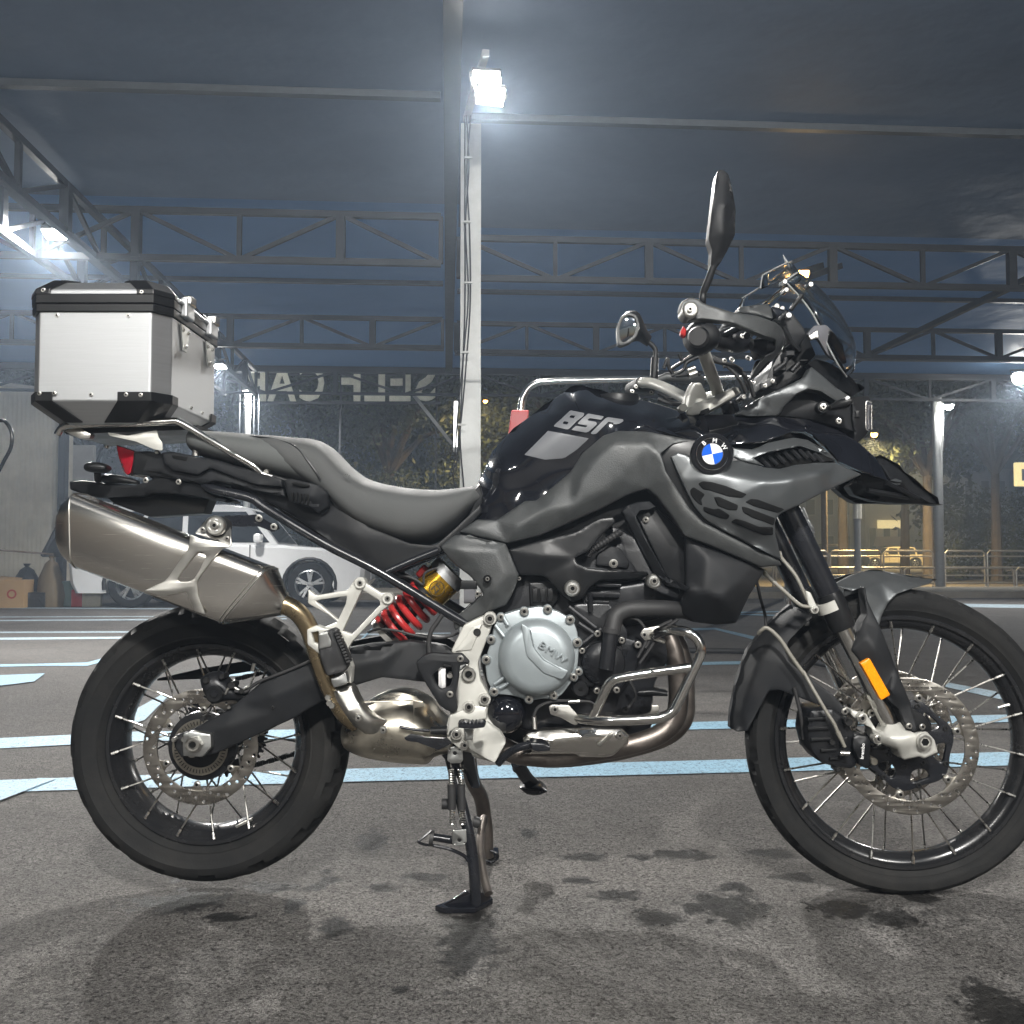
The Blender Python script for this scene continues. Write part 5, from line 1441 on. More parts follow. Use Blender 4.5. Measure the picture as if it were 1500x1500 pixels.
for st in (((120, 724), (122.5, 832), -.205, .0645, 5), ((401, 832.5), (334, 912.5), -.205, .0645, 5), ((396, 830), (329, 911), -.205, .0645, 5)):
    link('seam_ring', ring_at(st, .0013), 'bare', sil)
plate('silencer_clamp', [rnd(Z('B', [(745, 535), (800, 560), (900, 575), (968, 602), (925, 612), (880, 655), (800, 762), (778, 800), (790, 880), (828, 978), (765, 955), (745, 905), (722, 850), (660, 862), (590, 876), (490, 845), (600, 795), (625, 770), (735, 610)]), 3),
      rnd(Z('B', [(782, 632), (812, 630), (832, 655), (800, 725), (765, 780), (735, 796), (682, 797), (672, 785), (695, 745)]), 3)], -.2735, -.267, 'bare', sil, .0008)
panel('clamp_bracket', rnd(Z('B', [(768, 530), (845, 442), (880, 430), (930, 440), (968, 505), (970, 600), (880, 572)]), 3), [(285, 781, -.262), (328, 757, -.235), (339, 800, -.270), (304, 760, -.235)], .004, 'bare', sil, edge=2, er=.001, step=6)
cyl('rubber_mount', *Z('B', [(890, 492)])[0], 15.5, -.262, -.225, 'rubber', sil)
cyl('boss', *Z('B', [(880, 488)])[0], 14.5, -.276, -.250, 'bare', sil, 32, .003)
for k in range(5):
    a = 2 * pi * k / 5
    plate('boss_slot', [(313.5 + 10 * cos(a + t) * 1, 770 + 10 * sin(a + t)) for t in (-.35, -.1, .1, .35)] + [(313.5 + 7.6 * cos(a + t), 770 + 7.6 * sin(a + t)) for t in (.35, .1, -.1, -.35)], -.2768, -.27, 'alu_dull', sil, .0005)
bolt(*Z('B', [(876, 486)])[0], -.281, 6.5, sil)
for u, v in ((812, 510), (946, 558)): bolt(*Z('B', [(u, v)])[0], -.270, 3.6, sil)
# link pipe
tube('link_pipe', [(409, 884, -.200), (424, 889, -.197), (440, 901, -.190), (453, 921, -.180), (462, 948, -.172), (474, 985, -.168), (490, 1020, -.165), (512, 1052, -.160), (545, 1066, -.14), (580, 1066, -.10)], .0205, 'gold_pipe', bike, 20)

# ---------------------------------------------------------------- passenger peg hanger
hang = plate('peg_hanger', [rnd(Z('D', [(478, 372), (498, 340), (530, 330), (565, 342), (582, 372), (690, 442), (740, 438), (775, 462), (780, 500), (755, 532), (700, 570), (480, 800), (440, 870), (415, 905), (330, 760), (210, 720), (370, 655), (300, 600), (152, 520), (155, 415), (215, 462), (445, 422)]), 3),
      rnd(Z('D', [(552, 420), (680, 500), (684, 530), (480, 745), (410, 722)]), 2),
      rnd(Z('D', [(212, 502), (250, 492), (440, 466), (432, 520), (375, 640), (330, 600)]), 2)], -.175, -.155, 'silver', bike, .003)
for u, v in ((535, 370), (738, 484)):
    cyl('hanger_boss', *Z('D', [(u, v)])[0], 8.6, -.181, -.15, 'silver', hang)
    bolt(*Z('D', [(u, v)])[0], -.184, 5, hang)
pm = plate('peg_mount', [rnd(Z('D', [(146, 712), (215, 680), (268, 702), (350, 712), (400, 760), (440, 880), (478, 990), (470, 1110), (330, 1030), (250, 900), (150, 822)]), 2), rnd(Z('D', [(180, 735), (232, 725), (232, 820), (200, 805)]), 1)], -.205, -.165, 'silver', bike, .003)
peg = panel('passenger_footpeg', rnd(Z('D', [(232, 742), (330, 702), (350, 715), (448, 925), (446, 985), (420, 1020), (300, 1052), (285, 1030), (250, 930), (230, 850)]), 2), [(466, 928, -.255), (490, 922, -.240), (508, 968, -.240), (478, 990, -.255), (482, 950, -.262)], .05, 'rubber', bike, edge=4, er=.008, step=5)
for k in range(11):
    t = k / 10
    x, y = 491 + 18.5 * t, 926 + 44 * t
    plate('peg_tooth', [(x - 3, y - 1.8), (x + 2.6, y - 3), (x + 3.4, y - .2), (x - 2, y + 1.6)], -.258, -.225, 'rubber', peg, .0008)
o = panel('peg_tip', rnd(Z('D', [(232, 745), (298, 728), (330, 800), (325, 838), (235, 858)]), 2), [(466, 929, -.268), (484, 926, -.268), (485, 947, -.264), (467, 951, -.264)], .03, 'alu_dull', peg, edge=3, er=.004, step=4)
plate('peg_hinge', rnd(Z('D', [(318, 1068), (400, 1040), (430, 1020), (446, 1090), (440, 1110), (345, 1140), (330, 1110)]), 2), -.235, -.19, 'alu_dull', bike, .003)
for u, v in ((300, 1210), (310, 1250), (330, 1270)): cyl('hinge_nut', *Z('D', [(u, v)])[0], 5, -.19, -.165, 'bare', bike, 6)
# pipe heat shield
sh = panel('pipe_shield', rnd(Z('D', [(338, 1150), (470, 1108), (500, 1140), (530, 1210), (580, 1290), (640, 1345), (720, 1365), (790, 1350), (826, 1380), (820, 1440), (780, 1480), (690, 1494), (580, 1480), (490, 1420), (420, 1320), (360, 1220)]), 4),
      [(487, 1010, -.205), (514, 1001, -.205), (525, 1030, -.215), (500, 1040, -.215), (560, 1054, -.190), (584, 1062, -.165), (545, 1078, -.185), (510, 1045, -.222), (540, 1060, -.212), (522, 1068, -.195)], .03, 'bare', bike, edge=9, er=.018, step=5, blur=5)
for u, v, y in ((522, 1360, -.222), (706, 1448, -.206)):
    cyl('shield_washer', *Z('D', [(u, v)])[0], 5.6, y, y + .01, 'bare', sh); bolt(*Z('D', [(u, v)])[0], y - .004, 4, sh)
# collector / pre-silencer
loft('collector', [((506, 1062), (507, 1076), -.02, .06, 2.2), ((512, 1048), (516, 1090), -.02, .12, 2.6), ((535, 1030), (540, 1100), -.02, .155, 2.8), ((565, 1015), (575, 1107), -.02, .165, 2.8), ((598, 1012), (605, 1110), -.02, .168, 2.8), ((628, 1026), (630, 1110), -.02, .165, 2.8), ((644, 1046), (642, 1100), -.02, .15, 2.6), ((668, 1062), (665, 1096), -.02, .11, 2.4)], 'collector', bike, seg=40, n=4)
plate('collector_seam', rnd(Z('D', [(560, 1240), (930, 1228), (1000, 1240), (1000, 1275), (935, 1285), (930, 1380), (925, 1230)]), 1), -.192, -.186, 'collector', bike, .001)
tube('clamp_rod', [(p[0], p[1], -.20) for p in Z('E', [(415, 335), (470, 345), (520, 352), (590, 356)])], .0035, 'satin_black', bike, 8)
loft('clamp_nut', [Z('E', [(596, 335), (596, 378)]) + [-.20, .012], Z('E', [(690, 330), (690, 380)]) + [-.20, .014]], 'black_plastic', bike)
# ---------------------------------------------------------------- swing arm
panel('swingarm', rnd([(254, 1078), (274, 1072), (330, 1042), (346, 1030), (382, 1000), (458, 968), (486, 954), (540, 944), (600, 939), (650, 946), (668, 958), (664, 1010), (630, 1000), (560, 992), (520, 1004), (470, 1028), (430, 1052), (330, 1098), (310, 1106), (296, 1110), (266, 1110), (256, 1094)], 3),
      [(254, 1080, -.135), (330, 1044, -.140), (346, 1032, -.140), (382, 1002, -.140), (458, 968, -.140), (600, 939, -.125), (665, 955, -.12), (660, 1005, -.13), (560, 990, -.14), (470, 1028, -.142), (330, 1097, -.142), (266, 1108, -.138),
       (330, 1064, -.154), (400, 1020, -.156), (470, 988, -.156), (560, 966, -.15), (330, 1078, -.150), (400, 1044, -.150), (470, 1010, -.150)], .045, 'dark_plastic', bike, edge=3, er=.005, step=6, blur=2, mirror=True)
plate('axle_block', rnd(Z('C', [(600, 772), (640, 755), (745, 770), (748, 840), (700, 890), (600, 885), (596, 830)]), 2), -.163, -.12, 'alu_dull', bike, .003)
cyl('axle_nut', *Z('C', [(650, 826)])[0], 13, -.178, -.16, 'bare', bike, 6)
cyl('axle_collar', *Z('C', [(650, 826)])[0], 10.5, -.183, -.17, 'bare', bike, 28, .002, 5.5)
cyl('axle_bore', *Z('C', [(650, 826)])[0], 5.4, -.1786, -.16, 'hole', bike)
for u, v in ((548, 800), (600, 800)): cyl('adjuster', *Z('C', [(u, v)])[0], 3.6, -.155, -.13, 'bare', bike, 6)
bolt(*Z('C', [(1068, 630)])[0], -.155, 2.5, bike, True)
# rear caliper
cal = loft('rear_caliper', [Z('C', [(705, 470), (705, 500)]) + [-.11, .02], Z('C', [(730, 450), (728, 560)]) + [-.11, .034], Z('C', [(790, 440), (760, 610)]) + [-.112, .036], Z('C', [(840, 475), (805, 600)]) + [-.112, .034], Z('C', [(880, 520), (860, 590)]) + [-.11, .028], Z('C', [(975, 560), (960, 600)]) + [-.105, .02]], 'engine_black', bike, seg=20, n=2)
cyl('caliper_piston', *Z('C', [(760, 562)])[0], 12.5, -.160, -.115, 'black_plastic', cal, 24, .003)
cyl('caliper_cap', *Z('C', [(760, 562)])[0], 6, -.163, -.14, 'engine_black', cal, 6)
for u, v, r in ((718, 490, 4.5), (800, 470, 4), (850, 515, 5), (905, 545, 4), (700, 690, 4)): cyl('caliper_pin', *Z('C', [(u, v)])[0], r, -.152, -.11, 'dark_bolt', cal)
cyl('bleed_nipple', *Z('C', [(838, 630)])[0], 3, -.150, -.12, 'bolt', cal)
link('hose_end', sweep_mesh([P(*Z('C', [(962, 440)])[0], -.14), P(*Z('C', [(974, 400)])[0], -.14)], .0042, 8, smooth=False), 'bare', cal)
tube('rear_brake_hose', [(p[0], p[1], -.145) for p in Z('C', [(870, 545), (930, 548), (960, 520), (1010, 490), (1130, 445), (1290, 378)])], .0036, 'rubber', bike, 8)
tube('caliper_line', [(p[0], p[1], -.142) for p in Z('C', [(820, 560), (850, 520), (900, 540), (935, 525), (990, 505)])], .003, 'bare', bike, 8)
# chain, far side
for (a, b) in (((880, 480, .09), (1300, 380, .07)), ((960, 935, .09), (1330, 830, .07))):
    p, q = P(*Z('C', [a[:2]])[0], a[2]), P(*Z('C', [b[:2]])[0], b[2]); n = int((q - p).length / .0152); d = (q - p).normalized()
    links = []
    for k in range(n):
        c = p + d * (k + .5) * .0152
        for s in (-.008, .006): links.append(bar_mesh(c - d * .0072 + Vector((0, s, 0)), c + d * .0072 + Vector((0, s, 0)), .002, .011 if k % 2 else .009))
        links.append(bar_mesh(c + Vector((0, -.010, 0)), c + Vector((0, .010, 0)), .007, .007))
    ch = link('chain_run', join_meshes(links), 'black_plastic', bike, 0); ch['kind'] = 'stuff'
loft('chain_guard', [Z('C', [(468, 478), (468, 490)]) + [.085, .004], Z('C', [(700, 425), (700, 480)]) + [.085, .004], Z('C', [(960, 380), (960, 440)]) + [.08, .004], Z('C', [(1100, 350), (1100, 430)]) + [.08, .004]], 'black_plastic', bike, seg=8)

# ---------------------------------------------------------------- shock
ax0, ax1 = Vector((566, 930)), Vector((672, 826))
def axis_pt(t): q = ax0.lerp(ax1, t); return (q.x, q.y, -.055)
r0, r1 = P(*axis_pt(0)), P(*axis_pt(1)); D_ = (r1 - r0).normalized()
coil = []
side = Vector((0, 1, 0)); up_ = D_.cross(side)
for k in range(5 * 24 + 1):
    a = 2 * pi * k / 24; t = .04 + .50 * k / (5 * 24)
    coil.append(r0.lerp(r1, t) + (up_ * cos(a) + side * sin(a)) * .040)
shock = link('shock_absorber', sweep_mesh([r0.lerp(r1, .02), r0.lerp(r1, .70)], .018, 20, smooth=False), 'black_plastic', bike)
link('spring', sweep_mesh(coil, .0078, 10, smooth=False), 'spring', shock)
link('reservoir', sweep_mesh([r0.lerp(r1, .60), r0.lerp(r1, .605), r0.lerp(r1, .805)], [.040, .0425, .0425], 32, smooth=False), 'gold', shock)
link('reservoir_cap', sweep_mesh([r0.lerp(r1, .80), r0.lerp(r1, .81), r0.lerp(r1, .905)], [.0445, .0445, .0445], 32, smooth=False), 'alu', shock)
link('lower_collar', sweep_mesh([r0.lerp(r1, -.02), r0.lerp(r1, .03)], [.044, .044], 28, smooth=False), 'bare', shock)
link('collar', sweep_mesh([r0.lerp(r1, .555), r0.lerp(r1, .60)], [.044, .044], 28, smooth=False), 'black_plastic', shock)
lg = text('shock_print', 'ZF', 640, 862, -.0985, 10, 'print_black', shock, ang=-44)
link('print_ring', sweep_mesh([P(640 + 11 * cos(a), 862 + 11 * sin(a), -.0982) for a in np.linspace(0, 2 * pi, 28, endpoint=False)], .0009, 5, closed=True, smooth=False), 'print_black', shock)
o = link('red_connector', box_mesh(.05, .03, .03), 'red_plastic', bike, 0); o.location = P(627, 844, -.05); o.rotation_euler = (0, .7, 0); bevel(o, .004); adopt(o, bike)
tube('wire', [(p[0], p[1], -.10) for p in Z('D', [(800, 330), (870, 320), (950, 350), (1000, 380), (1010, 300), (1100, 260)])], .003, 'rubber', bike, 6)
tube('wire', [(p[0], p[1], -.11) for p in Z('D', [(590, 730), (680, 708), (800, 718), (900, 745), (1000, 765), (1100, 775), (1200, 760), (1260, 735)])], .003, 'rubber', bike, 6)
tube('cable', [(p[0], p[1], -.14) for p in Z('D', [(1045, 885), (1040, 800), (1060, 720), (1100, 660), (1140, 600)])], .0055, 'rubber', bike, 10)
tube('wire', [(p[0], p[1], -.10) for p in Z('D', [(580, 830), (560, 860), (500, 920), (505, 980)])], .003, 'rubber', bike, 6)
rs_ = loft('brake_fluid_reservoir', [((680, 852), (680, 884), -.135, .02, 4), ((692, 850), (692, 884), -.135, .022, 4), ((697, 853), (697, 880), -.135, .02, 4)], 'smoke_lens', bike, seg=20)
plate('reservoir_lid', [(675, 851), (698, 851), (698, 863), (675, 863)], -.158, -.11, 'black_plastic', rs_, .002)
bolt(*Z('D', [(1396, 450)])[0], -.150, 4.5, bike)
# ---------------------------------------------------------------- dark interior behind the bodywork so nothing shows through
plate('engine_core', [(700, 905), (720, 870), (770, 800), (860, 780), (900, 770), (960, 800), (1000, 870), (1000, 905), (978, 918), (985, 960), (960, 1000), (955, 1045), (900, 1060), (780, 1072), (730, 1060), (705, 980)], -.115, .14, 'engine_black', bike, .01, r=6)
plate('airbox', [(690, 800), (720, 745), (790, 650), (900, 640), (1000, 660), (1100, 690), (1120, 760), (1060, 850), (980, 880), (900, 850), (780, 830), (700, 850)], -.10, .10, 'black_plastic', bike, .01, r=6)
# engine castings seen round the covers
loft('cylinder_head', [((850, 866), (862, 925), -.085, .05, 6), ((900, 852), (912, 918), -.085, .05, 6), ((950, 846), (962, 905), -.085, .05, 6)], 'engine_black', bike, seg=20)
plate('cylinder_block', rnd(Z('F', [(690, 240), (720, 160), (900, 150), (1000, 300), (1000, 480), (880, 600), (740, 590), (720, 400)]), 4), -.150, -.09, 'engine_black', bike, .006)
for k, (u, v, w2, h2) in enumerate(((880, 110, 150, 26), (900, 60, 130, 18), (840, 150, 120, 20))):
    plate('head_rib', Z('F', [(u - w2 / 2, v - h2 / 2), (u + w2 / 2, v - h2 / 2 + 4), (u + w2 / 2, v + h2 / 2 + 4), (u - w2 / 2, v + h2 / 2)]), -.150, -.12, 'engine_black', bike, .002)
for a, b in (((690, 175), (830, 285)), ((740, 260), (845, 330)), ((760, 370), (860, 290)), ((800, 100), (805, 200))):
    p, q = Z('F', [a, b]); link('casting_rib', sweep_mesh([P(*p, -.158), P(*q, -.158)], .0055, 8, smooth=False), 'engine_black', bike)
plate('injector_block', rnd(Z('G', [(480, 1120), (620, 1110), (640, 1200), (600, 1250), (490, 1240)]), 3), -.13, -.08, 'black_plastic', bike, .004)
for u, v in ((500, 1150), (540, 1150), (580, 1150)): plate('connector', Z('G', [(u, v), (u + 26, v), (u + 26, v + 70), (u, v + 70)]), -.142, -.12, 'black_plastic', bike, .002)
bolt(*Z('G', [(430, 1098)])[0], -.14, 3, bike)
# clutch cover
fl_ = plate('cover_flange', rnd(Z('F', [(300, 262), (345, 215), (425, 190), (540, 172), (640, 200), (712, 245), (735, 300), (745, 380), (738, 480), (712, 560), (650, 640), (600, 662), (560, 655), (480, 668), (400, 640), (300, 632), (262, 560), (252, 480), (262, 420), (285, 350)]), 5), -.170, -.12, 'cover', bike, .004)
dome_c = Z('F', [(523, 442)])[0]
def dome(name, c, prof, m, parent, seg=64, Y=0):
    return lathe(name, [(r * mpp(Y - .1), y) for r, y in prof], P(*c, Y), m, parent, seg)
cc_ = lathe('clutch_cover', [(0, -.213), (.055, -.2125), (.067, -.208), (.0725, -.203), (.078, -.196), (.0815, -.188), (.083, -.17), (.083, -.15)], Vector((P(*dome_c, -.2).x, 0, P(*dome_c, -.2).z)), 'cover', bike, 72)
plate('cover_wedge', rnd(Z('F', [(440, 262), (484, 286), (502, 385), (556, 452), (690, 510), (655, 556), (560, 522), (470, 432)]), 4), -.2165, -.20, 'cover', cc_, .0015)
plate('cover_wedge', rnd(Z('F', [(488, 296), (492, 294), (514, 390), (562, 448), (650, 498), (647, 502), (556, 453), (509, 393)]), 1), -.2178, -.20, 'cover', cc_, .0006)
text('cover_lettering', 'BMW', *Z('F', [(606, 414)])[0], -.2150, 11, 'cover', cc_, depth=.006, ang=33, sx=1.2, shear=0, space=1.08)
for p, q in (((305, 270), (350, 330)), ((345, 225), (370, 270)), ((300, 580), (360, 540)), ((330, 600), (380, 570))):
    a, b = Z('F', [p, q]); link('cover_rib', sweep_mesh([P(*a, -.175), P(*b, -.178)], .004, 8, smooth=False), 'cover', fl_)
for u, v, r in ((335, 229, 5.5), (457, 200, 6), (580, 188, 6), (698, 243, 6), (735, 362, 6.5), (283, 347, 6), (258, 452, 6), (742, 515, 5), (716, 543, 5.5), (299, 620, 6), (482, 660, 5.5), (612, 640, 5.5)):
    cyl('bolt_boss', *Z('F', [(u, v)])[0], r + 1, -.176, -.15, 'cover', fl_, 20); bolt(*Z('F', [(u, v)])[0], -.1805, r, fl_)
lathe('lower_cover', [(0, -.185), (.018, -.183), (.030, -.176), (.038, -.164), (.0425, -.148), (.043, -.12)], Vector((P(742, 1047, -.16).x, 0, P(742, 1047, -.16).z)), 'gloss_black', bike, 48)
plate('lower_cover_rib', Z('F', [(275, 660), (300, 650), (310, 700), (300, 800), (272, 790)]), -.155, -.11, 'engine_black', bike, .004)
# water pump and right side cover
lathe('pump_cover', [(0, -.172), (.020, -.172), (.034, -.168), (.046, -.160), (.049, -.150), (.049, -.12)], Vector((P(884, 972, -.16).x, 0, P(884, 972, -.16).z)), 'engine_black', bike, 48)
plate('side_casing', rnd(Z('F', [(752, 395), (800, 370), (900, 340), (960, 330), (1060, 355), (1080, 400), (1040, 500), (950, 620), (850, 630), (800, 560), (745, 520)]), 4), -.152, -.10, 'engine_black', bike, .005)
for u, v, r in ((842, 315, 5), (968, 350, 4.8), (1053, 373, 5), (760, 405, 4.4), (838, 615, 4.8), (942, 610, 4.8)):
    cyl('bolt_boss', *Z('F', [(u, v)])[0], r + 1.2, -.164, -.14, 'engine_black', bike, 20); bolt(*Z('F', [(u, v)])[0], -.168, r, bike)
cyl('filler_plug', *Z('F', [(752, 605)])[0], 12, -.168, -.13, 'black_plastic', bike, 24, .003); cyl('plug_recess', *Z('F', [(752, 605)])[0], 4, -.169, -.13, 'hole', bike, 6)
tube('coolant_hose', [(p[0], p[1], y) for p, y in zip(Z('F', [(1300, 195), (1200, 185), (1080, 183), (990, 190), (935, 225), (915, 300)]), (-.12, -.15, -.165, -.17, -.178, -.185))], .0185, 'rubber', bike, 18)
tube('coolant_hose', [(p[0], p[1], y) for p, y in zip(Z('F', [(912, 300), (900, 380), (890, 470), (885, 500)]), (-.185, -.188, -.190, -.19))], .0165, 'engine_black', bike, 18)
link('hose_clamp', sweep_mesh([P(*Z('F', [(914, 285)])[0], -.185), P(*Z('F', [(910, 312)])[0], -.185)], .0205, 20, smooth=False), 'rubber', bike)
for pts in (((1000, 230), (1060, 250), (1100, 330), (1050, 440)), ((1260, 240), (1180, 300), (1110, 400), (1060, 470)), ((1230, 245), (1150, 290), (1090, 390)), ((1010, 560), (1040, 640), (1000, 700)), ((700, 665), (600, 670), (530, 700), (505, 750))):
    tube('wire', [(p[0], p[1], -.165) for p in Z('F', pts)], .0035, 'rubber', bike, 7)
link('cable_ferrule', sweep_mesh([P(*Z('F', [(688, 672)])[0], -.18), P(*Z('F', [(748, 668)])[0], -.18)], .0042, 12, smooth=False), 'bolt', bike)
tube('wire', [(p[0], p[1], -.178) for p in Z('F', [(748, 668), (800, 672), (830, 690)])], .003, 'rubber', bike, 6)
link('sensor', sweep_mesh([P(*Z('F', [(507, 745)])[0], -.16), P(*Z('F', [(512, 815)])[0], -.165)], .0052, 12, smooth=False), 'bare', bike)
loft('sensor_housing', [Z('F', [(1050, 600), (1040, 640)]) + [-.10, .02], Z('F', [(1130, 590), (1110, 640)]) + [-.10, .025], Z('F', [(1200, 610), (1200, 640)]) + [-.10, .02]], 'black_plastic', bike)
bolt(*Z('F', [(988, 715)])[0], -.15, 5, bike, True)
# header pipes
tube('header_pipe', [(p[0], p[1], y) for p, y in zip(Z('F', [(1120, 220), (1190, 300), (1240, 420), (1262, 560), (1262, 680), (1240, 770), (1150, 850), (980, 905), (800, 935), (600, 960), (420, 945), (330, 900)]), (-.06, -.09, -.10, -.10, -.10, -.10, -.105, -.11, -.11, -.11, -.10, -.08))], .0225, 'brown_pipe', bike, 18)
tube('header_pipe', [(p[0], p[1], y) for p, y in zip(Z('F', [(1120, 220), (1230, 320), (1290, 480), (1300, 640), (1290, 760), (1200, 850), (1000, 915), (800, 950), (600, 965), (420, 950)]), (.02, .02, .02, .02, .02, .02, .01, 0, 0, 0))], .0225, 'brown_pipe', bike, 18)
hs = panel('heat_shield', rnd(Z('F', [(445, 865), (470, 835), (560, 812), (780, 806), (960, 808), (1012, 850), (1000, 880), (920, 955), (870, 962), (745, 960), (720, 944), (420, 948), (500, 930)]), 3), [(770, 1078, -.150), (800, 1067, -.150), (906, 1066, -.150), (925, 1080, -.15), (895, 1110, -.142), (760, 1106, -.142), (850, 1080, -.166), (800, 1085, -.166), (900, 1082, -.160)], .02, 'titan', bike, edge=5, er=.008, step=6)
plate('shield_slot', rnd(Z('F', [(838, 895), (905, 838), (922, 836), (922, 850), (855, 905)]), 1.5), -.1665, -.15, 'bare', hs, .001)
for u, v in ((474, 878), (958, 850)): cyl('shield_washer', *Z('F', [(u, v)])[0], 5.5, -.166, -.14, 'bare', hs); bolt(*Z('F', [(u, v)])[0], -.170, 3.8, hs)
# crash bar
cb0 = tube('crash_bar', [(p[0], p[1], y) for p, y in zip(Z('F', [(735, 755), (800, 766), (900, 770), (1100, 763), (1180, 752), (1232, 722), (1262, 670), (1330, 530), (1372, 440), (1382, 395), (1362, 345), (1310, 308), (1240, 298), (1170, 305), (1120, 330)]), (-.185, -.21, -.235, -.245, -.245, -.245, -.245, -.245, -.245, -.245, -.243, -.24, -.22, -.19, -.16))], .0106, 'chrome', bike, 18)
link('cross_tube', sweep_mesh([P(*p, y) for p, y in zip(Z('F', [(815, 758), (850, 680), (892, 590), (920, 560), (965, 545), (1100, 523), (1230, 505), (1325, 492)]), (-.214, -.226, -.236, -.240, -.243, -.245, -.245, -.245))], .0100, 18, n=5), 'chrome', cb0)
plate('mount_plate', rnd(Z('F', [(585, 700), (600, 688), (690, 690), (735, 740), (738, 790), (720, 795), (650, 755), (595, 738)]), 2), -.192, -.180, 'bare', cb0, .001); bolt(*Z('F', [(618, 713)])[0], -.198, 5.5, cb0)
plate('mount_plate', rnd(Z('F', [(1062, 320), (1080, 290), (1160, 275), (1180, 290), (1160, 330), (1200, 350), (1190, 370), (1120, 345), (1090, 352)]), 2), -.172, -.165, 'bare', cb0, .001); bolt(*Z('F', [(1086, 322)])[0], -.178, 5, cb0)
plate('mount_plate', rnd(Z('F', [(1055, 735), (1100, 690), (1160, 690), (1165, 720), (1100, 760)]), 2), -.10, -.095, 'bare', cb0, .001)
pl_ = plate('maker_print', Z('F', [(1118, 516), (1122, 500), (1128, 510), (1138, 512), (1136, 517)]), -.2562, -.2552, 'print_black', cb0, 0)
text('maker_print', 'TOURATECH', *Z('F', [(1185, 510)])[0], -.2562, 3.2, 'print_black', cb0, ang=-7, sx=1.1)
# white frame plate
fp = plate('frame_plate', [rnd(Z('F', [(72, 410), (140, 270), (200, 240), (262, 215), (302, 232), (280, 300), (225, 440), (215, 470), (228, 560), (275, 640), (262, 750), (330, 830), (362, 885), (300, 992), (185, 960), (180, 940), (130, 930), (50, 862), (40, 835), (65, 735), (110, 690), (108, 520), (165, 470)]), 4)], -.172, -.13, 'silver', bike, .004)
plate('frame_rib', rnd(Z('F', [(95, 410), (190, 280), (240, 262), (205, 340), (180, 400), (130, 405)]), 2), -.176, -.16, 'silver', fp, .002)
plate('frame_rib', rnd(Z('F', [(66, 740), (200, 690), (262, 700), (260, 760), (120, 800), (52, 850)]), 2), -.180, -.16, 'silver', fp, .004)
panel('peg_bracket', rnd(Z('F', [(150, 860), (180, 820), (260, 770), (330, 830), (362, 885), (302, 992), (230, 955), (170, 920)]), 3), [(682, 1085, -.185), (713, 1056, -.185), (741, 1088, -.22), (724, 1117, -.225), (690, 1100, -.195), (718, 1085, -.205)], .04, 'silver', fp, edge=3, er=.004, step=5)
cyl('bore_ring', *Z('F', [(166, 530)])[0], 10.5, -.182, -.15, 'bare', fp, 24, .002, 5); cyl('bore', *Z('F', [(163, 526)])[0], 5, -.178, -.15, 'hole', fp)
cyl('bore', *Z('F', [(210, 308)])[0], 5.6, -.178, -.15, 'dark_bolt', fp)
for u, v, r in ((277, 237, 8.5), (250, 660, 7.5), (167, 700, 7.5), (102, 843, 7), (52, 893, 4.5), (145, 900, 6)):
    cyl('bolt_boss', *Z('F', [(u, v)])[0], r + 1.2, -.184, -.15, 'silver', fp, 22); bolt(*Z('F', [(u, v)])[0], -.1885, r, fp)
hg = plate('heel_guard', [rnd(Z('D', [(945, 950), (1000, 900), (1060, 878), (1195, 890), (1280, 882), (1338, 945), (1335, 965), (1262, 975), (1262, 1050), (1240, 1180), (1252, 1300), (1222, 1332), (1120, 1275), (1040, 1150), (960, 1010)]), 4), rnd(Z('D', [(1068, 1045), (1150, 968), (1205, 975), (1215, 1060), (1195, 1128), (1130, 1152), (1090, 1110)]), 3)], -.190, -.165, 'dark_plastic', bike, .006)
for u, v in ((1272, 925), (1195, 1186)): bolt(*Z('D', [(u, v)])[0], -.196, 5, hg)
cylm = loft('rear_master_cylinder', [Z('D', [(1115, 990), (1115, 1145)]) + [-.165, .012], Z('D', [(1140, 985), (1140, 1150)]) + [-.165, .018], Z('D', [(1165, 990), (1165, 1145)]) + [-.165, .012]], 'white', bike, seg=16)
cyl('master_bolt', *Z('D', [(1197, 1048)])[0], 4.5, -.182, -.16, 'bolt', cylm)
# rider footpeg, seen end-on from the side
fpg = plate('rider_footpeg', rnd(Z('E', [(752, 312), (790, 300), (840, 312), (900, 300), (915, 318), (905, 340), (830, 348), (755, 342)]), 2), -.30, -.265, 'satin_black', bike, .003)
for k in range(7): plate('peg_tooth', Z('E', [(760 + k * 22, 310), (768 + k * 22, 303), (776 + k * 22, 310), (774 + k * 22, 318), (762 + k * 22, 318)]), -.302, -.27, 'satin_black', fpg, .0008)
plate('peg_stem', rnd(Z('E', [(785, 345), (845, 345), (840, 410), (795, 412)]), 2), -.25, -.20, 'alu_dull', fpg, .003)
# brake pedal, gear lever, side stand
bp_ = tube('brake_pedal', [(p[0], p[1], y) for p, y in zip(Z('E', [(985, 545), (1040, 490), (1100, 455), (1165, 440), (1180, 425)]), (-.20, -.215, -.225, -.23, -.23))], .0085, 'satin_black', bike, 12)
plate('pedal_pad', rnd(Z('E', [(1170, 428), (1250, 432), (1288, 450), (1285, 475), (1215, 480), (1180, 468)]), 2), -.25, -.19, 'satin_black', bp_, .003)
ss = tube('side_stand', [(p[0], p[1], y) for p, y in zip(Z('E', [(1095, 540), (1130, 600), (1160, 640), (1195, 670)]), (.12, .14, .16, .18))], .016, 'satin_black', bike, 14)
o = loft('stand_foot', [Z('E', [(1110, 668), (1110, 680)]) + [.19, .03], Z('E', [(1160, 640), (1150, 712)]) + [.19, .05], Z('E', [(1225, 650), (1215, 718)]) + [.19, .05], Z('E', [(1266, 685), (1264, 700)]) + [.19, .03]], 'satin_black', ss, n=2)
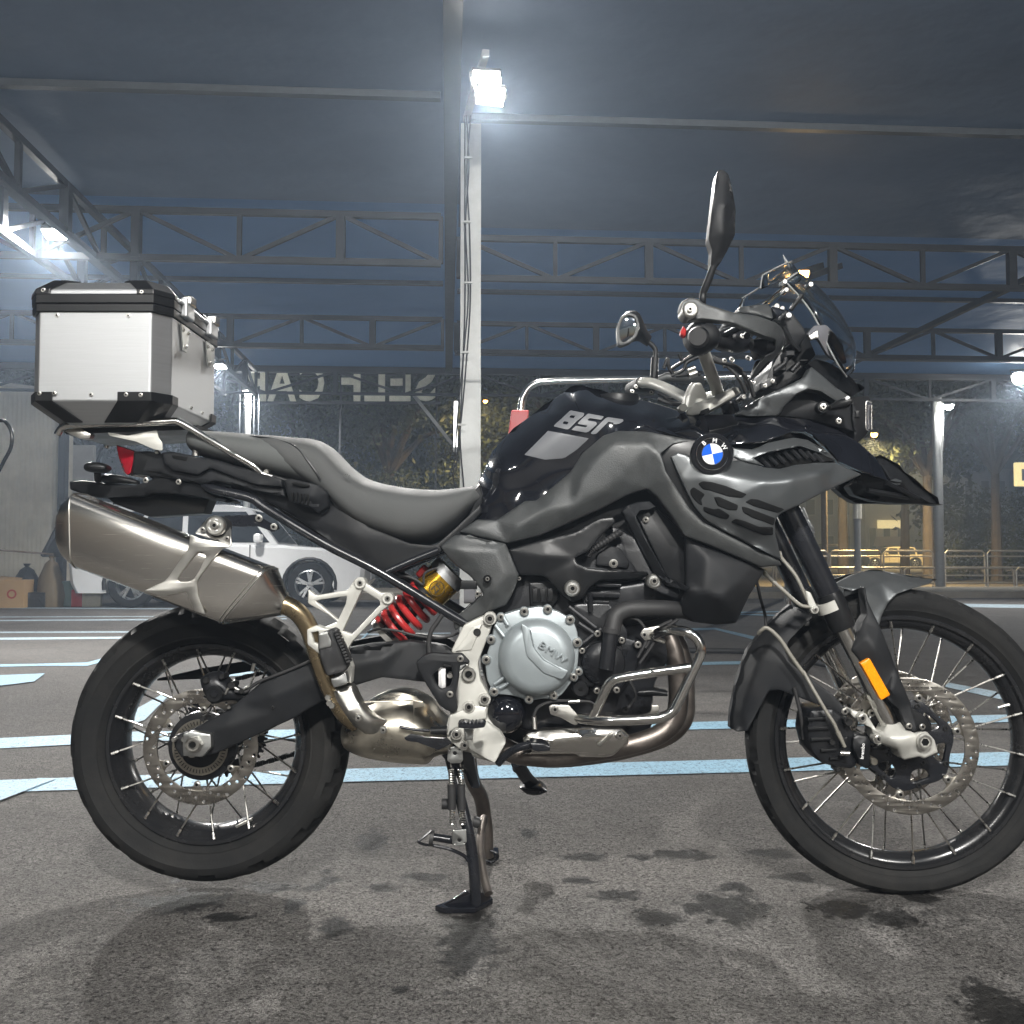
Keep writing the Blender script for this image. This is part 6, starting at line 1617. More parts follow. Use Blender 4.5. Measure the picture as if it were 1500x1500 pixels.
link('stand_hook', sweep_mesh([P(*p, .13) for p in Z('E', [(1080, 555), (1085, 585), (1110, 585)])], .006, 8), 'satin_black', ss)
# ---------------------------------------------------------------- centre stand
cs = empty('centre_stand', G(690, 1335)); adopt(cs, bike)
def leg_pts(pts, y): return [P(*p, yy) for p, yy in zip(Z('E', pts), y)]
link('leg', sweep_mesh(leg_pts([(690, 450), (720, 560), (770, 760), (815, 950), (842, 1120), (852, 1250), (855, 1385)], (-.06, -.08, -.10, -.115, -.12, -.125, -.125)), .0125, 14), 'satin_black', cs)
lg2 = link('leg', sweep_mesh(leg_pts([(815, 500), (835, 640), (885, 740), (905, 850), (915, 950), (918, 1085)], (.10, .14, .19, .22, .225, .23)), .0185, 14), 'brown_pipe', cs); lg2['label'] = 'dusty far leg'
link('leg_brace', sweep_mesh(leg_pts([(905, 860), (880, 1000), (900, 1180), (930, 1300)], (.05, -.02, -.08, -.12)), .010, 12), 'brown_pipe', cs)
plate('pivot_plate', [rnd(Z('E', [(640, 440), (690, 420), (800, 440), (840, 480), (850, 560), (880, 690), (830, 690), (790, 600), (720, 560), (690, 540), (650, 490)]), 3)], -.10, -.075, 'satin_black', cs, .003)
lp_ = plate('lift_lug', [rnd(Z('E', [(440, 398), (480, 375), (560, 392), (690, 402), (720, 430), (640, 470), (520, 425), (480, 420), (455, 415)]), 2)], -.195, -.185, 'satin_black', cs, .001)
def foot(pts, y0, y1, nm='foot_plate'):
    V0 = [G(*p) for p in pts]; V = [Vector((v.x, v.y, .002)) for v in V0] + [Vector((v.x, v.y, .014)) for v in V0]; n = len(V0)
    o = link(nm, fix_normals(mesh(V, [list(range(n))[::-1], [n + k for k in range(n)]] + [[k, (k + 1) % n, n + (k + 1) % n, n + k] for k in range(n)])), 'gloss_black', cs, 0); bevel(o, .002); return o
foot([(637, 1336), (683, 1318), (715, 1316), (722, 1326), (697, 1339), (650, 1340)], 0, 0)
plate('foot_web', rnd(Z('E', [(640, 1378), (800, 1285), (825, 1300), (825, 1395), (700, 1405)]), 1), -.128, -.120, 'gloss_black', cs, .001)
foot([(694, 1250), (730, 1249), (731, 1257), (715, 1262), (696, 1260)], 0, 0)
link('foot_ring', sweep_mesh(leg_pts([(940, 1050), (975, 1065), (985, 1090), (950, 1115), (900, 1100)], (.21,) * 5), .003, 6), 'satin_black', cs)
# two springs with their black sleeves and end plates
for ux in (712, 768):
    du = 10 if ux == 712 else 12
    top, bot = P(*Z('E', [(ux, 560)])[0], -.15), P(*Z('E', [(ux + du, 920)])[0], -.15)
    ln = []
    for k in range(23 * 10 + 1):
        a = 2 * pi * k / 10; c = top.lerp(bot, .06 + .88 * k / 230)
        ln.append(c + Vector((cos(a), sin(a), 0)) * .0052)
    sp_ = link('return_spring', sweep_mesh(ln, .00155, 6, smooth=False), 'bolt', cs)
    link('spring_sleeve', sweep_mesh([top.lerp(bot, .30), top.lerp(bot, .70)], .0088, 16, smooth=False), 'rubber', sp_)
    for t in (-.12, 1.02):
        link('spring_hook', sweep_mesh([top.lerp(bot, t), top.lerp(bot, t + .14)], .0016, 6, smooth=False), 'bolt', sp_)
for pts, hl in ((((694, 452), (780, 450), (782, 530), (764, 545), (714, 545), (692, 530)), ((735, 487), (706, 468), (766, 466))), (((722, 935), (800, 928), (804, 1000), (785, 1022), (745, 1024), (720, 1010)), ((762, 990), (735, 1010), (790, 1005)))):
    plate('spring_plate', [rnd(Z('E', pts), 2)] + [circ(*Z('E', [h])[0], 3.2 if i == 0 else 1.4, 10) for i, h in enumerate(hl)], -.160, -.155, 'alu_dull', cs, .0006)
    bolt(*Z('E', [hl[0]])[0], -.158, 3, cs, True)
link('rubber_stop', sweep_mesh(leg_pts([(660, 780), (700, 780)], (-.10, -.10)), .012, 12, smooth=False), 'rubber', cs)
link('rubber_stop', sweep_mesh(leg_pts([(840, 880), (880, 890)], (.02, .02)), .013, 12, smooth=False), 'rubber', cs)
link('lever_bar', sweep_mesh(leg_pts([(600, 970), (730, 990)], (-.15, -.14)), .0085, 12, smooth=False), 'satin_black', cs)
link('lever_flange', sweep_mesh(leg_pts([(590, 975), (612, 978)], (-.15, -.15)), .0165, 16, smooth=False), 'rubber', cs)
link('lever_foot', sweep_mesh(leg_pts([(600, 935), (540, 985), (525, 1000), (560, 1015), (610, 1018)], (-.16, -.17, -.17, -.16, -.15)), .003, 8), 'satin_black', cs)
link('lever_foot', sweep_mesh(leg_pts([(610, 1020), (700, 1040), (780, 1075), (815, 1110)], (-.14, -.14, -.13, -.125)), .004, 8), 'satin_black', cs)
# sump underneath
plate('sump', [(720, 1050), (960, 1050), (950, 1078), (900, 1090), (760, 1090), (725, 1075)], -.07, .12, 'engine_black', bike, .008)

ZK['T'] = (760, 580, 160 / 1500); ZK['V'] = (980, 620, .2)
class Off:                                      # a depth field moved towards the viewer, for decals and inlays
    def __init__(s, D, dy): s.D, s.dy = D, dy
    def __call__(s, pts): return s.D(pts) + s.dy
def decal_text(name, s, px, py, hpx, D, dy, m, parent, ang=0, bold=0., shear=0., sx=1., space=1., sub=2):
    """lettering laid on a curved panel"""
    size = hpx / .70
    me = text_mesh(s, size, 0.0, bold * size, shear, space)
    bm = bmesh.new(); bm.from_mesh(me)
    bmesh.ops.triangulate(bm, faces=bm.faces)
    for _ in range(sub): bmesh.ops.subdivide_edges(bm, edges=[e for e in bm.edges if e.calc_length() > 4], cuts=1, use_grid_fill=True)
    a = radians(ang); q = []
    for v in bm.verts:
        x, y = v.co.x * sx, -v.co.y
        q.append((px + x * cos(a) - y * sin(a), py + x * sin(a) + y * cos(a)))
    Y = D(np.array(q)) + dy
    for v, (x, y), d in zip(bm.verts, q, Y): v.co = P(x, y, d)
    bm.to_mesh(me); bm.free()
    return link(name, fix_normals_dir(me), m, parent, 0)

# ---------------------------------------------------------------- fuel tank
tank_out = Z('G', [(213, 600), (245, 540), (290, 430), (400, 315), (560, 195), (690, 105), (720, 95), (760, 92), (870, 125), (1100, 168), (1250, 215), (1500, 262), (1520, 300), (1400, 400), (1100, 352), (950, 345), (890, 370), (800, 470), (725, 570), (640, 650), (540, 708), (470, 712), (312, 806), (205, 800), (238, 690), (216, 650)])
Dt = Depth([(700, 708, -.02), (709, 692, -.02), (721, 660, -.01), (752, 628, -.005), (797, 594, 0), (836, 568, 0), (853, 565, 0), (884, 575, 0), (948, 587, -.01), (990, 600, -.03), (1062, 614, -.06),
            (716, 690, -.070), (732, 664, -.078), (768, 636, -.085), (806, 606, -.09), (842, 586, -.095), (890, 592, -.105), (950, 604, -.12), (1010, 614, -.13),
            (726, 700, -.102), (748, 672, -.112), (790, 640, -.128), (830, 612, -.132), (890, 612, -.140), (960, 622, -.150), (1040, 640, -.16),
            (700, 764, -.09), (728, 766, -.105), (770, 735, -.125), (800, 712, -.132), (836, 690, -.130), (862, 655, -.142), (905, 636, -.152), (760, 715, -.115), (800, 672, -.138), (706, 730, -.085)], 4, .0)
tank = panel('fuel_tank', tank_out, Dt, .02, 'gloss_black', bike, edge=4, er=.004, step=5, mirror=True, smooth=60)
panel('tank_patch', rnd(Z('T', [(400, 478), (960, 582), (932, 612), (800, 735), (640, 845), (600, 858), (360, 876), (75, 808)]), 1), Off(Dt, -.0022), .001, 'print_grey', tank, edge=1, er=.0002, step=6)
def glyph(loops): return panel('tank_digit', [Z('T', rnd(l, 16)) for l in loops], Off(Dt, -.0026), .001, 'print_grey', tank, edge=.8, er=.0001, step=5, r=0)
glyph([[(715, 198), (902, 235), (888, 276), (800, 340), (692, 450), (660, 461), (476, 416), (502, 384), (598, 300), (688, 214)], [(716, 262), (776, 272), (756, 306), (690, 293)], [(620, 345), (686, 360), (662, 393), (600, 380)]])
glyph([[(950, 240), (1172, 280), (1132, 328), (970, 302), (940, 335), (1060, 355), (1076, 386), (962, 490), (920, 503), (720, 466), (783, 410), (920, 432), (948, 408), (803, 382), (848, 330)]])
glyph([[(1225, 290), (1432, 320), (1437, 346), (1380, 382), (1285, 390), (1308, 368), (1232, 352), (1062, 520), (1010, 526), (984, 512), (1190, 305)]])
lathe('filler_cap', [(0, 0), (.05, 0), (.052, .004), (.052, .02)], P(905, 580, 0), 'black_plastic', bike, 32, rot=(radians(-90), 0, 0))
plate('tank_front_gap', rnd(Z('G', [(195, 640), (225, 600), (250, 690), (215, 800), (150, 800), (190, 720)]), 2), -.08, .08, 'black_plastic', bike, .003)

# ---------------------------------------------------------------- grey fairing, wing, badge
fair_out = [(673, 779), (699, 761), (727, 762), (769, 734), (786, 733), (836, 691), (853, 664), (884, 638), (906, 631), (948, 632), (1015, 645), (986, 650), (968, 664), (975, 690), (1010, 745), (1030, 765), (1142, 822), (1145, 828), (1115, 831), (1035, 797), (1003, 786), (985, 757), (962, 727), (948, 716), (920, 725), (878, 747), (791, 785), (744, 796)]
def flat_field(face, offs, k=.85, blur=3):
    """one plane fitted through the face points; rim points set back from it by the given amounts"""
    A = np.array(face, float); q = np.hstack([np.ones((len(A), 1)), A[:, :2]])
    co = np.linalg.lstsq(q, A[:, 2], rcond=None)[0]
    pl = lambda x, y: float(co[0] + co[1] * x + co[2] * y)
    return [(x, y, pl(x, y)) for x, y, _ in face] + [(x, y, pl(x, y) + d) for x, y, d in offs]
face_a = [(700, 776, -.150), (760, 772, -.166), (800, 747, -.176), (850, 706, -.189), (872, 672, -.192), (898, 650, -.194), (950, 650, -.204), (968, 668, -.210), (982, 705, -.212), (905, 702, -.204), (880, 722, -.199), (840, 742, -.187)]
rim_a = [(673, 779, .010), (699, 761, .012), (727, 762, .016), (769, 734, .022), (786, 733, .022), (836, 691, .026), (853, 664, .028), (884, 638, .028), (906, 631, .030), (948, 632, .026), (1015, 645, .030),
         (744, 796, .016), (791, 785, .026), (878, 747, .028), (920, 725, .024), (948, 716, .022), (962, 727, .022)]
face_b = [(985, 720, -.213), (1003, 752, -.212), (1030, 774, -.210), (1080, 800, -.204), (1138, 822, -.192)]
rim_b = [(985, 757, .020), (1003, 786, .022), (1035, 797, .016), (1115, 831, .014), (1145, 828, .010)]
Df = Depth(flat_field(face_a, rim_a) + flat_field(face_b, rim_b), 4, .8)
fair = panel('side_fairing', fair_out, Df, .03, 'tex_plastic', bike, edge=4, er=.006, step=6, mirror=True)
plate('fairing_recess', [(964, 664), (984, 647), (1020, 644), (1075, 655), (1120, 690), (1130, 770), (1142, 820), (1028, 768), (1004, 744), (972, 692)], -.190, -.17, 'black_plastic', bike, .003)
wing_out = Z('H', [(76, 372), (110, 350), (160, 362), (200, 385), (260, 440), (330, 440), (385, 392), (430, 388), (545, 425), (620, 432), (700, 412), (800, 402), (900, 402), (950, 425), (1030, 460), (850, 545), (720, 612), (630, 652), (608, 672), (596, 705), (600, 760), (628, 882), (600, 875), (440, 790), (262, 695), (235, 670), (190, 615), (130, 490)])
Dw = Depth([(982, 669, -.198), (992, 663, -.200), (1018, 672, -.205), (1071, 675, -.196), (1121, 684, -.198), (1165, 680, -.186), (1224, 678, -.168), (1262, 695, -.150),
            (1030, 700, -.222), (1060, 695, -.228), (1121, 704, -.252), (1160, 699, -.246), (1200, 692, -.222),
            (1209, 720, -.206), (1170, 740, -.226), (1142, 752, -.235), (1134, 768, -.232), (1136, 783, -.225), (1144, 819, -.195), (1100, 775, -.238), (1060, 750, -.230),
            (1016, 742, -.204), (1036, 763, -.206), (1090, 792, -.208), (996, 704, -.204), (1080, 730, -.240)], 5)
wing = panel('side_wing', wing_out, Dw, .012, 'matt_grey', bike, edge=3, er=.004, step=5, mirror=True)
for s_ in ([(213, 442), (245, 424), (310, 429), (420, 460), (572, 520), (535, 547), (440, 537), (300, 492), (250, 484)], [(153, 490), (180, 466), (264, 520), (235, 560), (247, 602), (222, 592), (188, 562), (163, 530)],
           [(328, 540), (365, 538), (507, 600), (500, 637), (440, 637), (358, 606)], [(252, 608), (330, 630), (370, 623), (447, 675), (430, 702), (385, 697), (300, 667), (253, 642)],
           [(558, 577), (600, 553), (650, 558), (847, 630), (800, 657), (740, 642), (620, 606)], [(533, 608), (575, 618), (777, 695), (768, 748), (700, 722), (610, 692), (543, 652)], [(453, 722), (490, 698), (560, 718), (660, 758), (762, 760), (764, 818), (690, 818), (620, 792)]):
    panel('wing_slot', rnd(Z('V', s_), 2.5), Off(Dw, -.0018), .004, 'hole', wing, edge=1.2, er=.0006, step=5)
badge = lathe('badge', [(0, -.004), (.0335, -.004), (.036, -.006), (.0425, -.006), (.045, -.002), (.045, .03)], P(1043, 665, -.222), 'gloss_black', bike, 56)
badge.rotation_euler = (0, 0, radians(-6))
bz = -.2268
for k in range(4):
    a0 = k * pi / 2 - radians(12)
    V = [(1043.5, 665)] + [(1043.5 + 15.3 * cos(a0 + t), 665 + 15.3 * sin(a0 + t)) for t in np.linspace(0, pi / 2, 10)]
    plate('badge_quarter', V, -.2295, -.2265, 'white' if k % 2 == 1 else 'blue', badge, 0, smooth=0).matrix_world
link('badge_ring', sweep_mesh([P(1043.5 + 15.8 * cos(a), 665 + 15.8 * sin(a), -.2292) for a in np.linspace(0, 2 * pi, 36, endpoint=False)], .0008, 6, closed=True, smooth=False), 'chrome', badge)
link('badge_rim', sweep_mesh([P(1043.5 + 23.5 * cos(a), 665 + 23.5 * sin(a), -.2288) for a in np.linspace(0, 2 * pi, 40, endpoint=False)], .0009, 6, closed=True, smooth=False), 'chrome', badge)
for ch, a in (('B', -128), ('M', -80), ('W', -32)):
    t = radians(a)
    text('badge_letter', ch, 1043.5 + 19.8 * cos(t), 665 + 19.8 * sin(t), -.2300, 6.4, 'white', badge, depth=.001, ang=a + 90, bold=.015)
brow = panel('upper_grey_trim', rnd(Z('H', [(388, 328), (490, 336), (560, 302), (690, 276), (760, 288), (860, 345), (908, 392), (870, 378), (820, 352), (720, 318), (560, 350), (490, 378), (545, 420), (430, 392), (388, 372)]), 2),
             [(1074, 656, -.19), (1104, 658, -.19), (1124, 648, -.18), (1162, 641, -.165), (1183, 645, -.162), (1226, 675, -.150), (1200, 663, -.175), (1171, 653, -.185), (1124, 663, -.200), (1104, 671, -.20), (1120, 683, -.195)], .02, 'matt_grey', bike, edge=3, er=.004, step=5, mirror=True)
plate('vent_backing', Z('H', [(500, 385), (560, 342), (700, 306), (830, 356), (900, 392), (750, 408), (600, 430), (545, 428)]), -.165, -.14, 'hole', bike, .002)
for k in range(8):
    u = 545 + k * 38; v0 = 402 - min(k, 4) * 11 + max(0, k - 5) * 10
    p, q = Z('H', [(u - 18, v0 - 30 + 8), (u + 26, v0 + 22)])
    link('vent_slat', sweep_mesh([P(*p, -.170), P(*q, -.172)], .0045, 6, smooth=False), 'dark_plastic', bike)
# gloss upper cowl and beak
Dc = Depth([(955, 616, -.11), (1004, 609, -.09), (1077, 606, -.09), (1183, 613, -.10), (1204, 621, -.10), (1254, 644, -.09), (1283, 671, -.075), (1303, 702, -.06),
            (960, 626, -.155), (1016, 640, -.165), (1077, 650, -.178), (1124, 645, -.180), (1162, 631, -.172), (1183, 632, -.165), (1210, 652, -.150), (1230, 676, -.140), (1300, 705, -.09),
            (1077, 622, -.155), (1130, 620, -.155), (1180, 622, -.148), (1210, 632, -.13), (1250, 660, -.115)], 4, .0)
cowl = panel('upper_cowl', rnd(Z('H', [(-20, 190), (150, 166), (400, 158), (760, 183), (832, 208), (920, 238), (1003, 290), (1100, 378), (1172, 486), (1158, 492), (1040, 448), (918, 398), (850, 318), (800, 272), (755, 248), (690, 244), (560, 292), (400, 312), (190, 296), (60, 255), (-20, 232)]), 2), Dc, .03, 'gloss_black', bike, edge=3, er=.005, step=5, mirror=True, smooth=60)
beak = panel('beak', rnd(Z('H', [(1072, 376), (1112, 368), (1200, 414), (1285, 492), (1390, 578), (1408, 614), (1368, 602), (1290, 562), (1240, 530), (1172, 488), (1130, 420)]), 2), [(1275, 670, 0), (1286, 668, 0), (1312, 681, 0), (1337, 704, 0), (1368, 730, 0), (1373, 740, -.005), (1361, 736, -.03), (1330, 720, -.055), (1304, 703, -.075), (1292, 684, -.06), (1310, 695, -.05)], .02, 'dark_plastic', bike, edge=3, er=.004, step=4, mirror=True)
under = panel('beak_underside', rnd(Z('H', [(900, 400), (1040, 450), (1170, 490), (1235, 500), (1290, 562), (1368, 604), (1408, 616), (1330, 606), (1200, 605), (1080, 592), (990, 562), (960, 520), (1030, 462)]), 2), [(1224, 677, -.10), (1303, 704, -.085), (1340, 725, -.05), (1372, 740, 0), (1312, 738, -.03), (1250, 725, -.05), (1270, 715, -.085)], .03, 'black_plastic', bike, edge=3, er=.004, step=5, mirror=True)
for p, q in (((1000, 490), (1180, 545)), ((1060, 540), (1260, 575)), ((1150, 500), (1310, 580))):
    a, b = Z('H', [p, q]); link('beak_rib', sweep_mesh([P(*a, -.088), P(*b, -.055)], .006, 8, smooth=False), 'black_plastic', under)
fac = panel('beak_highlight', rnd(Z('H', [(1168, 492), (1200, 480), (1232, 492), (1222, 512), (1180, 512)]), 1), [(1302, 704, -.082), (1321, 704, -.07), (1312, 710, -.08)], .01, 'matt_grey', beak, edge=2, er=.002, step=4)  # lighter grey puts the bright highlight on the beak into the colour
# ---------------------------------------------------------------- lower shroud, struts, frame covers
shroud = panel('radiator_shroud', rnd(Z('H', [(148, 768), (250, 818), (500, 914), (548, 936), (502, 1012), (470, 1062), (402, 1202), (300, 1210), (180, 1196), (132, 1155), (128, 1085), (152, 1035), (150, 900)]), 3),
               [(1003, 786, -.175), (1033, 800, -.180), (1107, 828, -.172), (1120, 834, -.165), (1107, 857, -.168), (1078, 912, -.13), (1048, 915, -.135), (1013, 910, -.14), (998, 897, -.15), (1003, 850, -.17), (1032, 868, -.205), (1058, 877, -.205), (1080, 858, -.195), (1035, 815, -.195), (1010, 862, -.195), (1075, 880, -.18)], .06, 'dark_plastic', bike, edge=4, er=.006, step=6, mirror=True)
strut = panel('shroud_strut', rnd(Z('G', [(968, 745), (1000, 715), (1050, 698), (1112, 694), (1148, 724), (1110, 738), (1062, 742), (1040, 775), (1110, 920), (1200, 1082), (1322, 1146), (1318, 1168), (1215, 1140), (1130, 1062), (1010, 830)]), 2),
              [(912, 748, -.185), (934, 736, -.175), (961, 742, -.17), (931, 757, -.205), (950, 797, -.21), (976, 843, -.205), (1010, 862, -.19), (956, 838, -.185), (922, 772, -.19), (1009, 867, -.18)], .03, 'dark_plastic', bike, edge=3, er=.005, step=5, mirror=True)
plate('strut_recess', rnd(Z('G', [(1030, 745), (1150, 730), (1300, 870), (1330, 1160), (1200, 1085)]), 2), -.150, -.13, 'black_plastic', bike, .003)
bolt(*Z('G', [(1093, 790)])[0], -.158, 4.5, bike)
inner = panel('frame_cover', rnd(Z('G', [(375, 946), (560, 893), (720, 855), (850, 785), (925, 776), (935, 805), (862, 870), (795, 955), (722, 990), (735, 1020), (790, 1045), (900, 1058), (1000, 1066), (1100, 1062), (1112, 1082), (1050, 1102), (850, 1112), (795, 1150), (765, 1200), (710, 1222), (662, 1190), (560, 1085), (430, 1080), (400, 1010)]), 3),
              [(745, 805, -.150), (797, 790, -.155), (842, 780, -.158), (900, 758, -.158), (900, 768, -.158), (842, 817, -.162), (846, 826, -.166), (890, 836, -.170), (950, 840, -.160), (948, 845, -.150), (853, 876, -.160), (838, 882, -.160), (797, 843, -.156), (760, 842, -.150), (800, 815, -.166), (835, 858, -.166)], .04, 'black_plastic', bike, edge=4, er=.007, step=5, mirror=True)
for u, v, r in ((710, 1150, 12), (1138, 1112, 11)):
    cyl('engine_mount_collar', *Z('G', [(u, v)])[0], r, -.184, -.15, 'bare', bike, 32, .003); cyl('engine_mount_washer', *Z('G', [(u, v)])[0], r * .78, -.186, -.15, 'alu_dull', bike, 32, .001); bolt(*Z('G', [(u, v)])[0], -.192, r * .62, bike)
cor = [P(*p, -.14) for p in Z('G', [(790, 985), (810, 950), (880, 905), (965, 852)])]
link('ribbed_hose', sweep_mesh([Vector(q) for q in cat(cor, 10)], [(.0085 if k % 2 else .0068) for k in range(31)], 10, smooth=False), 'rubber', bike)
plate('air_duct', rnd(Z('G', [(840, 970), (900, 925), (960, 940), (1010, 1010), (1000, 1045), (830, 1030)]), 3), -.125, -.09, 'dark_plastic', bike, .004)
bolt(*Z('G', [(925, 1020)])[0], -.140, 6.5, bike)
lowp = panel('grey_side_panel', rnd(Z('G', [(18, 932), (90, 872), (130, 868), (360, 915), (430, 1082), (400, 1170), (362, 1238), (300, 1262), (152, 1330), (95, 1372), (84, 1330), (108, 1292), (200, 1215), (245, 1180), (180, 1090), (100, 1030), (60, 990)]), 3),
             Depth(flat_field([(672, 806, -.166), (725, 806, -.168), (742, 842, -.166), (700, 826, -.170), (726, 868, -.164), (712, 848, -.170)],
                              [(645, 801, .016), (665, 784, .020), (741, 796, .016), (760, 843, .014), (741, 887, .018), (690, 845, .014), (668, 828, .016), (708, 870, .006)]) +
                   [(716, 893, -.150), (682, 912, -.142), (664, 924, -.132), (664, 912, -.132), (671, 901, -.135), (696, 880, -.146)], 3, .85), .03, 'tex_plastic', bike, edge=4, er=.006, step=5, mirror=True)
cyl('panel_bolt_seat', *Z('G', [(264, 1100)])[0], 6, -.181, -.16, 'hole', lowp); bolt(*Z('G', [(264, 1100)])[0], -.183, 4, lowp)
for p, q in (((60, 965), (190, 985)), ((195, 1050), (330, 975))):
    a, b = Z('G', [p, q])

# ---------------------------------------------------------------- front fork, wheel carrier
FY = -.108
def fk(x, y): return P(x, y, FY)
for s in (1, -1):
    def pm_(x, y):
        v = fk(x, y); return Vector((v.x, v.y * s, v.z))
    f = link('fork_leg', sweep_mesh([pm_(1122, 676), pm_(1154, 746), pm_(1218, 880)], .0262, 28, smooth=False), 'satin_black', bike)
    link('fork_collar', sweep_mesh([pm_(1213, 869), pm_(1216, 876), pm_(1232, 912), pm_(1236, 920)], [.0275, .0295, .0295, .027], 28, smooth=False), 'black_plastic', f)
    link('inner_tube', sweep_mesh([pm_(1230, 908), pm_(1306, 1066)], .0205, 28, smooth=False), 'chrome', f)
    if s > 0: link('fork_band', sweep_mesh([pm_(1211.5, 880), pm_(1218, 893.5)], .0305, 30, smooth=False), 'silver', f)
    link('triple_clamp', sweep_mesh([pm_(1116, 664), pm_(1128, 689)], .034, 24, smooth=False), 'black_plastic', f)
cast = panel('fork_foot', rnd(Z('K', [(990, 505), (1060, 488), (1120, 490), (1142, 542), (1205, 572), (1240, 558), (1290, 560), (1345, 620), (1370, 712), (1268, 756), (1230, 742), (1122, 766), (1086, 742), (1070, 692), (990, 662), (930, 640), (900, 600), (878, 532), (780, 482), (728, 432), (730, 396), (760, 402), (862, 455), (918, 545), (962, 560)]), 2),
             [(1299, 1060, -.125), (1324, 1058, -.125), (1316, 1090, -.160), (1300, 1080, -.155), (1286, 1088, -.13), (1276, 1066, -.12), (1246, 1043, -.118), (1260, 1052, -.122), (1322, 1110, -.135), (1372, 1102, -.145), (1355, 1070, -.150), (1345, 1090, -.155), (1356, 1110, -.150), (1374, 1092, -.145), (1330, 1080, -.162)], .04, 'silver', bike, edge=4, er=.008, step=4)
cyl('axle_ring', *Z('K', [(1280, 636)])[0], 11.5, -.166, -.13, 'silver', cast, 30, .002)
cyl('axle_nut', *Z('K', [(1280, 636)])[0], 10, -.168, -.13, 'bare', cast, 30, .0015, 6.5)
cyl('axle_hex', *Z('K', [(1278, 636)])[0], 6.6, -.1665, -.13, 'hole', cast, 6)
for u, v, r in ((820, 462, 6.5), (938, 614, 6.5)): cyl('bolt_boss', *Z('K', [(u, v)])[0], r + 1.5, -.134, -.11, 'silver', cast, 22); bolt(*Z('K', [(u, v)])[0], -.139, r, cast)
bolt(*Z('K', [(692, 412)])[0], -.130, 5, bike)
loft('fork_foot_far', [((1296, 1054), (1340, 1054), .13, .03), ((1300, 1080), (1372, 1090), .13, .03), ((1320, 1110), (1372, 1105), .13, .02)], 'silver', bike, seg=18)
# caliper
cal2 = plate('front_caliper', rnd(Z('K', [(432, 402), (600, 388), (700, 470), (770, 585), (742, 700), (790, 800), (745, 838), (620, 822), (510, 785), (442, 700), (408, 560)]), 4), -.128, -.03, 'engine_black', bike, .010)
panel('caliper_half', rnd(Z('K', [(742, 600), (780, 580), (850, 590), (878, 640), (868, 745), (905, 770), (890, 800), (850, 832), (795, 805), (770, 720), (745, 690)]), 3), [(1250, 1080, -.138), (1272, 1080, -.140), (1275, 1100, -.140), (1262, 1120, -.140), (1270, 1125, -.136), (1255, 1105, -.142), (1262, 1095, -.146)], .05, 'black_plastic', cal2, edge=4, er=.007, step=4)
text('caliper_lettering', 'brembo', *Z('K', [(818, 702)])[0], -.1485, 5.0, 'print_white', cal2, ang=-84, bold=.012)
for k, (u, v, w, h) in enumerate(((470, 470, 160, 26), (480, 540, 190, 28), (500, 620, 170, 26), (560, 700, 140, 24), (620, 760, 120, 22), (680, 640, 60, 70))):
    plate('caliper_rib', Z('K', [(u - w / 3, v - h / 2), (u + w / 2, v - h / 2 - 8), (u + w / 2, v + h / 2 - 8), (u - w / 3, v + h / 2)]), -.136, -.11, 'black_plastic', cal2, .003)
for u, v, r in ((718, 490, 6), (700, 470, 4), (600, 640, 4), (905, 780, 5.5), (640, 840, 3.5)): cyl('caliper_pin', *Z('K', [(u, v)])[0], r, -.146, -.11, 'dark_bolt' if u != 905 else 'carrier', cal2)
link('banjo_bolt', sweep_mesh([P(*Z('K', [(650, 715)])[0], -.15), P(*Z('K', [(720, 718)])[0], -.15)], .0062, 14, smooth=False), 'bolt', cal2)
link('hose_end', sweep_mesh([P(*Z('K', [(635, 560)])[0], -.15), P(*Z('K', [(688, 672)])[0], -.15)], [.0055, .0035], 10, smooth=False), 'hose', cal2)
o = plate('far_caliper', Z('K', [(440, 380), (560, 370), (640, 470), (640, 640), (520, 760), (430, 700), (400, 520)]), .03, .12, 'engine_black', bike, .008)
# hoses
def hose(k, pts, ys, r=.0042, m='hose', nm='brake_hose'): return tube(nm, [(p[0], p[1], y) for p, y in zip(Z(k, pts), ys)], r, m, bike, 10)
hose('H', [(500, 900), (545, 955), (640, 1040), (720, 1110), (775, 1122)], [-.10, -.125, -.135, -.14, -.142])
hose('H', [(620, 850), (632, 880), (700, 965), (752, 1070), (785, 1128)], [-.10, -.12, -.135, -.14, -.142])
hose('H', [(515, 1255), (530, 1238), (560, 1228), (620, 1280), (680, 1370), (745, 1460)], [-.09, -.10, -.105, -.11, -.115, -.12], .0046)
hose('J', [(350, 490), (400, 580), (450, 665), (485, 720), (510, 780)], [-.12, -.135, -.145, -.15, -.15], .0040)
hose('H', [(505, 985), (525, 1080), (545, 1150), (552, 1215)], [-.02, -.02, -.02, -.02], .0036, 'rubber', 'cable')
hose('J', [(310, 560), (330, 640), (345, 720), (352, 790)], [-.09, -.09, -.09, -.09], .0045, 'rubber', 'cable')
cyl('hose_clip', *Z('H', [(797, 1136)])[0], 6, -.150, -.135, 'silver', bike); bolt(*Z('H', [(800, 1136)])[0], -.154, 4, bike)
plate('hose_bracket', rnd(Z('H', [(750, 1040), (775, 1050), (800, 1105), (820, 1145), (790, 1150), (765, 1110)]), 2), -.146, -.142, 'silver', bike, .001)
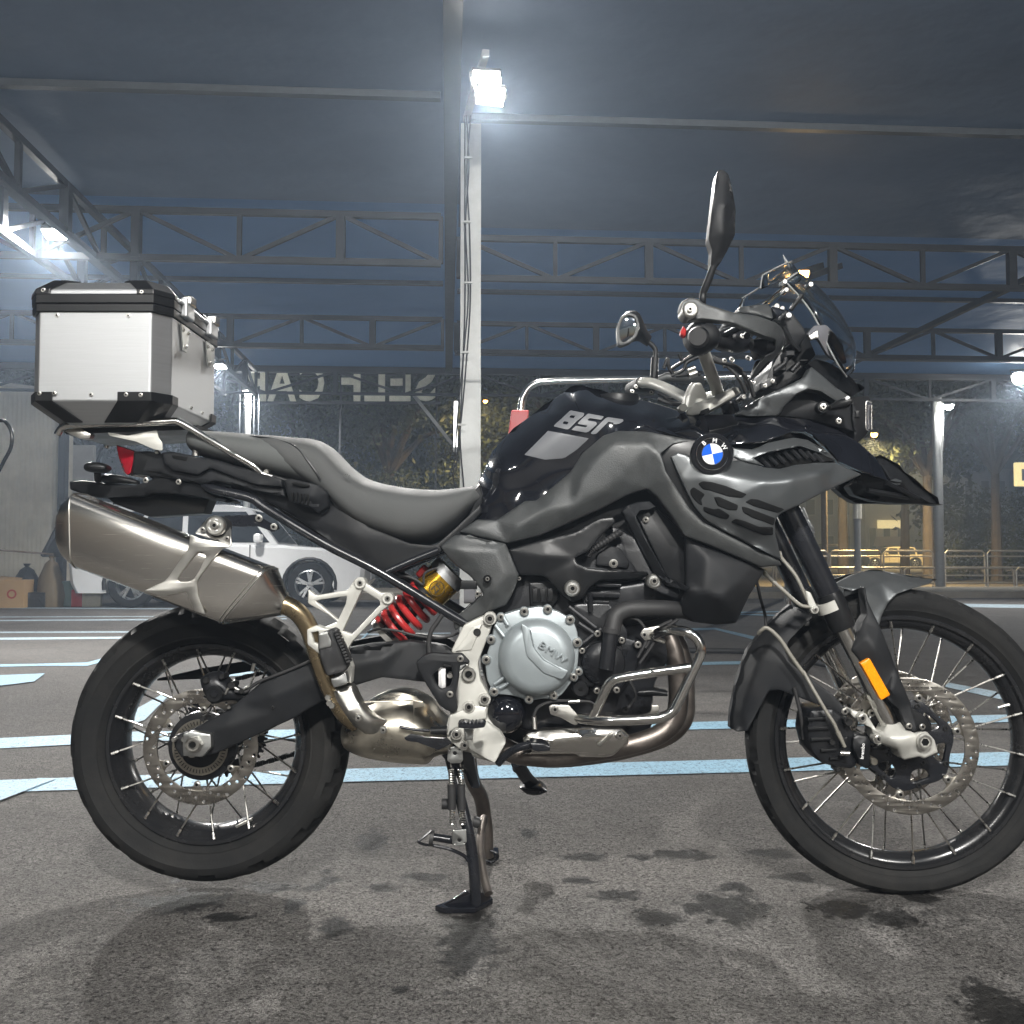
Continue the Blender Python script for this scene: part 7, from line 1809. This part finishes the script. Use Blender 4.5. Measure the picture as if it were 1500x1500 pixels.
# mudguard
mud = panel('rear_mudguard', rnd(Z('J', [(22, 735), (26, 660), (58, 510), (100, 395), (190, 280), (288, 195), (330, 212), (395, 250), (330, 310), (285, 360), (270, 400), (290, 450), (380, 520), (480, 592), (532, 652), (545, 690), (520, 688), (470, 660), (250, 572), (200, 575), (150, 665), (105, 752), (60, 756)]), 2),
            [(1067, 1064, 0), (1069, 1035, 0), (1080, 990, 0), (1093, 952, 0), (1123, 913, 0), (1155, 885, 0), (1090, 1070, -.06), (1085, 1045, -.045), (1100, 1000, -.055), (1115, 960, -.058), (1140, 930, -.058), (1165, 905, -.058), (1108, 1045, -.066), (1122, 1012, -.070), (1145, 975, -.078), (1190, 903, -.075), (1240, 1045, -.11), (1200, 1020, -.098), (1158, 970, -.082)], .012, 'dark_plastic', bike, edge=3, er=.004, step=5, mirror=True)
mudf = panel('front_mudguard', rnd(Z('J', [(478, 112), (560, 68), (640, 42), (672, 42), (700, 50), (930, 86), (900, 108), (830, 126), (762, 150), (722, 190), (695, 245), (684, 290), (632, 262), (622, 180), (612, 120), (560, 140), (540, 130)]), 2),
             [(1220, 857, -.05), (1247, 843, -.025), (1273, 834, 0), (1284, 834, 0), (1370, 849, 0), (1360, 856, -.035), (1336, 862, -.05), (1314, 870, -.058), (1300, 883, -.064), (1290, 908, -.080), (1270, 900, -.082), (1266, 865, -.074), (1290, 852, -.045), (1320, 852, -.035), (1250, 862, -.07)], .010, 'matt_grey', bike, edge=3, er=.004, step=4, mirror=True)
guard_ = panel('fork_guard', rnd(Z('J', [(612, 120), (622, 118), (632, 180), (660, 240), (690, 300), (760, 482), (822, 632), (852, 742), (842, 758), (820, 752), (795, 735), (768, 655), (725, 620), (700, 565), (560, 398), (566, 374), (608, 272), (628, 240)]), 2),
               [(1266, 860, -.09), (1272, 880, -.10), (1269, 900, -.115), (1290, 920, -.128), (1313, 980, -.135), (1334, 1030, -.142), (1343, 1068, -.150), (1340, 1072, -.150), (1316, 1038, -.138), (1294, 1008, -.138), (1247, 953, -.132), (1249, 944, -.132), (1262, 910, -.118), (1282, 950, -.150), (1305, 1010, -.155), (1270, 935, -.145)], .035, 'dark_plastic', bike, edge=4, er=.008, step=5)
panel('guard_bracket', rnd(Z('K', [(1150, 365), (1280, 452), (1330, 545), (1310, 560), (1240, 552), (1190, 570), (1165, 480)]), 2), [(1330, 1033, -.140), (1356, 1050, -.14), (1365, 1070, -.14), (1338, 1072, -.145)], .02, 'black_plastic', bike, edge=3, er=.003, step=5)
for u, v in ((1163, 520), (1260, 525)): bolt(*Z('K', [(u, v)])[0], -.158, 4.6, bike)
panel('orange_reflector', rnd(Z('K', [(800, 58), (868, 20), (1020, 290), (952, 330)]), 1.5), [(1260, 971, -.158), (1274, 964, -.156), (1304, 1018, -.161), (1290, 1026, -.163)], .012, 'orange', bike, edge=2, er=.002, step=5)

# ---------------------------------------------------------------- cockpit
# handlebar
bar_r = [P(1023, 494, -.40), P(1024, 495, -.30), P(1028, 508, -.22), P(1039, 540, -.15), P(1050, 570, -.09), P(1048, 580, -.05)]
bar_l = [P(1016, 586, .04), P(1004, 583, .09), P(978, 570, .17), P(957, 562, .25), P(940, 561, .30), P(930, 566, .40)]
hb = link('handlebar', sweep_mesh(bar_r + bar_l, .0138, 18, n=5), 'silver', bike)
gr = link('grip', sweep_mesh([P(1022, 493, -.415), P(1023, 494, -.40), P(1024, 495, -.29), P(1026, 500, -.275)], [.017, .0215, .0205, .024], 20, smooth=False), 'rubber', hb)
link('grip', sweep_mesh([P(940, 562, .30), P(925, 570, .42)], .0185, 16, smooth=False), 'rubber', hb)
loft('switch_block', [((1002, 488), (1006, 506), -.30, .03, 2.4), ((1012, 474), (1016, 518), -.30, .045, 2.6), ((1028, 472), (1030, 520), -.30, .045, 2.6), ((1044, 478), (1044, 512), -.30, .04, 2.6), ((1052, 490), (1050, 506), -.30, .03, 2.4)], 'dark_plastic', bike, seg=24, n=2)
loft('kill_switch', [((996, 486), (996, 492), -.31, .008), ((1000, 478), (1001, 496), -.31, .012), ((1004, 482), (1004, 494), -.31, .008)], 'red_plastic', bike, seg=12)
loft('brake_master_cylinder', [((1050, 486), (1050, 510), -.27, .02), ((1066, 480), (1066, 514), -.27, .03), ((1086, 484), (1084, 516), -.26, .03), ((1100, 496), (1098, 512), -.25, .02)], 'engine_black', bike, seg=20, n=2)
plate('brake_fluid_box', rnd([(1104, 500), (1126, 494), (1138, 498), (1134, 516), (1112, 522)], 2), -.29, -.24, 'dark_plastic', bike, .004)
tube('brake_lever', [(1060, 492, -.29), (1085, 480, -.33), (1096, 486, -.37), (1094, 492, -.41)], .0065, 'black_plastic', bike, 10)
for x, y in ((1088, 492), (1096, 524), (1062, 528), (1072, 526)): bolt(x, y, -.30, 3.6, bike)
cyl('bar_end', *Z('L', [(158, 165)])[0], 12, -.452, -.40, 'bare', bike, 32, .003); cyl('bar_end_recess', *Z('L', [(158, 165)])[0], 9.2, -.4535, -.44, 'alu_dull', bike, 28); bolt(*Z('L', [(156, 163)])[0], -.459, 5, bike)
Dh = Depth([(995, 454, -.43), (1010, 436, -.43), (1025, 442, -.435), (1030, 470, -.44), (1066, 456, -.445), (1072, 474, -.448), (1072, 458, -.440), (1110, 464, -.43), (1136, 473, -.40), (1146, 482, -.36), (1150, 496, -.32), (1144, 514, -.30), (1126, 534, -.29), (1120, 486, -.435), (1135, 496, -.41), (1134, 514, -.38), (1118, 530, -.36), (1098, 556, -.35), (1100, 480, -.45)], 3, .15)
hgd = panel('hand_guard', rnd(Z('L', [(72, 170), (90, 110), (150, 78), (210, 88), (255, 122), (430, 176), (462, 186), (640, 212), (785, 264), (832, 308), (852, 380), (822, 470), (740, 560), (605, 682), (592, 672), (640, 590), (700, 510), (775, 470), (782, 385), (700, 362), (600, 322), (470, 268), (430, 262), (240, 240), (160, 250), (100, 235)]), 3), Dh, .02, 'tex_plastic', bike, edge=4, er=.010, step=4)
panel('hand_guard_fin', rnd(Z('L', [(592, 672), (640, 540), (720, 525), (740, 558), (650, 650)]), 2), [(1099, 554, -.33), (1110, 530, -.33), (1126, 530, -.32)], .01, 'dark_plastic', bike, edge=2, er=.002, step=5)
loft('hand_guard_inside', [((1100, 498), (1102, 512), -.36, .02), ((1118, 496), (1118, 520), -.36, .03), ((1134, 498), (1132, 516), -.36, .02)], 'dark_plastic', bike, seg=16)
# far hand guard
loft('hand_guard', [((946, 560), (946, 574), .46, .01), ((975, 546), (975, 560), .47, .012), ((1010, 545), (1010, 562), .46, .02), ((1030, 552), (1030, 566), .42, .02)], 'tex_plastic', bike, seg=16, n=2)
# triple clamp and risers
panel('top_clamp', rnd(Z('L', [(128, 935), (150, 880), (200, 850), (290, 820), (480, 732), (512, 742), (525, 775), (500, 795), (290, 912), (170, 945)]), 2), [(1006, 606, -.10), (1020, 590, -.11), (1076, 567, -.12), (1084, 578, -.12), (1038, 602, -.13), (1040, 590, -.13)], .16, 'silver', bike, edge=3, er=.004, step=4)
for k, (x0, x1, y0, y1) in enumerate(((1009, 1031, -.085, -.045), (1003, 1026, .045, .085))):
    plate('riser', rnd([(x0 - 2, 598), (x0 + 1, 578), (x0 + 10, 560), (x0 + 18, 560), (x1 + 5, 578), (x1 + 3, 596), (x0 + 10, 604)], 3), y0, y1, 'silver', bike, .004)
cyl('clamp_bolt', *Z('L', [(105, 885)])[0], 6, -.10, -.07, 'silver', bike)
plate('clamp_slot', Z('L', [(240, 905), (290, 885), (300, 905), (270, 930), (230, 938)]), -.135, -.11, 'hole', bike, .001)
tube('steering_stem', [(1066, 590, 0), (1074, 612, 0)], .02, 'satin_black', bike, 16, n=2)
cyl('ignition_barrel', *Z('L', [(550, 805)])[0], 4, -.06, 0, 'bolt', bike)
# mirrors
mr = panel('right_mirror', rnd(Z('I', [(610, 40), (622, 30), (645, 34), (668, 55), (688, 130), (706, 240), (702, 372), (662, 455), (625, 520), (600, 548), (578, 545), (574, 520), (580, 455), (562, 392), (578, 262), (600, 80)]), 2),
           [(1052, 252, -.40), (1064, 252, -.40), (1076, 300, -.38), (1077, 345, -.38), (1062, 372, -.395), (1046, 392, -.40), (1038, 350, -.42), (1046, 300, -.425), (1063, 300, -.43), (1060, 340, -.432), (1052, 370, -.415)], .03, 'dark_plastic', bike, edge=3, er=.006, step=4)
mr['label'] = 'upright mirror seen edge-on'
tube('mirror_stem', [(1046, 388, -.395), (1036, 415, -.39), (1030, 430, -.385), (1029, 446, -.38), (1030, 475, -.33)], .0072, 'black_plastic', bike, 12)
ml = loft('left_mirror', [Z('I', [(90, 870), (96, 940)]) + [.40, .055, 2.4], Z('I', [(112, 800), (120, 946)]) + [.40, .075, 2.4], Z('I', [(150, 780), (156, 930)]) + [.40, .078, 2.4], Z('I', [(192, 792), (200, 920)]) + [.40, .066, 2.3], Z('I', [(236, 868), (226, 940)]) + [.40, .035, 2.2], Z('I', [(266, 905), (244, 955)]) + [.40, .018, 2]], 'dark_plastic', bike, seg=28, n=3)
ml['label'] = 'mirror turned with its glass towards the rear'
gl = plate('mirror_glass', rnd(Z('I', [(96, 905), (94, 860), (112, 808), (145, 788), (178, 800), (194, 845), (180, 895), (150, 922), (112, 940)]), 4), .316, .32, 'mirror', ml, .0008)
plate('mirror_rim', [rnd(Z('I', [(86, 905), (84, 855), (106, 795), (146, 776), (188, 790), (206, 845), (190, 902), (155, 935), (108, 952), (92, 945)]), 4), rnd(Z('I', [(98, 905), (96, 860), (114, 810), (145, 791), (176, 802), (191, 845), (178, 893), (150, 919), (114, 936)]), 4)], .312, .345, 'tex_plastic', ml, .002)
tube('mirror_stem', [(p[0], p[1], .39) for p in Z('I', [(240, 925), (270, 950), (286, 975), (284, 1020)])], .0070, 'black_plastic', bike, 12)
tube('mirror_stem', [(p[0], p[1], .39) for p in Z('I', [(284, 1015), (281, 1060), (278, 1130)])], .0110, 'black_plastic', bike, 12)
# left switch block and levers
loft('left_switch_block', [Z('I', [(160, 1180), (165, 1195)]) + [.33, .02], Z('I', [(190, 1130), (195, 1205)]) + [.33, .035], Z('I', [(235, 1118), (240, 1208)]) + [.33, .04], Z('I', [(275, 1125), (275, 1200)]) + [.33, .03], Z('I', [(290, 1145), (288, 1180)]) + [.33, .02]], 'black_plastic', bike, seg=20, n=2)
for p in ((165, 1190), (185, 1165), (265, 1195)): bolt(*Z('I', [p])[0], .29, 3, bike)
for pts in (((330, 1070), (350, 1020), (355, 1060), (380, 1105)), ((360, 1080), (420, 1040), (500, 990)), ((370, 1110), (430, 1080), (450, 1040), (510, 1010)), ((410, 995), (425, 1030)), ((390, 1110), (520, 1100)), ((330, 1220), (380, 1250), (450, 1245)), ((300, 1200), (360, 1225), (440, 1215))):
    tube('lever', [(p[0], p[1], .30) for p in Z('I', pts)], .0050, 'black_plastic', bike, 8)
for p in ((475, 1075), (485, 1100)): link('cable_adjuster', sweep_mesh([P(*Z('I', [(p[0] - 22, p[1] + 8)])[0], .28), P(*Z('I', [(p[0] + 18, p[1] - 6)])[0], .28)], .009, 12, smooth=False), 'bare', bike)
# cables between bar and head
for pts, y in ((((540, 980), (600, 1030), (700, 1060), (770, 1130), (800, 1220)), -.16), (((560, 1000), (660, 1045), (740, 1100), (780, 1180)), -.13), (((520, 960), (560, 1020), (650, 1050), (720, 1120), (760, 1200)), -.10), (((300, 1230), (400, 1260), (560, 1230)), .15), (((640, 1060), (680, 1050), (740, 1080)), -.1)):
    tube('cable', [(p[0], p[1], y) for p in Z('I', pts)], .0048, 'rubber', bike, 8)
for p in ((650, 1030), (690, 1030), (780, 1020), (800, 1145), (745, 900), (860, 1160), (900, 1135), (780, 1140)): bolt(*Z('I', [p])[0], -.15, 2.8, bike)
# dash and inner cockpit
panel('display_hood', rnd(Z('L', [(498, 165), (515, 148), (720, 124), (748, 158), (762, 235), (700, 225), (640, 205), (500, 185)]), 2), [(1080, 454, -.10), (1124, 446, -.10), (1130, 454, -.11), (1132, 467, -.12), (1085, 458, -.12), (1100, 452, -.12)], .20, 'tex_plastic', bike, edge=3, er=.005, step=4)
plate('display', rnd(Z('L', [(740, 150), (780, 138), (880, 170), (960, 330), (950, 420), (880, 300), (800, 250)]), 2), -.09, .09, 'gloss_black', bike, .003)
plate('cockpit_support', rnd(Z('L', [(760, 240), (850, 190), (900, 215), (1010, 330), (1080, 500), (1020, 560), (1000, 640), (800, 760), (700, 740), (740, 600), (850, 420), (840, 300)]), 3), -.08, .08, 'black_plastic', bike, .004)
panel('screen_bracket', rnd(Z('L', [(835, 215), (870, 182), (905, 195), (985, 300), (1010, 350), (960, 420), (950, 470), (900, 400), (860, 300)]), 3), [(1147, 463, -.125), (1158, 458, -.13), (1180, 488, -.13), (1172, 512, -.12), (1155, 490, -.13)], .03, 'dark_plastic', bike, edge=3, er=.005, step=4, mirror=True)
cyl('bracket_knob', *Z('L', [(880, 207)])[0], 4, -.140, -.12, 'white', bike)
for pts in (((890, 170), (975, 60)), ((800, 250), (860, 190)), ((840, 290), (910, 420), (960, 470)), ((770, 620), (850, 560), (860, 520)), ((900, 620), (950, 560), (940, 540)), ((640, 1070 - 700), (700, 420))):
    link('screen_arm', sweep_mesh([P(*p, -.13) for p in Z('L', pts)], .005, 8, smooth=False), 'black_plastic', bike)
for p, w, h in (((920, 415), 60, 14), ((890, 490), 70, 44), ((830, 590), 60, 60), ((770, 690), 40, 60), ((990, 540), 60, 14), ((690, 730), 50, 50)):
    plate('cockpit_fitting', rnd(Z('L', [(p[0] - w / 2, p[1] - h / 2), (p[0] + w / 2, p[1] - h / 2 - 4), (p[0] + w / 2, p[1] + h / 2 - 4), (p[0] - w / 2, p[1] + h / 2)]), 1), -.125, -.07, 'dark_plastic', bike, .003)
panel('air_deflector', rnd(Z('L', [(1010, 345), (1060, 285), (1150, 278), (1200, 330), (1270, 430), (1300, 560), (1250, 560), (1160, 500), (1090, 380), (1040, 390)]), 2), [(1182, 489, -.16), (1192, 477, -.155), (1210, 476, -.145), (1234, 506, -.11), (1240, 532, -.10), (1212, 520, -.14), (1198, 496, -.165)], .01, 'smoke_lens', bike, edge=2, er=.003, step=4, mirror=True)
panel('deflector_tab', rnd(Z('L', [(1022, 362), (1088, 318), (1098, 372), (1040, 390)]), 1), [(1184, 492, -.172), (1198, 484, -.172), (1200, 494, -.172)], .004, 'bare', bike, edge=1.5, er=.001, step=4)
# nose: grey side band, black top, headlamp
nose = panel('nose_side', rnd(Z('I', [(700, 1314), (760, 1268), (830, 1225), (1000, 1150), (1070, 1112), (1088, 1078), (1100, 1060), (1150, 1100), (1230, 1170), (1300, 1215), (1312, 1240), (1296, 1262), (1240, 1250), (1150, 1190), (1090, 1180), (1020, 1210), (960, 1270), (930, 1318), (800, 1322)]), 3),
             [(1076, 607, -.12), (1093, 595, -.13), (1112, 583, -.14), (1160, 562, -.15), (1185, 544, -.145), (1190, 536, -.135), (1224, 567, -.13), (1246, 588, -.11), (1140, 609, -.13), (1165, 578, -.155), (1180, 568, -.16), (1200, 572, -.15), (1230, 588, -.13), (1105, 605, -.145)], .03, 'matt_grey', bike, edge=4, er=.007, step=5, mirror=True)
panel('nose_inner', rnd(Z('I', [(920, 1320), (960, 1262), (1030, 1205), (1100, 1175), (1160, 1190), (1240, 1250), (1310, 1250), (1320, 1400), (1100, 1340)]), 3), [(1138, 610, -.10), (1180, 570, -.11), (1247, 592, -.09), (1249, 632, -.09), (1200, 600, -.115)], .03, 'dark_plastic', bike, edge=3, er=.005, step=6, mirror=True)
panel('nose_top', rnd(Z('I', [(1080, 1045), (1120, 1020), (1190, 1038), (1290, 1095), (1340, 1150), (1358, 1188), (1315, 1218), (1230, 1172), (1150, 1102)]), 2), [(1184, 534, -.13), (1194, 526, -.11), (1213, 530, -.09), (1241, 547, -.05), (1260, 572, 0), (1248, 580, -.06), (1224, 568, -.115), (1205, 550, -.11)], .03, 'black_plastic', bike, edge=3, er=.005, step=4, mirror=True)
loft('indicator_stalk', [Z('I', [(1195, 1262), (1200, 1290)]) + [-.15, .012], Z('I', [(1230, 1240), (1240, 1285)]) + [-.155, .018], Z('I', [(1280, 1222), (1290, 1275)]) + [-.16, .02], Z('I', [(1306, 1222), (1306, 1260)]) + [-.16, .018]], 'black_plastic', bike, seg=18, n=2)
cyl('indicator_base', *Z('I', [(1165, 1272)])[0], 9, -.135, -.10, 'black_plastic', bike); bolt(*Z('I', [(1166, 1271)])[0], -.142, 5, bike); bolt(*Z('I', [(1247, 1345)])[0], -.125, 4.4, bike)
cyl('indicator_tip', *Z('I', [(1294, 1226)])[0], 3.5, -.178, -.15, 'white', bike)
hl = panel('headlamp_body', rnd(Z('I', [(1312, 1222), (1400, 1212), (1412, 1240), (1388, 1248), (1384, 1385), (1400, 1396), (1380, 1430), (1330, 1470), (1318, 1400)]), 2), [(1247, 582, -.10), (1272, 579, -.06), (1268, 590, -.075), (1267, 628, -.075), (1270, 640, -.06), (1252, 650, -.09), (1255, 610, -.10)], .10, 'dark_plastic', bike, edge=3, er=.005, step=4, mirror=True)
panel('headlamp_lens', rnd(Z('I', [(1386, 1246), (1412, 1240), (1420, 1262), (1420, 1385), (1402, 1398), (1386, 1388)]), 2), [(1268, 589, -.075), (1276, 588, -.04), (1277, 610, -.03), (1276, 630, -.04), (1268, 629, -.075)], .06, 'smoke_lens', hl, edge=2, er=.003, step=4, mirror=True)
link('lens_edge', sweep_mesh([P(*p, -.078) for p in Z('I', [(1418, 1250), (1390, 1246), (1387, 1320), (1388, 1385), (1400, 1396)])], .0014, 8), 'bolt', hl)
link('lens_edge', sweep_mesh([P(*p, -.045) for p in Z('I', [(1418, 1262), (1417, 1330), (1418, 1388)])], .0016, 8), 'bolt', hl)
plate('headlamp_mark', Z('I', [(1330, 1290), (1358, 1290), (1350, 1308), (1358, 1326), (1330, 1326), (1336, 1308)]), -.103, -.09, 'black_plastic', hl, .001)
# windscreen: curved clear sheet, with a clip-on deflector above it
def sheet(name, rows, m, parent, th=.004, n=9):
    """rows: (centre px, centre py, edge px, edge py, half width) from top to bottom"""
    V, Fc = [], []
    rr = [tuple(r) for r in cat([Vector(r[:3]) for r in rows], 4)]; r2 = [tuple(r) for r in cat([Vector((r[3], r[4], 0)) for r in rows], 4)]
    for (cx, cyy, ex), (ey, hw, _) in zip(rr, r2):
        for k in range(-n, n + 1):
            t = k / n; Y = hw * sin(t * pi / 2 * .95) / sin(pi / 2 * .95)
            c = P(cx, cyy, 0); e = P(ex, ey, -hw)
            w = 1 - cos(t * pi / 2)
            V.append(Vector((c.x + (e.x - c.x) * w, Y, c.z + (e.z - c.z) * w)))
    m_ = 2 * n + 1
    for i in range(len(rr) - 1):
        for k in range(m_ - 1): Fc.append([i * m_ + k, i * m_ + k + 1, (i + 1) * m_ + k + 1, (i + 1) * m_ + k])
    o = link(name, fix_normals(mesh(V, Fc)), m, parent, 60)
    so = o.modifiers.new('solid', 'SOLIDIFY'); so.thickness = th
    edge = [V[i * m_] for i in range(len(rr))]; top = V[:m_]
    return o, edge, top
scr, e1, t1 = sheet('windscreen', [(1166, 404, 1150, 412, .10), (1192, 424, 1176, 440, .125), (1216, 452, 1196, 470, .14), (1234, 480, 1212, 505, .145), (1246, 510, 1228, 535, .135), (1245, 545, 1240, 552, .10)], 'screen_glass', bike)
M['edge_highlight'] = mat('edge_highlight_glass', (.55, .57, .58), .12, 0, trans=.6, ior=1.4, var=0, rvar=0)  # pale glass for tubes added along the sheet rims as their edge highlights
link('edge_highlight', sweep_mesh(e1, .0022, 8, smooth=False), 'edge_highlight', scr); link('edge_highlight', sweep_mesh(t1, .0022, 8, smooth=False), 'edge_highlight', scr)
df, e2, t2 = sheet('clip_on_deflector', [(1158, 388, 1117, 403, .10), (1165, 398, 1115, 413, .11), (1173, 411, 1114, 423, .12)], 'screen_glass', bike, .003)
link('edge_highlight', sweep_mesh(e2, .0016, 8, smooth=False), 'edge_highlight', df); link('edge_highlight', sweep_mesh(t2, .0016, 8, smooth=False), 'edge_highlight', df)
link('screen_tip', sweep_mesh([P(1147, 373, 0), P(1152, 384, 0), P(1160, 396, 0)], [.001, .004, .003], 8, n=4), 'edge_highlight', df)
for p in ((1150, 412), (1188, 416), (1152, 424)): cyl('screen_clip', *p, 4, -.11, -.08, 'chrome', bike)
for p in ((1138, 448), (1146, 452)): cyl('screen_knob', *p, 4.5, -.09, -.05, 'chrome', bike)

# ---------------------------------------------------------------- added volume imitating the lens flare's milky glow round the lamps
hz = link('flare_haze', box_mesh(620, 600, 42, (0, 170, 20)), None, None, 0)
hm = bpy.data.materials.new('flare_volume'); hm.use_nodes = True
for n in list(hm.node_tree.nodes):
    if n.type != 'OUTPUT_MATERIAL': hm.node_tree.nodes.remove(n)
pv = hm.node_tree.nodes.new('ShaderNodeVolumePrincipled')
pv.inputs['Color'].default_value = (.66, .80, 1.0, 1); pv.inputs['Density'].default_value = .0055; pv.inputs['Anisotropy'].default_value = .45
hm.node_tree.links.new(pv.outputs[0], hm.node_tree.nodes['Material Output'].inputs['Volume'])
hz.data.materials.append(hm); tag(hz, kind='stuff')
